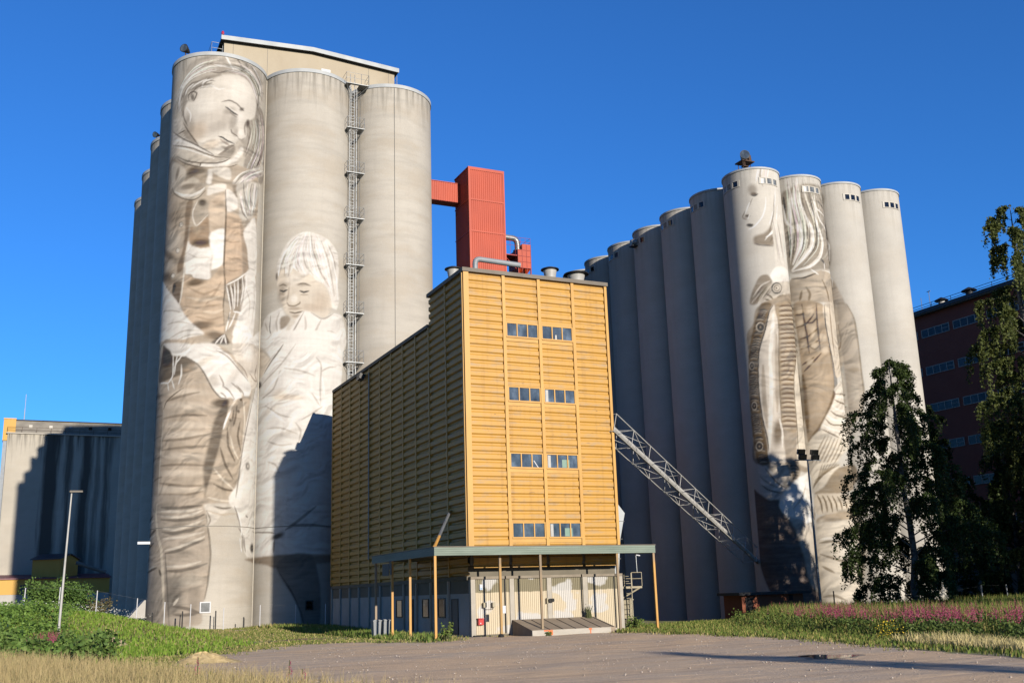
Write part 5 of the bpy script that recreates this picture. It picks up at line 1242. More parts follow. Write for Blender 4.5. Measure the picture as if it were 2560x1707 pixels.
each('wall_joint', 'old_grey', hh, [(x-.02, x+.02, y0-.012, y0-.003, H1, 55.7+.5*(1-abs(x-xr)/8.8)) for x in (15.34, 18.7, 29.15, 31.3)])
pl = MB().box(13.3, 14.4, 94.9, 97.5, 54.55, 54.65); pl.build('end_platform', 'dark_metal', hh)
rl = MB()
for px_, py in ((13.35, 94.95), (14.38, 94.95), (13.35, 97.4)): rl.tube([(px_, py, 54.6), (px_, py, 55.75)], .025, 6)
for z in (55.15, 55.75): rl.tube([(14.38, 94.95, z), (13.35, 94.95, z), (13.35, 97.4, z)], .022, 6)
rl.build('platform_railing', 'galv', hh)
ld = MB()
for x in (32.15, 32.5): ld.tube([(x, 95.3, H1), (x, 95.3, 56.0)], .03, 6)
for k in range(14): ld.tube([(32.15, 95.3, H1+.3+k*.33), (32.5, 95.3, H1+.3+k*.33)], .018, 5)
ld.build('end_ladder', 'galv', hh)
MB().lathe((14.25, 94.3, 56.1), [(.05, 0), (.05, .25), (.13, .28), (.15, .45), (.08, .62)], 12).build('warning_lamp', pm('lamp_red', (.5, .02, .06), (.6, .03, .09), 3, .3), hh, True)
MB().box(22.9, 23.8, 89.6, 89.68, H1+.05, H1+.75).build('roof_hatch', 'galv', hh)
def rim_floodlight(label, base, aim, s=1.):
    t = thing('rim_floodlight', label, 'floodlight', base); b = Vector(base); d = Vector(aim).normalized()
    MB().tube([b, b+Vector((0, 0, .75*s))], .05*s, 8).box(b.x-.25*s, b.x+.25*s, b.y-.2*s, b.y+.2*s, b.z, b.z+.06).build('bracket', 'rust', t)
    c = b+Vector((0, 0, .95*s))
    MB().tube([c-d*.5*s, c-d*.3*s, c+d*.1*s, c+d*.32*s], [.14*s, .22*s, .36*s, .42*s], 20).build('housing', 'dark_metal', t, True)
    MB().tube([c+d*.322*s, c+d*.335*s], .37*s, 20).build('lens', 'glass', t); return t
p, n = on_cyl(XS1[0], Y1, R1, -150, -.4); rim_floodlight('black floodlight on the rim above the painted woman, aimed down left', (p[0]-.1, p[1], H1), (-.7, -.8, .05))
p, n = on_cyl(XS1[0], Y1+18.42, R1, -165, -.3); rim_floodlight('small floodlight on the rim of a shaded pale silo further back', (*p, H1), (-.6, -.5, -.2), .8)
f = rim_floodlight('big round floodlight on a rusty frame on the corner silo of the right block', (54.75, 67.3, H2), (-.35, -.9, .12), 1.05)
b2 = MB()
for x, y in ((54.5, 67.2), (55.6, 67.6), (54.6, 68.0), (55.5, 68.2)): b2.tube([(x, y, H2-.1), (x, y, H2+.62)], .035, 6)
b2.box(54.4, 55.7, 67.1, 68.2, H2+.52, H2+.62).obox((55.35, 67.5, H2+.95), (.16, .04, .05), (-.05, .2, .02), (-.03, 0, .27)).obox((55.05, 67.6, H2+.8), (.14, 0, 0), (0, .14, 0), (0, 0, .18)); b2.build('frame', 'rust', f)
# caged ladder between the silos
lx, ly = 26.22, 90.3
t = thing('caged_ladder', 'steel caged ladder with landings in the gap between two pale silos', 'ladder', (lx, ly, 0))
m = MB()
for x in (lx-.22, lx+.22): m.tube([(x, ly, 1), (x, ly, H1+1.1)], .032, 6)
for k in range(160): m.tube([(lx-.22, ly, 1.2+k*.31), (lx+.22, ly, 1.2+k*.31)], .016, 4)
m.build('climbing_rail', 'galv', t); m = MB()
for k in range(56):
    z = 3+k*.86; m.tube([(lx+.36*math.cos(a), ly-.30+.36*math.sin(a)*.9, z) for a in np.linspace(math.pi*.98, math.pi*2.02, 9)], .014, 4)
for a in (math.pi, math.pi*1.25, math.pi*1.5, math.pi*1.75, 2*math.pi): m.tube([(lx+.36*math.cos(a), ly-.30+.33*math.sin(a), 3), (lx+.36*math.cos(a), ly-.30+.33*math.sin(a), H1)], .015, 4)
m.build('cage', 'galv', t)
ZP = [46.3, 41.7, 37.1, 32.5, 27.85, 23.2, 18.6, 14.0]
for z in ZP+[50.95]:
    x0, x1, top = (25.42, 27.15, z > 50); x0, x1 = (25.3, 27.6) if top else (x0, x1); m = MB(); yf = 89.25; yb = 90.6
    m.box(x0, lx-.42, yf, yb, z-.05, z).box(lx+.42, x1, yf, yb, z-.05, z).box(lx-.42, lx+.42, yf, 89.55, z-.05, z)
    m.tube([(x0+.05, yf+.05, z-.05), (lx-.2, yb, z-.95)], .03, 5).tube([(x1-.05, yf+.05, z-.05), (lx+.3, yb, z-.95)], .03, 5)
    for a in np.linspace(0, math.pi, 5): pass
    pf = m.build('landing', 'galv', t); m = MB()
    for x in (x0+.03, (x0+x1)/2+.35, x1-.03): m.tube([(x, yf+.03, z), (x, yf+.03, z+1.1)], .02, 5)
    m.tube([(x1-.03, yb, z), (x1-.03, yb, z+1.1)], .02, 5).tube([(x0+.03, yb, z), (x0+.03, yb, z+1.1)], .02, 5)
    for q in (.55, 1.1): m.tube([(x0+.03, yb, z+q), (x0+.03, yf+.03, z+q), (x1-.03, yf+.03, z+q), (x1-.03, yb, z+q)], .018, 5)
    m.build('guard_rail', 'galv', pf)
m = MB()
for za, zb in ((47, 50.6), (38.2, 41.6), (28.9, 32.4), (42.8, 46.2), (33.6, 37.), (24.4, 27.8)): m.tube([(27.0, 90.35, za), (27.0, 90.35, zb)], .03, 6)
m.build('side_rail', 'galv_dark', t)
# ---------------------------------------------------------------- red elevator tower
rt = thing('red_elevator_tower', 'tall red ribbed sheet metal tower behind the yellow building', 'tower', (40, 91.5, 0))
tx0, tx1, ty0, ty1, tz = 38.05, 41.9, 89.53, 93.2, 44.2
def ribbed(m, axis, a0, a1, fix, out, z0, z1, pitch=.22, dep=.035, duty=.5):
    # vertical ribs as one folded sheet; axis is the direction the wall runs
    P = []; n = max(1, int(round((a1-a0)/pitch))); pt = (a1-a0)/n
    for i in range(n):
        b = a0+i*pt; P += [(b, 0), (b+pt*(1-duty)*.75, 0), (b+pt*(1-duty), dep), (b+pt*.88, dep)]
    P.append((a1, 0)); V = []
    for z in (z0, z1): V += [((a, fix+out*d, z) if axis == 'x' else (fix+out*d, a, z)) for a, d in P]
    k = len(P); m.add(V, [(i, i+1, k+i+1, k+i) for i in range(k-1)]); return m
MB().box(tx0+.05, tx1-.05, ty0+.05, ty1, 0, tz-.1).build('core', 'red_dark', rt)
m = MB(); zb = [30, 37.36, 40.7, tz-.12]
for i in range(3): ribbed(m, 'x', tx0+.16, tx1-.12, ty0, -1, zb[i]+(.12 if i else 0), zb[i+1]-.02)
m.build('front_sheet', 'red', rt); m = MB()
for i in range(3): ribbed(m, 'y', ty0+.12, ty1-.05, tx0, -1, zb[i]+(.12 if i else 0), zb[i+1]-.02)
m.build('side_sheet', 'red', rt)
m = MB().box(tx0-.06, tx1+.06, ty0-.06, ty1+.06, tz-.1, tz+.03)
for z in zb[1:3]: m.box(tx0-.07, tx1+.05, ty0-.07, ty0-.04, z-.02, z+.14).box(tx0-.07, tx0-.04, ty0-.04, ty1, z-.02, z+.10)
m.box(tx0-.065, tx0+.16, ty0-.075, ty0-.04, 30, tz-.1).box(tx1-.12, tx1+.05, ty0-.065, ty0-.04, 30, tz-.1).box(tx0, tx1, ty0-.068, ty0-.04, tz-.28, tz-.1)
m.build('edge_trim', 'red', rt)
br = thing('conveyor_bridge', 'red box bridge from the bare pale silo to the red tower', 'conveyor bridge', (36.5, 92.5, 41.1))
bx0, bx1, by0, by1, bz0, bz1 = 34.75, 38.0, 91.8, 93.1, 41.12, 43.15
MB().box(bx0, bx1, by0+.02, by1, bz0, bz1).build('floor_and_core', 'red_dark', br)
ribbed(MB(), 'x', bx0+.02, bx1-.1, by0, -1, bz0+.02, bz1-.02, .2).build('front_sheet', 'red', br)
MB().box(bx0, bx1+.01, by0-.06, by1+.02, bz1+.003, bz1+.06).box(bx1-.1, bx1, by0-.055, by0+.01, bz0, bz1).build('edge_trim', 'red', br)
fu = thing('dust_filter', 'red dust filter cabinet with hopper and railing beside the red tower', 'dust filter', (44.2, 90.5, 33))
fx0, fx1, fy0, fy1 = 43.46, 44.95, 90.0, 92.2
MB().box(fx0, fx1, fy0, fy1, 34.3, 36.25).box(fx0+.55, fx1, fy0, fy1, 36.25, 36.85).build('cabinet', 'red', fu)
m = MB()
for z in (34.3, 34.95, 35.55, 36.2): m.box(fx0-.02, fx1+.02, fy0-.03, fy0-.004, z-.025, z+.025)
for x in (fx0+.02, fx0+.5, fx0+1.0, fx1-.02): m.box(x-.02, x+.02, fy0-.034, fy0-.003, 33.6, 36.8)
m.build('stiffener', 'red_dark', fu); m = MB()
for xa in (fx0, fx0+.75):
    a, b = xa+.04, xa+.7; V = [(a, fy0+.05, 34.3), (b, fy0+.05, 34.3), (b, fy1, 34.3), (a, fy1, 34.3), (a+.28, fy0+.7, 33.65), (b-.28, fy0+.7, 33.65), (b-.28, fy1-.6, 33.65), (a+.28, fy1-.6, 33.65)]
    m.add(V, [(0, 1, 5, 4), (1, 2, 6, 5), (2, 3, 7, 6), (3, 0, 4, 7), (4, 5, 6, 7)])
m.build('hopper', 'red', fu); m = MB()
for x in (fx0+.05, fx1-.05):
    for y in (fy0+.05, fy1-.05): m.box(x-.05, x+.05, y-.05, y+.05, 0, 34.3)
m.box(tx1+.06, fx1, fy0+.3, fy0+.45, 33.3, 33.45).box(tx1+.06, fx0+.3, fy0+.1, fy1, 35.55, 35.65).tube([(tx1+.1, fy0+.2, 35.5), (fx0-.1, fy0+.2, 34.2)], .05, 6); m.build('support_frame', 'red_dark', fu)
m = MB(); zr0 = 36.85
for x in np.linspace(tx1+.2, fx1, 6): m.tube([(x, fy0+.05, 35.6 if x < fx0 else 36.85), (x, fy0+.05, 37.5)], .016, 5)
for z in (36.6, 37.05, 37.5): m.tube([(tx1+.2, fy0+.05, z-.0), (fx1, fy0+.05, z+.02), (fx1, fy1, z+.02)], .016, 5)
m.build('guard_rail', 'red_dark', fu)
def bend(P, r=.5, n=6):
    # round the corners of a path
    P = [Vector(p) for p in P]; o = [P[0]]
    for i in range(1, len(P)-1):
        a, b, c = P[i-1], P[i], P[i+1]; k = min(r, (a-b).length*.49, (c-b).length*.49); p, q = b+(a-b).normalized()*k, b+(c-b).normalized()*k
        o += [(1-t)**2*p+2*t*(1-t)*b+t*t*q for t in [j/n for j in range(n+1)]]
    return o+[P[-1]]
def duct(name, label, P, r, mat, rings=.9):
    Q = bend(P, r*2.2); o = MB().tube(Q, r, 14).build(name, mat, None, True, Q[0]); tag(o, label, 'duct'); m = MB()
    for i in range(1, len(Q)-1): m.tube([Q[i]-(Q[i+1]-Q[i]).normalized()*.02, Q[i]+(Q[i+1]-Q[i]).normalized()*.02], r*1.06, 14)
    m.build('collar', mat, o); return o
duct('grey_duct', 'grey duct curving from the red tower down to the dust filter', [(41.95, 90.6, 37.6), (43.75, 90.6, 37.55), (43.75, 90.6, 36.3)], .29, 'galv')
duct('grey_duct', 'grey duct lying along the roof edge of the yellow building before the red tower', [(24.62, 57.2, 21.3), (24.62, 57.2, 22.85), (27.75, 57.2, 22.75)], .17, 'grey_paint')
# ---------------------------------------------------------------- yellow building
X0, X1, YF, YR, ZT, ZL, YS = 23.03, 32.75, 55.2, 84.15, 21.2, 19.2, 61.15
yb = thing('yellow_mill_building', 'tall yellow profiled sheet building with four rows of windows', 'building', (X0, YF, 0))
def corr(m, axis, a0, a1, fix, out, z0, z1, pitch=.4915, dep=.10, zref=18.63):
    k0 = math.floor((z0-zref)/pitch)-1; P = []
    while True:
        b = zref+k0*pitch
        for q, d in ((0, 0), (.17, 0), (.34, dep), (.83, dep)): P.append((b+q*pitch, d))
        if b > z1+pitch: break
        k0 += 1
    Q = []
    for (za, da), (zc, dc) in zip(P, P[1:]):
        lo, hi = max(za, z0), min(zc, z1)
        if lo < hi-1e-6:
            for z in (lo, hi):
                d = da+(dc-da)*(z-za)/(zc-za)
                if not Q or abs(Q[-1][0]-z) > 1e-6: Q.append((z, d))
    V = []
    for a in (a0, a1): V += [((a, fix+out*d, z) if axis == 'x' else (fix+out*d, a, z)) for z, d in Q]
    k = len(Q); m.add(V, [(i, i+1, k+i+1, k+i) for i in range(k-1)])
    return m
XB = [23.03, 25.54, 27.94, 30.31, 32.71]
MB().box(X0+.04, X1-.02, YF+.9, YS, 0, ZT-.02).box(X0+.04, X1-.02, YS, YR-.05, 0, ZL-.02).box(X0+.04, X1-.02, YF+.04, YF+.9, 3.9, ZT-.02).build('core_wall', 'dark_band', yb)
m = MB()
for i in range(4): corr(m, 'x', XB[i]+(.2 if i == 0 else .1), XB[i+1]-.10, YF, -1, 3.75, ZT, dep=.075)
m.build('front_cladding', 'yellow', yb)
YB = [55.2, 58.17, 61.15, 63.7, 66.29, 68.84, 71.38, 73.93, 76.40, 79.02, 81.54, 84.15]
m = MB()
for i in range(11): corr(m, 'y', YB[i]+.08, YB[i+1]-.08, X0, -1, 3.33, ZT if i < 2 else ZL, dep=.12)
m.build('side_cladding', 'yellow', yb)
m = MB().box(X0-.14, X0+.2, YF-.17, YF+.1, 4.85, ZT).box(X0-.2, X0-.15, YF-.02, YF+.14, 4.85, ZT)
m.build('corner_trim', 'yellow_trim', yb)
each('front_pilaster', 'yellow_trim', yb, [(x-.1, x+.1, YF-.15, YF+.03, 4.85, ZT) for x in XB[1:4]]+[(X1-.12, X1+.06, YF-.15, YF+.2, 4.85, ZT)])
each('side_pilaster', 'yellow_trim', yb, [(X0-.15, X0+.02, y-.08, y+.08, 3.33, ZT if i < 1 else ZL) for i, y in enumerate(YB[1:])])
m = MB().box(X0-.22, X1+.12, YF-.24, YF+.02, ZT+.003, ZT+.24)
m.box(X0-.22, X0+.02, YF+.02, YS+.05, ZT+.003, ZT+.24).box(X0-.2, X0+.02, YS+.05, YR, ZL+.003, ZL+.22).box(X1-.1, X1+.12, YF+.02, YS+.05, ZT+.003, ZT+.24)
m.build('roof_edge', 'cope', yb)
MB().box(X0+.02, X1-.1, YF+.02, YS, ZT, ZT+.15).box(X0+.02, X1-.1, YS, YR, ZL, ZL+.15).build('roof', 'bitumen', yb)
def strip_window(x0, x1, z0, z1, gms):
    m = MB(); y0, y1 = YF-.155, YF-.06; t = .07; w = (x1-x0-2*.0)
    m.box(x0-t, x1+t, y0, y1, z1, z1+t).box(x0-t, x1+t, y0-.02, y1, z0-t*1.3, z0)
    xs = [x0-t, x0, x0+(w-2*t)/3, x0+(w-2*t)/3+t, x0+2*(w-2*t)/3+t, x0+2*(w-2*t)/3+2*t, x1, x1+t]
    for i in (0, 2, 4, 6): m.box(xs[i], xs[i+1], y0, y1, z0, z1)
    m.box(x0-.06, x1+.06, YF-.11, YF-.105, z0-.32, z0-t*1.3)
    f = m.build('window', 'yellow_trim', yb)
    for i, gm in zip((1, 3, 5), gms): MB().box(xs[i], xs[i+1], y0+.05, y1, z0, z1).build('pane', gm, f)
    return f
for k, (z0, z1) in enumerate(((17.42, 18.21), (13.47, 14.26), (9.5, 10.28), (5.45, 6.23))):
    f1 = strip_window(25.71, 27.74, z0, z1, ['glass']*3); f2 = strip_window(28.1, 30.13, z0, z1, ['glass']*3)
    m = MB(); y = YF-.109
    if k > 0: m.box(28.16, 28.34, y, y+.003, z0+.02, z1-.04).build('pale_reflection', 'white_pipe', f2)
    if k > 1: MB().box(29.1, 29.42, y, y+.003, z0+.03, z0+.5).box(29.48, 29.6, y, y+.003, z0+.03, z0+.5).build('green_locker', pm('locker_green%d' % k, (.22, .36, .28), (.26, .40, .32), 2, .6), f2)
    if k == 2: MB().obox((27.35, y, z0+.2), (.14, 0, -.2), (0, .002, 0), (.02, 0, .014)).build('white_rod', 'white', f1)
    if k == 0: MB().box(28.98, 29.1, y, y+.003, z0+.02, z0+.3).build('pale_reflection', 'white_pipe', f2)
# base: cream front, pale shaded side
m = MB()
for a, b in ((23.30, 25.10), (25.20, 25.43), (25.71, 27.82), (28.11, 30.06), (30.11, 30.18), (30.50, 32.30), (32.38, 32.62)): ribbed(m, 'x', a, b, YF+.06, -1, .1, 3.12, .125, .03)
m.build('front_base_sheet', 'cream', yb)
each('front_pier', 'post_conc', yb, [(a, b, YF-.03, YF+.3, 0, 3.12) for a, b in ((23.03, 23.30), (25.43, 25.71), (27.82, 28.11), (30.18, 30.50), (32.62, 32.90))])
each('front_beam', 'beam_conc', yb, [(a, b, YF-.06, YF+.35, 3.122, 3.27) for a, b in ((23.02, 25.11), (25.20, 30.06), (30.14, 32.36), (32.42, 32.9))])
each('gap_strip', 'black', yb, [(a-.045, a+.045, YF+.02, YF+.1, .15, 3.12) for a in (25.15, 30.10, 32.34)])  # black strips paint in the dark of the open gaps between sheets
MB().box(23.05, 32.85, YF+.075, YF+.12, 0, 3.12).box(23.05, 32.85, YF+.72, YF+.89, 3.12, 3.9).build('front_backing', 'dark_band', yb)  # upper box: dark recessed band, canopy shade put into its colour and shape
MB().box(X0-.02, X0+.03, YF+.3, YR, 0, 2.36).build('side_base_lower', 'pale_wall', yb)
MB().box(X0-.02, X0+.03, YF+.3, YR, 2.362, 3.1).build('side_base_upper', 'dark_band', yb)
MB().box(X0-.10, X0+.03, YF+.3, YR, 3.102, 3.328).build('side_beam', 'dark_band', yb)
each('side_pier', 'post_conc', yb, [(X0-.13, X0-.021, y-.1, y+.1, 0, 3.1) for y in (84.05, 81.57, 79.0, 76.57, 74.0, 71.43, 68.93, 66.43, 63.96, 61.4, 58.41)])
for y0, y1, z0, z1, nm in ((66.85, 68.05, .98, 2.13, 'w'), (61.85, 63.0, 1.0, 2.14, 'w'), (59.05, 60.25, 1.02, 2.15, 'w'), (64.65, 65.5, .15, 2.15, 'd'), (57.02, 58.05, .1, 2.1, 'd')):
    m = MB().box(X0-.07, X0-.021, y0, y1, z1-.07, z1).box(X0-.07, X0-.021, y0, y1, z0, z0+.07).box(X0-.07, X0-.021, y0, y0+.07, z0+.07, z1-.07).box(X0-.07, X0-.021, y1-.07, y1, z0+.07, z1-.07)
    f = m.build('side_window' if nm == 'w' else 'side_door', 'dark_metal', yb)
    MB().box(X0-.04, X0-.021, y0+.07, y1-.07, z0+.07, z1-.07).build('pane' if nm == 'w' else 'door_leaf', 'glass_dark' if nm == 'w' else ('black' if y0 > 60 else 'stone_base'), f)
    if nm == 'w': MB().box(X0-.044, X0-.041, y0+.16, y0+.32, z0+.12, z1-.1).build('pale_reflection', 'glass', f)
MB().tube([(X0-.22, 73.75, 5.0), (X0-.22, 73.75, 18.8)], .035, 6).build('drain_pipe', 'galv', yb)
wf = thing('wall_floodlight', 'black floodlight under the roof edge of the shaded yellow side wall', 'floodlight', (X0-.2, 75.1, 18.8))
MB().obox((X0-.45, 75.1, 18.72), (.2, 0, -.06), (0, .42, 0), (.05, 0, .2)).build('housing', 'dark_metal', wf); MB().box(X0-.3, X0-.1, 75.05, 75.15, 18.75, 18.95).build('bracket', 'galv', wf); MB().obox((X0-.66, 75.1, 18.66), (.006, 0, -.002), (0, .36, 0), (.04, 0, .16)).build('lens', 'glass', wf)
def vent(label, x, y, z, r, h, cap, mat='white_pipe'):
    t = thing('roof_vent', label, 'roof vent', (x, y, z), 'vents on the yellow building roof')
    MB().lathe((x, y, z), [(r*.9, 0), (r, h*.55), (r*1.25, h)], 24).build('stack', mat, t, True)
    MB().lathe((x, y, z+h), [(cap*.72, .0), (cap, .05), (cap*.98, .1), (cap*.55, .2), (.06, .27)], 28).build('cap', 'dark_metal', t, True)
    return t
vent('white roof vent with a dark cap at the left edge of the yellow roof', 23.62, 58.4, ZT+.15, .33, .98, .56)
vent('middle white roof vent with a dark cap on the yellow roof', 29.75, 56.9, ZT+.15, .35, 1.14, .60)
vent('widest white roof vent, broad dark cap, near the right end of the yellow roof', 31.62, 56.8, ZT+.15, .46, .98, .83)
vent('low dark roof vent just behind the widest vent on the yellow roof', 31.2, 58.6, ZT+.15, .42, .75, .62, 'galv_dark')
# ---------------------------------------------------------------- loading canopy
cp = thing('loading_canopy', 'flat canopy with a grey green edge round the corner of the yellow building', 'canopy', (19.95, 52.75, 0))
cx0, cx1, cy0, cy1, cz0, cz1 = 19.95, 33.8, 52.75, 63.75, 4.36, 4.84
MB().box(cx0+.05, cx1-.05, cy0+.05, YF-.2, cz0+.12, cz1-.06).box(cx0+.05, X0-.2, YF-.2, cy1-.05, cz0+.12, cz1-.06).build('roof', 'bitumen', cp)
m = MB()
def board(a0, a1, b, axis):
    for k in range(4):
        z = cz0+k*.108; d = .028
        if axis == 'x': m.box(a0, a1, b, b+.05-(k % 2)*.006, z+.004, z+.104)
        else: m.box(b, b+.05-(k % 2)*.006, a0, a1, z+.004, z+.104)
board(cx0, cx1, cy0, 'x'); board(cy0+.05, cy1, cx0, 'y'); board(cy0+.05, YF-.2, cx1-.05, 'y')
m.build('fascia_board', 'green', cp)
MB().box(cx0-.03, cx1+.03, cy0-.03, cy0+.12, cz1-.045, cz1).box(cx0-.03, cx0+.12, cy0+.12, cy1, cz1-.045, cz1).build('edge_strip', 'cope', cp)
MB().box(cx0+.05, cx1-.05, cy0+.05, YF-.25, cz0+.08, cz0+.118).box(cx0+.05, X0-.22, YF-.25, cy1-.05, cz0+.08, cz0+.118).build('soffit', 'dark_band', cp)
for x, y, mt in ((20.02, 52.85, 'yellow_post'), (24.05, 53.4, 'post_grey'), (26.27, 52.85, 'post_grey'), (31.22, 52.85, 'post_grey'), (33.7, 52.85, 'yellow_post'), (20.02, 56.85, 'yellow_post'), (20.02, 59.98, 'yellow_post'), (20.02, 63.15, 'yellow_post')):
    pb = MB().box(x-.065, x+.065, y-.05, y+.05, .1 if mt == 'post_grey' else -.1, cz0+.08).build('post', mt, cp)
    if mt == 'post_grey' and x < 30: MB().lathe((x-.05, y-.02, 0), [(.16, -.02), (.17, .08), (.11, .16), (.03, .18)], 12).build('foot', 'black', pb)
tag(MB().box(19.90, 19.93, 59.80, 60.02, 3.58, 4.22).box(19.90, 19.93, 60.3, 61.5, 3.55, 4.24).box(19.915, 19.945, 60.05, 60.25, 3.9, 4.4).build('notice_board', 'stone_base'), 'pale notice boards hung under the shaded side of the canopy', 'notice board')
lp = thing('brace_pipe', 'slanting yellow and grey pipe above the canopy corner', 'pipe', (20.0, 52.9, 4.85)); a, b = Vector((20.05, 52.95, 4.84)), Vector((22.86, 57.7, 7.12))
for q0, q1, mt, nm in ((0, .27, 'yellow_post', 'lower_sleeve'), (.27, .93, 'galv', 'pipe_run'), (.93, 1, 'yellow_post', 'upper_sleeve')): MB().tube([a+(b-a)*q0, a+(b-a)*q1], .085 if mt == 'galv' else .09, 10).build(nm, mt, lp, True)
tag(MB().box(20.6, 21.5, 60.2, 60.6, 4.83, 4.92).build('loose_panel', 'zinc'), 'small bright sheet lying on the canopy roof', 'metal sheet')
rp = thing('loading_ramp', 'sloping cast ramp in front of the cream doors', 'ramp', (28, 52.6, 0))
MB().prism([(55.12, 0), (52.62, 0), (52.62, .30), (55.12, .84)], 25.5, 30.75, 'x').build('slab', 'ramp', rp)
MB().box(25.5, 30.42, 52.55, 52.615, -.05, .29).box(30.5, 30.95, 52.75, 55.1, -.05, .22).build('front_kerb', 'kerb', rp)
m = MB()
for k in range(6):
    xa = 26.6+k*.80; m.obox((xa+.0, 53.75, .305+(53.75-52.62)*.216+.247*.0), (.025, 0, 0), (.0, 1.15, .2484), (0, 0, .012))
m.build('joint_strip', 'black', rp)
MB().box(26.5, 26.75, 52.545, 52.549, .02, .29).box(26.2, 26.5, 52.545, 52.549, .22, .29).build('spray_mark', 'orange', rp); MB().box(29.0, 29.2, 52.545, 52.549, .2, .29).box(29.07, 29.14, 52.545, 52.549, 0, .2).build('spray_mark', 'orange', rp)
# things on the cream wall
fb = thing('wall_box', 'red wall box low on the cream front wall', 'fire box', (23.54, 55.1, .8)); MB().prism([(55.2, .60), (55.0, .64), (54.98, .95), (55.2, .97)], 23.38, 23.70, 'x').build('body', 'fire_red', fb); MB().box(23.36, 23.72, 54.97, 55.2, .972, 1.0).build('lid', 'fire_red', fb); MB().box(23.47, 23.53, 54.972, 54.98, .70, .76).build('pictogram', 'white', fb)
for x, tx in ((23.80, 'left beige switch box on the cream wall above the red box'), (24.36, 'right beige switch box on the cream wall, tilted forward')):
    sb = thing('switch_box', tx, 'switch box', (x, 55.1, 1.7), 'switch boxes on the cream wall'); MB().box(x-.085, x+.085, 55.02, 55.2, 1.57, 1.83).build('case', 'box_beige', sb); MB().box(x-.09, x+.09, 55.0, 55.018, 1.60, 1.84).build('lid', 'box_beige', sb); MB().tube([(x, 55.17, 1.57), (x, 55.17, 1.46)], .012, 6).build('conduit', 'stone_base', sb)
tag(MB().tube([(23.80, 55.18, 1.46), (24.36, 55.18, 1.46)], .012, 6).tube([(24.24, 55.18, 1.46), (24.24, 55.18, 2.6)], .008, 6).build('cable_run', 'stone_base'), 'thin cable linking the two beige switch boxes', 'cable')
sg = thing('wall_notice', 'small pale blue notice high on the cream wall', 'sign', (23.65, 55.17, 2.68)); MB().box(23.56, 23.74, 55.14, 55.19, 2.53, 2.84).build('plate', 'white', sg); MB().box(23.58, 23.72, 55.137, 55.1385, 2.55, 2.66).box(23.585, 23.60, 55.137, 55.1385, 2.67, 2.82).box(23.70, 23.715, 55.137, 55.1385, 2.67, 2.82).build('print', 'blue_sign', sg)
sl = thing('pier_lamp', 'pair of small lamps on the concrete pier behind a canopy post', 'lamp', (27.95, 55.1, 1.85)); MB().box(27.72, 27.80, 55.06, 55.17, 1.68, 1.98).build('box', 'box_beige', sl)
for x in (27.9, 28.04): MB().tube([(x, 55.14, 1.87), (x, 54.98, 1.85), (x, 54.93, 1.84)], [.06, .1, .11], 12).build('head', 'dark_metal', sl, True)
tag(MB().box(24.14, 24.32, 53.36, 53.375, 1.25, 1.65).build('paper_notice', 'white'), 'white paper notice fixed to a grey canopy post', 'sign')
tag(MB().box(23.02, 23.6, 54.75, 54.95, 0, .09).build('kerb_stone', 'black'), 'dark kerb piece at the corner of the cream wall', 'kerb')
# steel ladder, landing, shed and duct at the right corner
al = thing('access_ladder', 'beige steel ladder and landing at the right end of the cream wall', 'ladder', (33.6, 56, 0)); y = 55.75
m = MB()
for x in (33.48, 33.86): m.tube([(x, y, 0), (x-.06 if x < 33.6 else x+.0, y, 3.3)], .03, 6)
for k in range(10): m.tube([(33.46, y, .35+k*.29), (33.86, y, .35+k*.29)], .02, 5)
m.build('climbing_rail', 'box_beige', al)
MB().box(32.9, 34.65, y+.06, y+.95, 2.38, 2.5).tube([(32.95, y+.1, 1.68), (34.5, y+.1, 2.4)], .05, 6).build('landing', 'box_beige', al); m = MB()
for x in (33.95, 34.66): m.tube([(x, y+.08, 2.5), (x, y+.08, 3.32)], .022, 6)
for z in (2.95, 3.32): m.tube([(33.95, y+.08, z), (34.66, y+.08, z), (34.66, y+.9, z)], .022, 6)
for x in (33.2, 33.48): m.tube([(x, y+.2, 2.5), (x, y+.2, 3.2)], .02, 6)
for z in (2.8, 3.1): m.tube([(33.2, y+.2, z), (33.86, y+.2, z)], .018, 6)
m.build('guard_rail', 'box_beige', al)
MB().tube([(34.62, y+.5, 3.3), (34.6, y+.5, 4.36)], .022, 6).build('mast', 'galv', al); MB().obox((34.72, y+.5, 4.36), (.14, 0, -.02), (0, .07, 0), (0, 0, .03)).build('lamp', 'white', al)
gs = thing('meter_cabinet', 'narrow beige ribbed cabinet behind the ladder foot', 'cabinet', (33.6, 56.3, 0)); ribbed(MB(), 'x', 33.1, 34.1, 56.1, -1, 0, 1.68, .11, .025).build('front', 'box_beige', gs); MB().box(33.1, 34.1, 56.12, 57.0, 0, 1.68).box(33.06, 34.14, 56.05, 57.05, 1.682, 1.74).build('body', 'box_beige', gs)
gd = thing('wall_duct', 'large square galvanised duct down the right corner of the yellow building', 'duct', (33.3, 57.3, 2.5)); MB().prism([(32.85, 2.6), (33.68, 2.6), (34.0, 5.4), (34.42, 7.0), (33.6, 8.0), (32.85, 7.95)], 57.0, 57.9, 'y').build('casing', 'zinc', gd)
m = MB()
for z in (4.2, 5.4, 6.5): m.box(32.84, 33.7+(z-2.6)*.17, 56.985, 56.997, z-.015, z+.015)
m.build('seam', 'galv_dark', gd); MB().box(32.9, 33.75, 56.6, 56.98, 2.52, 3.28).build('fan_box', 'zinc', gd)
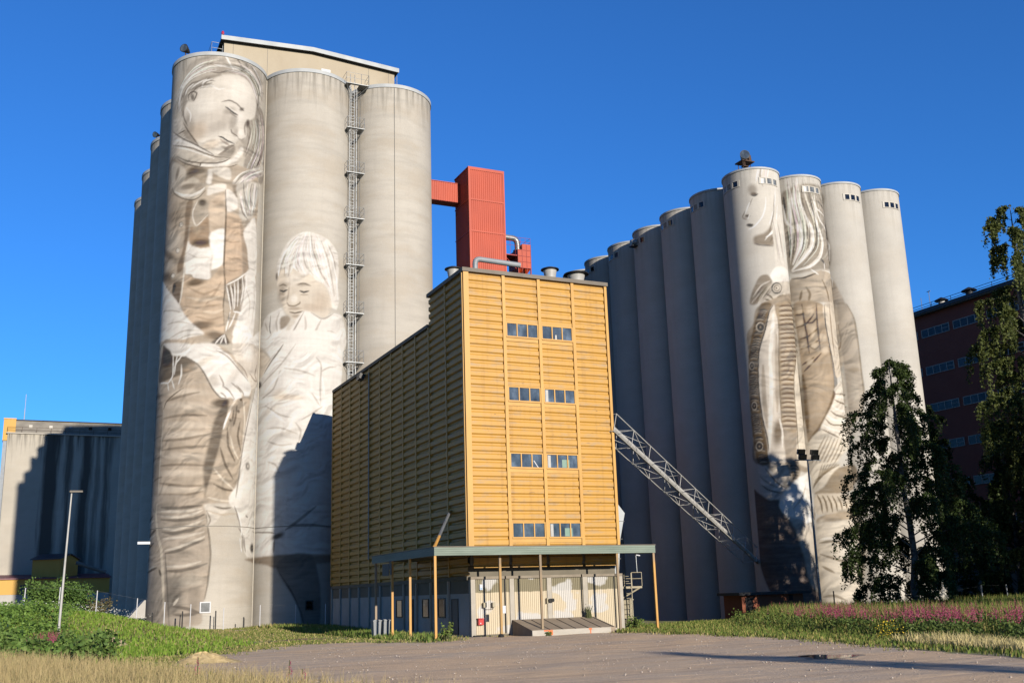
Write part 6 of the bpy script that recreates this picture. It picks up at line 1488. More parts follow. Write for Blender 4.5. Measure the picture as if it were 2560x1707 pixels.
# wheelie bins
for i, (x, y) in enumerate(((19.25, 60.7), (19.85, 60.9))):
    b = thing('wheelie_bin', ['nearer grey wheelie bin, lid edge overhanging, by the canopy posts', 'further grey wheelie bin, half behind the other one'][i], 'bin', (x, y, .05), 'wheelie bins by the canopy'); w, d = .24, .28
    V = [(x-w*.82, y-d*.82, .08), (x+w*.82, y-d*.82, .08), (x+w*.82, y+d*.82, .08), (x-w*.82, y+d*.82, .08), (x-w, y-d, .95), (x+w, y-d, .95), (x+w, y+d, .95), (x-w, y+d, .95)]
    MB().add(V, [(3, 2, 1, 0), (0, 1, 5, 4), (1, 2, 6, 5), (2, 3, 7, 6), (3, 0, 4, 7), (4, 5, 6, 7)]).build('body', 'bin', b)
    MB().box(x-w-.03, x+w+.03, y-d-.04, y+d+.04, .953, 1.01).box(x-w*.8, x+w*.8, y-d*.8, y+d*.8, 1.01, 1.04).build('lid', 'bin', b)
    for s in (-1, 1): MB().tube([(x+s*w*.7, y+d*.8, .1), (x+s*(w*.7+.05), y+d*.8, .1)], .1, 12).build('wheel', 'black', b)
# ---------------------------------------------------------------- lattice conveyor
lc = thing('lattice_conveyor', 'white lattice girder carrying a pipe down from the yellow building to the shaded silos', 'conveyor', (33, 58, 12))
P0, P1 = Vector((33.2, 55.9, 12.2)), Vector((54.15, 69.35, 4.18)); P0 = P0-(P1-P0)*.03
d = (P1-P0).normalized(); L = (P1-P0).length; sd = d.cross(Vector((0, 0, 1))).normalized(); upv = sd.cross(d).normalized()
def off(t, a, b): return P0+d*t+sd*a+upv*b
MB().tube([P0, P1], .17, 14).build('pipe', 'white_pipe', lc, True)
ch = MB(); we = MB(); ca = ((-.62, .55), (.62, .55), (-.55, -.62), (.55, -.62)); nb = 10; Lr = L*.93; tw = Lr/nb
for a, b in ca: ch.tube([off(0, a, b), off(Lr, a, b)], .034, 5)
for i in range(nb+1):
    t = i*tw
    for k, l in ((0, 1), (1, 3), (3, 2), (2, 0)): we.tube([off(t, *ca[k]), off(t, *ca[l])], .022, 4)
    if i < nb:
        for k, l in (((0, 1), (1, 3), (3, 2), (2, 0)) if i % 2 else ((1, 0), (3, 1), (2, 3), (0, 2))): we.tube([off(t, *ca[k]), off(t+tw, *ca[l])], .018, 4)
ch.build('chord', 'white_pipe', lc); we.build('bracing', 'white_pipe', lc)
e = MB()
for a, b in ca: e.tube([off(Lr, a, b), P1-d*.3], .03, 4)
e.build('end_frame', 'white_pipe', lc)
# ---------------------------------------------------------------- left background
lb = thing('concrete_store', 'big stained concrete store behind the left silos, half in their shadow', 'building', (0, 205, 0))
MB().box(-3.7, 40, 205, 235, -1, 33.1).build('wall', 'stained', lb)
MB().box(-3.95, 40.2, 204.75, 235.2, 33.103, 33.32).build('ledge', 'kerb', lb)
MB().box(-2.5, 40, 206.2, 233, 33.32, 35.7).build('roof_storey', 'old_grey', lb); MB().box(-2.65, 40.1, 206, 233.2, 35.703, 35.85).build('roof', 'bitumen', lb)
for k in range(5): MB().box(-.33+3.37*k, .23+3.37*k, 206.12, 206.197, 34.4, 34.95).build('window', ['frame_light', 'frame_light', 'frame_blue', 'glass_dark', 'glass_dark'][k], lb)
m = MB()
for z in (33.8, 34.3): m.tube([(-3.8, 207, z), (-3.8, 204.9, z), (40, 204.9, z)], .03, 5)
for k in range(18): m.tube([(-3.8+2.4*k, 204.9, 33.32), (-3.8+2.4*k, 204.9, 34.3)], .03, 5)
m.build('railing', 'rust', lb)
hb = thing('hoist_box', 'yellow box hung on the left top corner of the concrete store', 'hoist box', (-3.6, 206, 31.9)); MB().box(-4.5, -2.5, 205.4, 209, 31.9, 35.75).build('body', 'ochre', hb); MB().box(-4.55, -2.45, 205.3, 209.1, 35.753, 35.95).build('cap', 'yellow_trim', hb)
MB().box(-4.4, -3.72, 205.6, 208, 0, 31.85).build('shaft', 'frame_blue', hb)
tag(MB().tube([(-1.25, 207, 35.8), (-1.22, 207, 40.7)], .05, 6).tube([(-1.25, 207, 35.8), (-1.25, 207, 38)], .075, 6).build('antenna', 'white_pipe'), 'thin pale antenna on the roof of the stained concrete store', 'antenna')
an = thing('low_annex', 'low yellow annex with a plum roof before the concrete store', 'building', (2, 195, 0))
MB().box(-14, 14.2, 195, 204.98, 4.8, 7.3).build('upper_wall', 'ochre', an); MB().box(-13.9, 14.15, 195.06, 204.98, -1, 4.797).build('lower_wall', 'pale_wall', an)
MB().prism([(194.6, 7.25), (205-.02, 8.15), (205-.02, 8.3), (194.6, 7.42)], -14.2, 14.4, 'x').build('roof', 'plum', an)
MB().box(.3, 1.4, 194.93, 194.997, 4.82, 6.3).build('shutter', 'dark_roof', an)
sh = thing('roof_shed', 'yellow gabled shed standing on the roof of the low annex', 'shed', (6.2, 196, 7.3)); t = math.radians(35); u = Vector((-math.cos(t), math.sin(t), 0)); v = Vector((math.sin(t), math.cos(t), 0)); c = Vector((6.2, 195.4, 6.9)); a, b, e, r = 5.25, 5.2, 3.7, 4.45
V = [c, c+u*a, c+u*a+v*b, c+v*b]; T = [p+Vector((0, 0, e)) for p in V]; R_ = [c+v*b/2+Vector((0, 0, r)), c+u*a+v*b/2+Vector((0, 0, r))]
MB().add(V+T+R_, [(0, 1, 5, 4), (1, 2, 6, 9, 5), (2, 3, 7, 6), (3, 0, 4, 8, 7), (4, 5, 9, 8), (6, 7, 8, 9)]).build('wall', 'ochre', sh)
m = MB()
for p in (0, 3):
    w = -v if p == 0 else v; q = [T[p]+w*.3-u*.3-Vector((0, 0, .12)), T[p+(1 if p == 0 else -1)]+w*.3+u*.3-Vector((0, 0, .12)), R_[1]+u*.3, R_[0]-u*.3]; m.add(q+[k+Vector((0, 0, .18)) for k in q], [(0, 1, 2, 3), (4, 5, 6, 7), (0, 1, 5, 4), (1, 2, 6, 5), (2, 3, 7, 6), (3, 0, 4, 7)])
m.build('roof', 'dark_roof', sh)
tag(MB().tube([(8.7, 196.8, 9.9), (13.6, 196.3, 8.2)], .32, 8).build('roof_chute', 'stone_base', None, True), 'slanting chute from the gabled shed down to the annex roof', 'chute')
tag(MB().prism([(8.35, 1.3), (9.75, 1.3), (9.75, 2.72), (9.55, 2.72)], 92.9, 95, 'y').build('intake_hood', 'pale_wall'), 'pale triangular hood against the foot of the painted woman silo', 'hood')
tag(MB().box(8.3, 9.25, 88.0, 88.25, 7.0, 7.2).tube([(9.2, 88.1, 7.1), (9.75, 92.5, 7.1)], .04, 6).build('wall_lamp', 'white'), 'white lamp arm at the left edge of the painted woman silo', 'lamp')
# ---------------------------------------------------------------- right background
bb = thing('brick_block', 'dark red brick block with rows of strip windows behind the birches', 'building', (90, 75, 0))
MB().box(90, 106, 38, 100, 5.2, 31.2).build('wall', 'brick', bb); MB().box(89.96, 106, 38, 100, -1, 5.197).build('base_wall', 'stone_base', bb)
MB().box(89.4, 106.5, 37.5, 100.5, 31.203, 31.34).build('eave', 'stone_base', bb); MB().box(89.3, 106.6, 37.4, 100.6, 31.343, 31.75).build('roof', 'dark_roof', bb)
for z in (28.68, 24.45, 20.3, 16.1, 11.9, 7.7):
    for k in range(-1, 9):
        y1 = 82.73-4.45*k; y0 = y1-3.9; m = MB(); m.box(89.93, 89.998, y0, y1, z+.86, z+.94).box(89.93, 89.998, y0, y1, z, z+.07)
        ed = [y0+i*(y1-y0-.08)/4 for i in range(5)]
        for y in ed: m.box(89.93, 89.998, y, y+.08, z+.07, z+.86)
        m.box(89.93, 89.998, ed[0]+.08, ed[1], z+.45, z+.5)
        f = m.build('window', 'frame_light', bb); MB().box(89.96, 89.998, y0+.06, y1-.06, z+.05, z+.88).build('pane', 'shade_glass', f)
m = MB()
for z in (32.0, 32.3): m.tube([(89.6, 38, z), (89.6, 100, z)], .03, 5)
for k in range(22): m.tube([(89.6, 40+k*2.7, 31.7), (89.6, 40+k*2.7, 32.3)], .03, 5)
m.build('roof_railing', 'dark_metal', bb)
for y, z, s, lb_, mt in ((79.7, 31.75, 1, 'pale roof ventilator on the brick block, nearer the silos', 'white_pipe'), (75.9, 31.75, 1.1, 'dark roof ventilator on the brick block, nearer the right birch', 'dark_metal')):
    v_ = thing('roof_ventilator', lb_, 'roof vent', (90.3, y, z)); MB().lathe((90.3, y, z), [(.35*s, 0), (.35*s, .55*s)], 16).build('stack', mt, v_, True); MB().lathe((90.3, y, z+.56*s), [(.75*s, 0), (.7*s, .08), (.1, .38*s)], 16).build('cap', 'dark_metal', v_, True)
for y, h, lb_ in ((81.2, 2.1, 'short thin aerial with a cross bar on the brick block roof'), (82.4, 1.6, 'plain thin aerial on the brick block roof, next to the silos')):
    m = MB().tube([(90.2, y, 31.7), (90.2, y, 31.75+h)], .035, 5)
    if h > 2: m.tube([(90.2, y-.25, 31.7+h), (90.2, y+.25, 31.7+h)], .04, 5)
    tag(m.build('roof_aerial', 'galv'), lb_, 'antenna')
ht = thing('brick_hut', 'small rust brick hut with a flat black roof at the foot of the corner silo', 'hut', (51, 64, -.5))
MB().box(48.2, 53.9, 64, 66.2, -.6, 1.66).build('wall', 'brick_hut', ht); MB().box(47.7, 54.4, 63.6, 66.3, 1.663, 1.86).build('roof', 'bitumen', ht)
MB().box(48.5, 49.15, 63.96, 63.997, -.6, 1.5).build('door', 'black', ht); MB().box(52.55, 52.9, 63.97, 63.997, 1.2, 1.6).build('vent', 'black', ht)
fm = thing('floodlight_mast', 'slim steel mast with four square floodlights before the painted corner silo', 'floodlight mast', (55.05, 63.4, -.4))
MB().tube([(55.0, 63.4, -.5), (55.02, 63.4, 4), (55.1, 63.4, 11.75)], [.11, .1, .06], 10).build('pole', 'galv', fm, True); MB().obox((55.12, 63.4, 11.7), (1.15, -.15, 0), (.01, .04, 0), (0, 0, .04)).build('crossbar', 'galv', fm)
for x, z in ((54.45, 12.2), (54.55, 11.95), (55.75, 12.2), (55.8, 11.95)):
    b = MB().obox((x, 63.3, z+(.12 if z > 12 else -.02)), (.34, -.04, 0), (.05, .12, .04), (0, -.05, .18)).build('lamp_head', 'dark_metal', fm); MB().obox((x-.03, 63.16, z+(.10 if z > 12 else -.04)), (.29, -.035, 0), (.002, .006, 0), (0, -.04, .14)).build('lens', 'glass_dark', b)
def fence(name, label, pts, mat, h, r, wires, mesh=True):
    t = thing(name, label, 'fence', pts[0][:3]); top = []
    for p in pts: MB().tube([(p[0], p[1], p[2]-.3), (p[0]+p[3], p[1], p[2]+h*p[4])], r, 6).build('post', p[5] if len(p) > 5 else mat, t); top.append(h*p[4])
    m = MB()
    for q in wires:
        for (p, a), (s, b) in zip(zip(pts, top), zip(pts[1:], top[1:])): m.tube([(p[0], p[1], p[2]+a*q), (s[0], s[1], s[2]+b*q)], .003, 4)
    m.build('wire', 'galv_dark', t); return t
fence('wire_fence', 'pale posted wire fence running over the weedy mound before the left silos', [(.45, 86, 2.0, .05, .93), (2.8, 86, 1.95, .05, .95), (5.4, 86, 1.7, .04, .92), (8.3, 86, 1.05, .03, .92), (10.33, 86, .6, .02, .98), (12.27, 86, .33, .02, 1.), (14.81, 86, .25, 0, .86), (17.65, 86, .2, 0, .95), (20.5, 86, .15, 0, .95), (22.6, 84.6, .1, 0, .95)], 'white', 1.95, .035, (.98,))
fence('wire_fence', 'short dark posts of a second fence at the foot of the painted silos', [(9.6, 87.2, .55, 0, .85), (11.85, 87.2, .3, 0, 1.05), (14.4, 87.2, .25, 0, 1.05), (16.6, 87.2, .2, 0, .68)], 'dark_metal', 1.4, .05, (.5,))
fence('wire_fence', 'dark posted fence behind the pink flowers on the right', [(57.75, 65, -.45, .03, 1, 'dark_metal'), (61.55, 65, -.45, .08, 1, 'dark_metal'), (65.2, 65, -.45, .06, 1, 'dark_metal'), (68.87, 65, -.45, 0, .78, 'dark_metal'), (73.8, 65, -.45, .03, 1.02, 'galv'), (76.8, 65, -.45, 0, 1.02, 'galv')], 'dark_metal', 2.2, .06, (.5, .98))
tag(MB().tube([(68.9, 65.3, 1.2), (66.3, 65.3, -.4)], .05, 6).build('fence_strut', 'dark_metal'), 'slanting strut of the dark fence beside the birch trunk', 'strut')
sl = thing('street_lamp', 'tall slim pale street lamp rising from the weeds on the left', 'street lamp', (2.4, 70, .6))
MB().tube([(2.38, 70, .3), (2.58, 70, 9.15)], [.085, .045], 10).build('pole', 'white_pipe', sl, True); MB().obox((2.85, 69.9, 9.25), (.36, -.05, .0), (.02, .15, 0), (0, 0, .055)).tube([(2.45, 70, 9.27), (2.6, 70, 9.2)], .05, 8).build('lamp_head', 'stone_base', sl)
# ---------------------------------------------------------------- ground
def hgt(x, y):
    x, y = np.asarray(x, float), np.asarray(y, float)
    h = .22*sm(66, 86, y)*sm(24.5, 21, x)
    prof = np.interp(x, [-40, -6, .4, 2.8, 5.4, 8.3, 10.3, 12.3, 15], [1.2, 1.7, 1.9, 1.75, 1.5, .85, .38, .1, 0])
    h = h+prof*sm(62, 82, y)*sm(150, 100, y)
    h = h-.55*sm(43, 50, x)*sm(56, 63, y)*sm(170, 130, y)
    return h
def inpoly(x, y, P):
    P = np.asarray(P); c = np.zeros(np.shape(x), bool)
    for i in range(len(P)):
        (xa, ya), (xb, yb_) = P[i-1], P[i]
        if ya != yb_: c ^= ((ya > y) != (yb_ > y)) & (x < (xb-xa)*(y-ya)/(yb_-ya)+xa)
    return c
LOT = [(7.6, -12), (7.2, 12), (6.6, 15.7), (4.6, 24), (4.2, 33), (5.0, 40), (6.2, 45.5), (8.2, 49), (10.4, 52.4), (13, 55.8), (15.8, 57.0), (17.4, 54.6), (19.0, 51.4), (20.8, 51.6), (21.6, 55.), (21.9, 66), (23.1, 66), (23.1, 55.3), (32.4, 55.3), (32.2, 53.9), (30.5, 52.4), (31.1, 45), (30.6, 37.4), (27.4, 26.9), (26.1, 21.9), (25, 12), (24, -12)]
PATH = [(6.5, 84.6), (9, 83.4), (12, 82.6), (16, 82.3), (19.5, 84.2), (19, 85.2), (14, 84.6), (9.5, 85.0)]
gx = np.concatenate([[-900, -400, -150, -60, -25], np.arange(-12, 62, .32), [64, 68, 74, 82, 95, 120, 200, 450, 900]]); gy = np.concatenate([[-900, -300, -80, -30], np.arange(-14, 100, .32), [104, 112, 130, 170, 260, 500, 900]])
GX, GY = np.meshgrid(gx, gy); cx, cy = (gx[:-1]+gx[1:])/2, (gy[:-1]+gy[1:])/2; CX, CY = np.meshgrid(cx, cy)
wob = .35*np.sin(CX*2.1+CY*1.3)+.3*np.sin(CX*.9-CY*2.7)+.25*np.sin(CX*4.1)*np.cos(CY*3.7)
lot = inpoly(CX+wob*.5, CY+wob*.5, LOT); path = inpoly(CX+wob*.3, CY+wob*.3, PATH) & ~lot
GZ = hgt(GX, GY)+.02*np.sin(GX*1.7)*np.sin(GY*1.3)*sm(3, 12, np.hypot(GX-24, GY-27)); V = np.stack([GX, GY, GZ], -1).reshape(-1, 3); nx = len(gx)
I, J = np.meshgrid(np.arange(nx-1), np.arange(len(gy)-1)); F = np.stack([J*nx+I, J*nx+I+1, (J+1)*nx+I+1, (J+1)*nx+I], -1)
def gravel_mat():
    s = N('gravel', .95); o = s.coord(); big = s.noise(s.coord((.55, 1., 1.)), .22, 5, .6); mid = s.noise(s.coord((.5, 1.5, 1)), .9, 6, .7); fine = s.noise(o, 14, 4, .8)
    col = s.mix(s.ramp(big, [(.42, (0,)), (.56, (1,))]), (.49, .35, .215), (.36, .30, .24))
    col = s.mix(s.ramp(mid, [(.48, (0,)), (.68, (.75,))]), col, (.60, .43, .25)); col = s.mix(s.ramp(mid, [(.24, (.8,)), (.42, (0,))]), col, (.22, .17, .125))
    col = s.mix(.45, col, s.ramp(fine, [(.25, (.10, .08, .06)), (.55, (.42, .35, .275)), (.75, (.66, .58, .48))]))
    tr = s.noise(s.coord((.09, .9, 1)), 1., 5, .6); col = s.mix(s.math('MULTIPLY', s.ramp(tr, [(.5, (0,)), (.6, (1,))]), .5), col, (.27, .21, .155))
    tr2 = s.noise(s.coord((.35, 2.4, 1)), 1.3, 6, .7); col = s.mix(s.math('MULTIPLY', s.ramp(tr2, [(.54, (0,)), (.64, (1,))]), .55), col, (.66, .50, .33))
    s.bump(s.math('ADD', s.math('MULTIPLY', mid, .6), s.math('MULTIPLY', fine, .4)), .9, .09); return s.out(s.mix(1., col, (1.04, .965, .86), 'MULTIPLY'), 1)
M['gravel'] = gravel_mat()
M['turf'] = pm('turf_soil', (.26, .29, .075), (.40, .38, .14), .9, .95, .03, c3=(.52, .42, .26))
def zone(name, mask, mat): 
    o = raw(name, V, F[mask], mat); me = o.data; bm = bmesh.new(); bm.from_mesh(me); bmesh.ops.delete(bm, geom=[v for v in bm.verts if not v.link_faces], context='VERTS'); bm.to_mesh(me); bm.free(); return tag(o, kind='structure')
zone('ground', ~(lot | path), 'turf'); zone('gravel_yard', lot, 'gravel'); zone('gravel_path', path, 'gravel')
def water_mat():
    s = N('puddle_water', .03); s.b.inputs['Specular IOR Level'].default_value = .5; s.b.inputs['IOR'].default_value = 1.33; return s.out((.03, .027, .022))
M['water'] = water_mat(); P = []
for a in np.linspace(0, 2*math.pi, 41)[:-1]:
    r = 1+.16*math.sin(3*a+1)+.1*math.sin(5*a); u_, v_ = .85*r*math.cos(a), .95*r*math.sin(a); P.append((23.45+.91*u_+.42*v_, 26.9-.42*u_+.91*v_))
tag(MB().prism(P, -.02, .012).build('puddle', 'water'), kind='structure'); P2 = [(23.4+(x-23.45)*1.3, 26.95+(y-26.9)*1.3) for x, y in P]
tag(MB().prism(P2, -.03, .007).build('wet_gravel', pm('wet_gravel', (.30, .24, .17), (.50, .40, .29), 3, .8, .02)), kind='structure')
# ---------------------------------------------------------------- plants
def rand_in(P, n):
    P = np.asarray(P); lo, hi = P.min(0), P.max(0); out = np.zeros((0, 2))
    while len(out) < n:
        q = lo+(hi-lo)*RNG.random((n, 2)); out = np.vstack([out, q[inpoly(q[:, 0], q[:, 1], P)]])
    return out[:n]
def blades(name, xy, h, w, lean, c1, c2, dry=None, z=None, parent=None, kind='stuff', label=None, tipc=None):
    n = len(xy); Z = hgt(xy[:, 0], xy[:, 1]) if z is None else z; a = RNG.random(n)*2*math.pi; ln = RNG.random(n)*lean*h; b = RNG.random(n)*2*math.pi
    base = np.stack([xy[:, 0], xy[:, 1], Z-.02], -1); dx = np.stack([np.cos(a), np.sin(a), 0*a], -1)*(w*.5)[:, None]; dl = np.stack([np.cos(b), np.sin(b), 0*b], -1)*ln[:, None]; up = np.array([0, 0, 1.])
    mid = base+dl*.35+up*(h*.6)[:, None]; tip = base+dl+up*(h*(1-.25*(ln/np.maximum(h, .01))))[:, None]
    V = np.stack([base-dx, base+dx, mid-dx*.8, mid+dx*.8, tip], 1).reshape(-1, 3); k = np.arange(n)[:, None]*5
    F = np.concatenate([k+[0, 1, 3], k+[0, 3, 2], k+[2, 3, 4]]); t = RNG.random(n)[:, None]; col = np.array(c1)*(1-t)+np.array(c2)*t
    if dry is not None: col = np.where((RNG.random(n) < dry[0])[:, None], np.array(dry[1])*(.75+.5*t), col)
    col = np.repeat(col[:, None], 5, 1)
    if tipc is not None: col[:, 4] = np.array(tipc); col[:, 2:4] = col[:, 2:4]*.5+np.array(tipc)*.5
    return tag(raw(name, V, F, 'blade', parent, col.reshape(-1, 3)), label, None, None, kind)
def leaves(P, s, cols, tilt=1.):
    # one small bent leaf (two triangles as a quad) at every point
    n = len(P); d = RNG.normal(size=(n, 3)); d[:, 2] *= tilt; d /= np.linalg.norm(d, axis=1)[:, None]; e = np.cross(d, RNG.normal(size=(n, 3))); e /= np.linalg.norm(e, axis=1)[:, None]; s = np.broadcast_to(s, (n,))[:, None]
    V = np.stack([P-d*s*.5, P+e*s*.32, P+d*s*.5, P-e*s*.32], 1).reshape(-1, 3); F = np.arange(4*n).reshape(n, 4)
    t = RNG.random(n)[:, None]; c = np.array(cols[0])*(1-t)+np.array(cols[1])*t; return V, F, np.repeat(c, 4, 0)
G1, G2 = (.075, .125, .022), (.15, .19, .045)
q = rand_in([(2.5, 31.4), (4.2, 33), (6.2, 45), (12, 54), (24, 52), (24, 88), (6, 90), (-4, 66), (-.3, 41)], 60000); q = q[~inpoly(q[:, 0], q[:, 1], LOT) & ~inpoly(q[:, 0], q[:, 1], PATH)]
pat = np.sin(q[:, 0]*.9+q[:, 1]*.33)+np.sin(q[:, 0]*.37-q[:, 1]*.8)+RNG.normal(size=len(q))*.4; bare = ((q[:, 0]-15.5)/3.6)**2+((q[:, 1]-63)/1.5)**2 < 1
q, pat = q[~bare], pat[~bare]; hh_ = (.05+.08*RNG.random(len(q)))*(1+.5*(pat > .8))*(1+1.6*sm(74, 84, q[:, 1])*sm(15, 18, q[:, 0]))
blades('lawn_grass', q, hh_, .05+.02*RNG.random(len(q)), .9, (.085, .125, .020), (.165, .18, .045), (.36, (.29, .235, .105)))
q = rand_in([(19.2, 51.6), (22, 54), (22.6, 64), (22.9, 84), (18, 84), (18.6, 62)], 9000); q = q[~inpoly(q[:, 0], q[:, 1], LOT)]
blades('rough_grass', q, .16+.28*RNG.random(len(q))**2, .04+.02*RNG.random(len(q)), .7, G1, G2, (.15, (.24, .21, .08)))
q = rand_in([(-7, 12), (7.7, 12), (7.1, 17.5), (5.2, 27.5), (2.9, 36), (-.5, 47), (-7, 52)], 46000)
blades('dry_tall_grass', q, .55+.45*RNG.random(len(q)), .012+.010*RNG.random(len(q)), .6, (.20, .15, .062), (.33, .25, .11), (.42, (.13, .14, .035)), tipc=(.36, .28, .14))
q = rand_in([(-12, 40), (-.3, 41), (4.2, 48), (9, 53), (12, 58), (12.5, 84), (8, 95), (-14, 100), (-16, 60)], 36000)
keep = RNG.random(len(q)) < .35+.65*sm(10.5, 6, q[:, 0]); q = q[keep]
blades('mound_grass', q, .14+.25*RNG.random(len(q)), .05+.03*RNG.random(len(q)), .8, (.085, .16, .018), (.17, .24, .035), (.08, (.25, .22, .09)))
# leafy weeds over the mound
def weed_cloud(xy, h, per, size, cols, spread=.28):
    n = len(xy); Z = hgt(xy[:, 0], xy[:, 1]); k = np.repeat(np.arange(n), per); t = RNG.random(n*per)**.7
    P = np.stack([xy[k, 0]+RNG.normal(size=n*per)*spread*(.4+.6*t), xy[k, 1]+RNG.normal(size=n*per)*spread*(.4+.6*t), Z[k]+h[k]*t], -1); return leaves(P, size*(.7+.6*RNG.random(n*per)), cols, .6)
q = rand_in([(-8, 43), (-.5, 43.5), (3.0, 47), (3.6, 53), (3.6, 62), (2.6, 74), (4, 84), (2, 88), (-8, 92)], 2300); d = sm(0, 6, np.hypot(q[:, 0]-9, (q[:, 1]-70)*.3))
Vw, Fw, Tw = weed_cloud(q, .25+.75*RNG.random(len(q))**2, 15, .19, ((.05, .10, .018), (.13, .20, .04)))
tag(raw('leafy_weeds', Vw, Fw, 'leaf', None, Tw), kind='stuff')
q = rand_in([(-5, 84), (9.5, 84), (9, 88), (-5, 90)], 260); Vw, Fw, Tw = weed_cloud(q, .55+.35*RNG.random(len(q)), 4, .07, ((.6, .6, .52), (.7, .7, .62)), .2); P = Vw.copy(); tag(raw('white_umbels', Vw, Fw, 'leaf', None, Tw), kind='stuff')
# taller saplings in front of the lamp
def sapling(label, x, y, h, seed, n=150, size=.2, cols=((.045, .085, .018), (.13, .19, .05)), rad=.4, group='young saplings at the edge of the weeds'):
    r = np.random.default_rng(seed); z = float(hgt(x, y)); t = thing('sapling', label, 'sapling', (x, y, z), group); m = MB(); P = []
    for k in range(5):
        a = r.random()*6.28; e = (x+math.cos(a)*rad*r.random(), y+math.sin(a)*rad*r.random(), z+h*(.7+.3*r.random())); m.tube([(x, y, z-.1), ((x+e[0])/2, (y+e[1])/2, z+h*.45), e], [.022, .016, .006], 5)
        for _ in range(n//5): q_ = .25+.75*r.random(); P.append((x+(e[0]-x)*q_+r.normal()*rad*.42, y+(e[1]-y)*q_+r.normal()*rad*.42, z+(e[2]-z)*q_+r.normal()*.06))
    m.build('stem', 'stem', t); a, b, c = leaves(np.array(P), size*(.7+.6*r.random(len(P))), cols, .7); raw('crown', a, b, 'leaf', t, c); return t
for i, (x, y, h, lb_) in enumerate(((3.55, 46.5, 1.25, 'broad leafed sapling at the right end of the weedy bank'), (2.55, 45.3, 1.1, 'broad leafed sapling beside the dry grass, right of the lamp foot'), (2.0, 49, 1.15, 'bushy sapling straight in front of the street lamp'), (.7, 45.5, 1.15, 'sapling rising from the dry grass left of the lamp'), (-.4, 47, 1.35, 'sapling close to the left edge of the weedy bank'), (-.9, 52, 1.5, 'tall sapling on the bank at the far left, level with the white wall'), (3.4, 52, 1.0, 'low sapling in front of the sand heap'))): sapling(lb_, x, y, h*1.2, 40+i, 260, .22, rad=.5)
def bush(name, label, x, y, rx, ry, h, n, seed, cols, size=.2, cat='shrub', z=None):
    r = np.random.default_rng(seed); z = float(hgt(x, y)) if z is None else z; t = thing(name, label, cat, (x, y, z)); m = MB(); P = []
    nb = 16
    for k in range(nb):
        a = 6.28*k/nb+r.random(); q_ = .35+.65*r.random(); e = Vector((x+rx*q_*math.cos(a), y+ry*q_*math.sin(a), z+h*(.45+.55*r.random()*(1-.4*q_)))); m.tube([(x+.2*math.cos(a), y+.2*math.sin(a), z-.1), ((x+e.x)/2, (y+e.y)/2, z+h*.4), e], [.05, .03, .01], 5)
        cl = r.normal(size=(n//nb, 3))*[.34*rx*.55, .34*ry*.55, .22*h*.6]+np.array(e)-[0, 0, .12*h]; P.append(cl); P.append((np.array(e)-[x, y, z])*.55*r.random((n//nb//2, 1))+[x, y, z]+r.normal(size=(n//nb//2, 3))*[rx*.25, ry*.25, h*.14])
    P = np.concatenate(P); P[:, 2] = np.maximum(P[:, 2], z+.05); m.build('stem', 'stem', t); a, b, c = leaves(P, size*(.7+.6*r.random(len(P))), cols, .7); raw('crown', a, b, 'leaf', t, c); return t
bush('leafy_shrub', 'big round leafy shrub behind the pale fence posts on the left', 2.3, 92.5, 1.8, 1.5, 2.7, 2600, 3, ((.04, .08, .018), (.11, .17, .04)), .2)
bush('leafy_shrub', 'right leafy shrub behind the pale fence posts, reaching the dark store corner', 4.3, 92.2, 1.5, 1.4, 2.4, 2000, 4, ((.035, .07, .018), (.09, .15, .035)), .2)
bush('leafy_shrub', 'sparse reddish shrub at the right end behind the pale fence', 6.1, 91.5, 1., .8, 1.7, 420, 5, ((.10, .07, .035), (.13, .12, .05)), .14)
bush('corner_weed', 'tall weed at the foot of the canopy corner post', 20.6, 52.6, .35, .3, 1.0, 160, 6, (G1, G2), .13, 'weed')
bush('corner_weed', 'low weed growing by the foot of the grey canopy post at the ramp', 26.45, 52.5, .2, .15, .25, 70, 7, (G1, G2), .09, 'weed')
bush('corner_weed', 'weeds against the steel ladder foot', 33.6, 55.2, .6, .35, .8, 260, 8, (G1, G2), .12, 'weed')
bush('corner_weed', 'thin grey weed standing on the ramp against the cream wall', 30.3, 54.9, .35, .1, .9, 90, 9, ((.22, .21, .13), (.34, .32, .22)), .07, 'weed', .75)
ln_ = LOT[3:24]; q = []
for (xa, ya), (xb, yb_) in zip(ln_, ln_[1:]):
    L_ = math.hypot(xb-xa, yb_-ya); n_ = int(L_*90); t = RNG.random(n_); q.append(np.stack([xa+(xb-xa)*t+RNG.normal(size=n_)*.45, ya+(yb_-ya)*t+RNG.normal(size=n_)*.45], -1))
q = np.vstack(q); q = q[(np.sin(q[:, 0]*2.3+q[:, 1]*1.9)+RNG.normal(size=len(q))*.7 > .1) & ~((q[:, 0] > 22.9) & (q[:, 1] > 55) & (q[:, 0] < 32.6))]
blades('edge_tufts', q, .05+.14*RNG.random(len(q)), .045+0*q[:, 0], .9, (.08, .11, .02), (.16, .17, .045), (.35, (.29, .235, .105)))
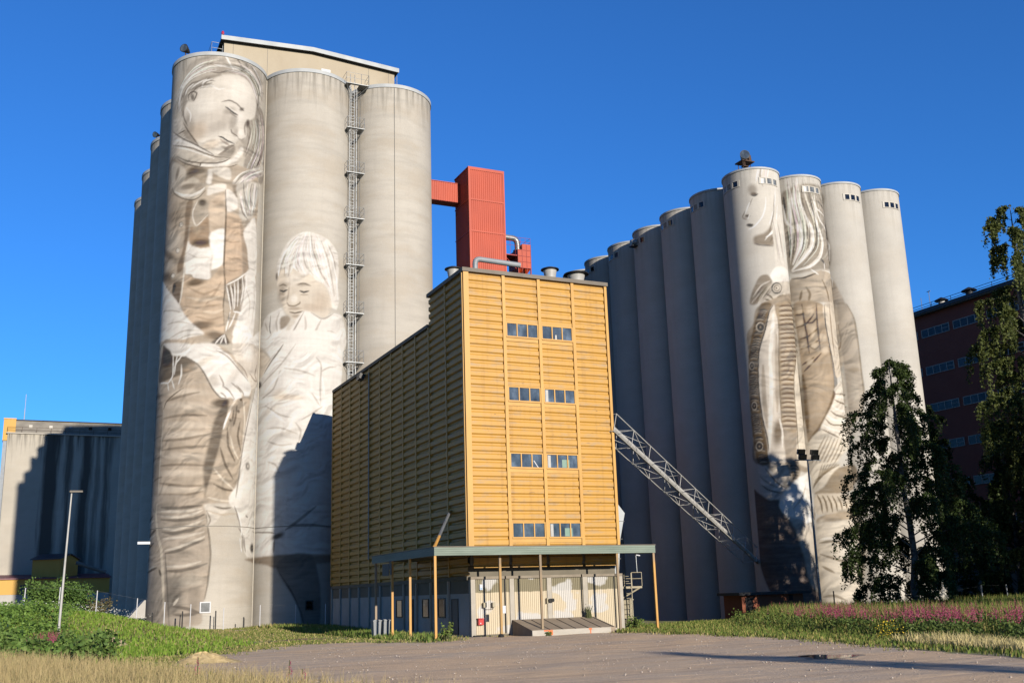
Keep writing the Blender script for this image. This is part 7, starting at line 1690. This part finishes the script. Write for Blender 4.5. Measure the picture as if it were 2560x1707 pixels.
# right field
E_ = [(30.6, 52.4), (31.2, 45), (30.7, 37.4), (27.5, 26.9), (26.2, 21.9), (25.2, 14), (36, 16), (52, 36), (84, 64), (80, 75), (54, 63.4), (44, 62), (35, 60), (33, 55.6)]
q = rand_in(E_, 80000); ed = np.array(E_[:6]); dd = np.min([np.abs(np.cross(ed[i+1]-ed[i], q-ed[i]))/np.linalg.norm(ed[i+1]-ed[i]) for i in range(5)], 0); az = np.degrees(np.arctan2(q[:, 1], q[:, 0]))
tall = sm(1.2, 7, dd)*sm(54.5, 51, az); hq = .12+.12*RNG.random(len(q))+tall*(.35+.85*RNG.random(len(q))**1.2)
blades('meadow_grass', q, hq, .035+.03*RNG.random(len(q)), .5, (.06, .10, .016), (.14, .17, .038), (.26, (.22, .19, .062)))
q = rand_in(E_, 6500); az = np.degrees(np.arctan2(q[:, 1], q[:, 0])); dd = np.min([np.abs(np.cross(ed[i+1]-ed[i], q-ed[i]))/np.linalg.norm(ed[i+1]-ed[i]) for i in range(5)], 0)
q = q[(dd > 3) & (az < 53.5) & (RNG.random(len(q)) < .7)]; Vw, Fw, Tw = weed_cloud(q, .35+.6*RNG.random(len(q))**1.5, 7, .13, ((.045, .08, .018), (.12, .16, .035)), .2); tag(raw('leafy_weeds', Vw, Fw, 'leaf', None, Tw), kind='stuff')
def fireweed(xy, h, z=None):
    n = len(xy); Z = hgt(xy[:, 0], xy[:, 1]) if z is None else z; k = np.repeat(np.arange(n), 26); t = np.tile(np.linspace(0, 1, 26), n); r = .055*(1-t)+.012
    a = RNG.random(len(k))*6.28; ln = RNG.normal(size=(n, 2))*.05
    P = np.stack([xy[k, 0]+r*np.cos(a)+ln[k, 0]*t, xy[k, 1]+r*np.sin(a)+ln[k, 1]*t, Z[k]+h[k]*(.60+.40*t)], -1); A = leaves(P, .065*(1-.55*t), ((.22, .028, .066), (.30, .07, .125)))
    k2 = np.repeat(np.arange(n), 12); t2 = RNG.random(len(k2)); P2 = np.stack([xy[k2, 0]+RNG.normal(size=len(k2))*.07, xy[k2, 1]+RNG.normal(size=len(k2))*.07, Z[k2]+h[k2]*(.1+.5*t2)], -1); B = leaves(P2, .13, ((.05, .085, .02), (.10, .13, .035)))
    return np.vstack([A[0], B[0]]), np.vstack([A[1], B[1]+len(A[0])]), np.vstack([A[2], B[2]])
n = 1150; az = np.radians(36.5+15.5*RNG.random(n)**.85); e0 = np.interp(np.degrees(az), [36, 40, 44.6, 50.7, 54], [33, 35, 39, 49, 55]); r_ = e0+7+10*RNG.random(n); q = np.stack([r_*np.cos(az), r_*np.sin(az)], -1)
q = q[(RNG.random(n) < (sm(52, 46.5, np.degrees(az))*.85+.06)*(.30+.70*(np.sin(r_*1.1+az*31)+np.sin(az*67+1)+RNG.normal(size=n)*.5 > -.1))) & (q[:, 1] < 62)]; A = fireweed(q, 1.0+.40*RNG.random(len(q))); tag(raw('pink_fireweed', A[0], A[1], 'leaf', None, A[2]), kind='stuff')
n = 60; q = np.stack([-.2+1.6*RNG.random(n), 56+7*RNG.random(n)], -1); q[:, 0] += (q[:, 1]-56)*.12+.6; A = fireweed(q, .95+.25*RNG.random(n)); tag(raw('pink_fireweed', A[0], A[1], 'leaf', None, A[2]), kind='stuff')
for i, (x, y, h, lb_) in enumerate(((5.75, 24.6, .92, 'tallest pink fireweed stem at the edge of the dry grass'), (6.0, 24.4, .72, 'shorter pink fireweed right beside the tallest stem'), (4.05, 26.8, .98, 'lone leggy pink fireweed left of the pair in the dry grass'))):
    t = thing('fireweed_plant', lb_, 'wildflower', (x, y, 0), 'fireweed in the dry grass'); A = fireweed(np.array([[x, y]]), np.array([h])); k = 26*4; raw('flower_spike', A[0][:k], A[1][:26], 'leaf', t, A[2][:k]); raw('leaves', A[0][k:], A[1][26:]-k, 'leaf', t, A[2][k:]); MB().tube([(x, y, 0), (x, y, h)], .012, 5).build('stem', 'stem', t)
q = np.stack([31.4+.7*RNG.random(40), 32.0+1.2*RNG.random(40)], -1); Vw, Fw, Tw = weed_cloud(q[:18], .55+.3*RNG.random(18), 9, .05, ((.66, .46, .03), (.75, .55, .05)), .12); tag(raw('yellow_flowers', Vw, Fw, 'leaf', None, Tw), kind='stuff')
q = rand_in([(27.6, 23), (29.5, 24), (32, 30), (30, 31)], 1400); blades('dry_tufts', q, .25+.3*RNG.random(len(q)), .025+0*q[:, 0], .9, (.34, .29, .13), (.46, .38, .19), None)
def heap(name, label, x, y, rx, ry, h, mat, seed):
    r = np.random.default_rng(seed); n, k = 48, 14; V = [(x, y, float(hgt(x, y))+h)]; F = []
    for j in range(1, k+1):
        for i in range(n):
            a = 6.283*i/n; q_ = j/k; w = 1+.12*math.sin(3*a+seed)+.07*math.sin(7*a); px_, py = x+rx*q_*w*math.cos(a), y+ry*q_*w*math.sin(a); V.append((px_, py, float(hgt(px_, py))-.03+h*(.5+.5*math.cos(math.pi*min(1, q_**.85)))*(1+r.normal()*.05)+r.normal()*.012))
    F = [(0, 1+i, 1+(i+1) % n) for i in range(n)]+[(1+j*n+i, 1+j*n+(i+1) % n, 1+(j+1)*n+(i+1) % n, 1+(j+1)*n+i) for j in range(k-1) for i in range(n)]
    m = MB(); m.v, m.f = V, F; return tag(m.build(name, mat, None, True, (x, y, 0)), label, 'heap')
heap('sand_heap', 'bare sandy heap at the foot of the weedy mound', 4.75, 63.5, 1.45, 1.1, .75, 'soil', 1)
heap('straw_heap', 'low straw coloured heap at the edge of the gravel yard', 6.75, 43.6, 1.7, 1.5, .42, pm('straw_soil', (.62, .45, .20), (.95, .72, .36), 5, .95, .06), 2)
heap('soil_strip', 'low bare soil bank in the lawn before the wheelie bins', 15.5, 63, 3.3, 1.2, .1, pm('red_soil', (.22, .14, .085), (.30, .20, .13), 1.5, .95, .05), 4)
q = rand_in([(7, 16), (25, 16), (30, 40), (29.5, 52), (9, 50), (6.5, 42)], 2200); s_ = .012+.035*RNG.random(len(q))**4; O8 = np.array([(1, 0, 0), (0, 1, 0), (-1, 0, 0), (0, -1, 0), (0, 0, .7), (0, 0, -.7)])
Vp = (np.stack([q[:, 0], q[:, 1], s_*.4], -1)[:, None]+O8[None]*(s_[:, None, None])*(.7+.6*RNG.random((len(q), 6, 1)))).reshape(-1, 3); k = np.arange(len(q))[:, None]*6; Fp = np.concatenate([k+f for f in ([0, 1, 4], [1, 2, 4], [2, 3, 4], [3, 0, 4], [1, 0, 5], [2, 1, 5], [3, 2, 5], [0, 3, 5])]); tag(raw('pebbles', Vp, Fp, pm('pale_stones', (.45, .37, .29), (.75, .66, .56), 1.5, .9)), kind='stuff')
# ---------------------------------------------------------------- birches
def birch(label, x, y, z, h, rmax, seed, leaf=9000, cols=((.016, .028, .007), (.045, .065, .016)), low=.12, name='birch_tree', lean=(0, 0), pw=.75, size=.17):
    r = np.random.default_rng(seed); t = thing(name, label, 'tree', (x, y, z)); m = MB(); wob = r.normal(size=(9, 2))*.006*h; wob[0] = 0
    tp = [Vector((x+lean[0]*h*i/8+wob[i, 0], y+lean[1]*h*i/8+wob[i, 1], z-.3+(h+.3)*i/8)) for i in range(9)]; m.tube(tp, [.0145*h*(1-i/8)**.8+.02 for i in range(9)], 9)
    nb = 58; P = []; T = []; a = r.random()*6.28; tw = MB()
    for k in range(nb):
        q = low+(1-low)*(k+.5*r.random())/nb; i = min(int(q*8), 7); p = tp[i].lerp(tp[i+1], q*8-i); a += 2.4+.5*r.normal(); prof = (1-((q-low)/(1-low)))**pw*(.55+.45*min(1, (q-low+.02)/.14)); L = rmax*prof*(.5+.75*r.random())+.3
        d = Vector((math.cos(a), math.sin(a), 0)); pts = [p, p+d*L*.35+Vector((0, 0, L*.26)), p+d*L*.72+Vector((0, 0, L*.34)), p+d*L+Vector((0, 0, L*(.12+.15*r.random())))]; pts = [pts[0]]+[v+Vector(r.normal(size=3)*.05*L) for v in pts[1:]]
        m.tube(pts, [max(.012, .006*h*prof*.6), .03*prof+.012, .018*prof+.008, .006], 5, False)
        nt = max(4, int(L*3.2))
        for j in range(nt):
            s = .25+.75*(j+r.random())/nt; g = min(int(s*3), 2); b = pts[g].lerp(pts[g+1], s*3-g); out = d*(.3+.3*r.random())+Vector((r.normal()*.35, r.normal()*.35, .1)); hang = (.9+1.7*r.random())*min(1.2, .25+L/3.2)*min(1, h/22)**.5; e = b+out*.7+Vector((0, 0, -hang)); c = b+out*.8
            tw.tube([b, c.lerp(e, .35), e], [.012, .008, .004], 3, False)
            T.append((b, c, e))
    per = max(4, leaf//len(T))
    for b, c, e in T:
        s = r.random(per)[:, None]; B, Cc, E = map(np.array, (b, c, e)); P.append((1-s)**2*B+2*s*(1-s)*Cc+s*s*E+r.normal(size=(per, 3))*[.11, .11, .1])
    P = np.concatenate(P); m.build('trunk', 'bark', t, True); cr = leaves(P, size*(.6+.8*r.random(len(P))), cols); co = raw('crown', cr[0], cr[1], 'leaf', t, cr[2]); tw.build('twigs', 'bark', t); return t
BG = 'birches by the brick block'
def put(*a, **k): tag(birch(*a, **k), group=BG)
put('weeping birch standing free before the right end silo', 54.3, 52.9, -.3, 17.6, 5.6, 21, 90000, lean=(-.012, .008), low=.085, size=.165)
put('slim dark birch close behind the free standing birch, before the brick wall', 80.5, 74.6, -.5, 19.5, 4.6, 22, 34000, low=.06, size=.24)
put('tallest birch at the right edge of the picture, its top in the sun', 81.0, 62.6, -.5, 36.5, 6., 23, 100000, cols=((.030, .044, .010), (.085, .095, .026)), low=.10, lean=(.005, -.005), pw=.5, size=.24)
put('dark bushy birch between the slim one and the tallest one', 83.5, 69.0, -.5, 17.5, 5., 24, 34000, low=.05, size=.24)
put('dark birch low against the brick wall at the right edge', 84.5, 64.0, -.5, 15.5, 4.8, 27, 34000, low=.05, size=.24)
put('tall dense birch south of the tallest one, outside the right edge', 82.5, 49.0, -.5, 27.5, 6.5, 25, 15000, low=.05, pw=.5, size=.3)
put('broad birch further south outside the right edge', 78.5, 43.0, -.5, 23.5, 6.0, 28, 9000, low=.05, pw=.5, size=.3)
put('dense birch in the field outside the right edge, nearer the yard', 54.8, 27.5, -.2, 22.5, 4.6, 26, 26000, low=.06, pw=.45, size=.3)
put('dense birch in the field outside the right edge, nearer the brick block', 59.3, 27.0, -.2, 22.5, 3.9, 29, 24000, low=.06, pw=.45, size=.3)
tag(birch('slender tree behind the viewer whose long shadow crosses the yard', 27.2, -28.0, 0, 15.2, 2.6, 30, 7000, low=.1, pw=1.0, size=.26), group='trees behind the viewer')
# ---------------------------------------------------------------- light, sky, camera
AZ, EL = math.radians(-84.3), math.radians(13.8)
SUN = Vector((math.cos(AZ)*math.cos(EL), math.sin(AZ)*math.cos(EL), math.sin(EL)))
su = bpy.data.lights.new('sun', 'SUN'); su.energy = 5.0; su.angle = math.radians(.5); su.color = (1, .915, .80)
so = bpy.data.objects.new('sun', su); C.objects.link(so); so.rotation_euler = SUN.to_track_quat('Z', 'Y').to_euler(); so.location = (0, -50, 60)
W = bpy.data.worlds.new('World'); bpy.context.scene.world = W; W.use_nodes = True; nt = W.node_tree
sk = nt.nodes.new('ShaderNodeTexSky'); sk.sky_type = 'NISHITA'; sk.sun_disc = False; sk.sun_elevation = EL; sk.sun_rotation = math.pi/2-AZ; sk.altitude = 0; sk.air_density = 1.; sk.dust_density = 0.; sk.ozone_density = 10.
bg = nt.nodes['Background']; bg.inputs[1].default_value = .098; nt.links.new(sk.outputs[0], bg.inputs[0])
cam = bpy.data.cameras.new('camera'); co = bpy.data.objects.new('camera', cam); C.objects.link(co); cam.sensor_fit = 'HORIZONTAL'; cam.sensor_width = 36; cam.lens = 2590.8/2560*36; cam.clip_end = 3000; cam.clip_start = .1
PI_, RO, YAW = .2396092, -.0315480, .4413098
fw = Vector((0, math.cos(PI_), math.sin(PI_))); u0 = Vector((0, -math.sin(PI_), math.cos(PI_))); r0 = Vector((1, 0, 0)); rt = r0*math.cos(RO)+u0*math.sin(RO); up = -r0*math.sin(RO)+u0*math.cos(RO)
R = Matrix((rt, up, -fw)).transposed(); co.matrix_world = Matrix.Translation((0, 0, 2.2)) @ (Matrix.Rotation(-YAW, 3, 'Z') @ R).to_4x4()
sc = bpy.context.scene; sc.camera = co; sc.view_settings.view_transform = 'Standard'; sc.view_settings.look = 'None'; sc.view_settings.exposure = 1.; sc.view_settings.gamma = 1
sc.cycles.max_bounces = 6; sc.cycles.diffuse_bounces = 2; sc.cycles.use_denoising = True
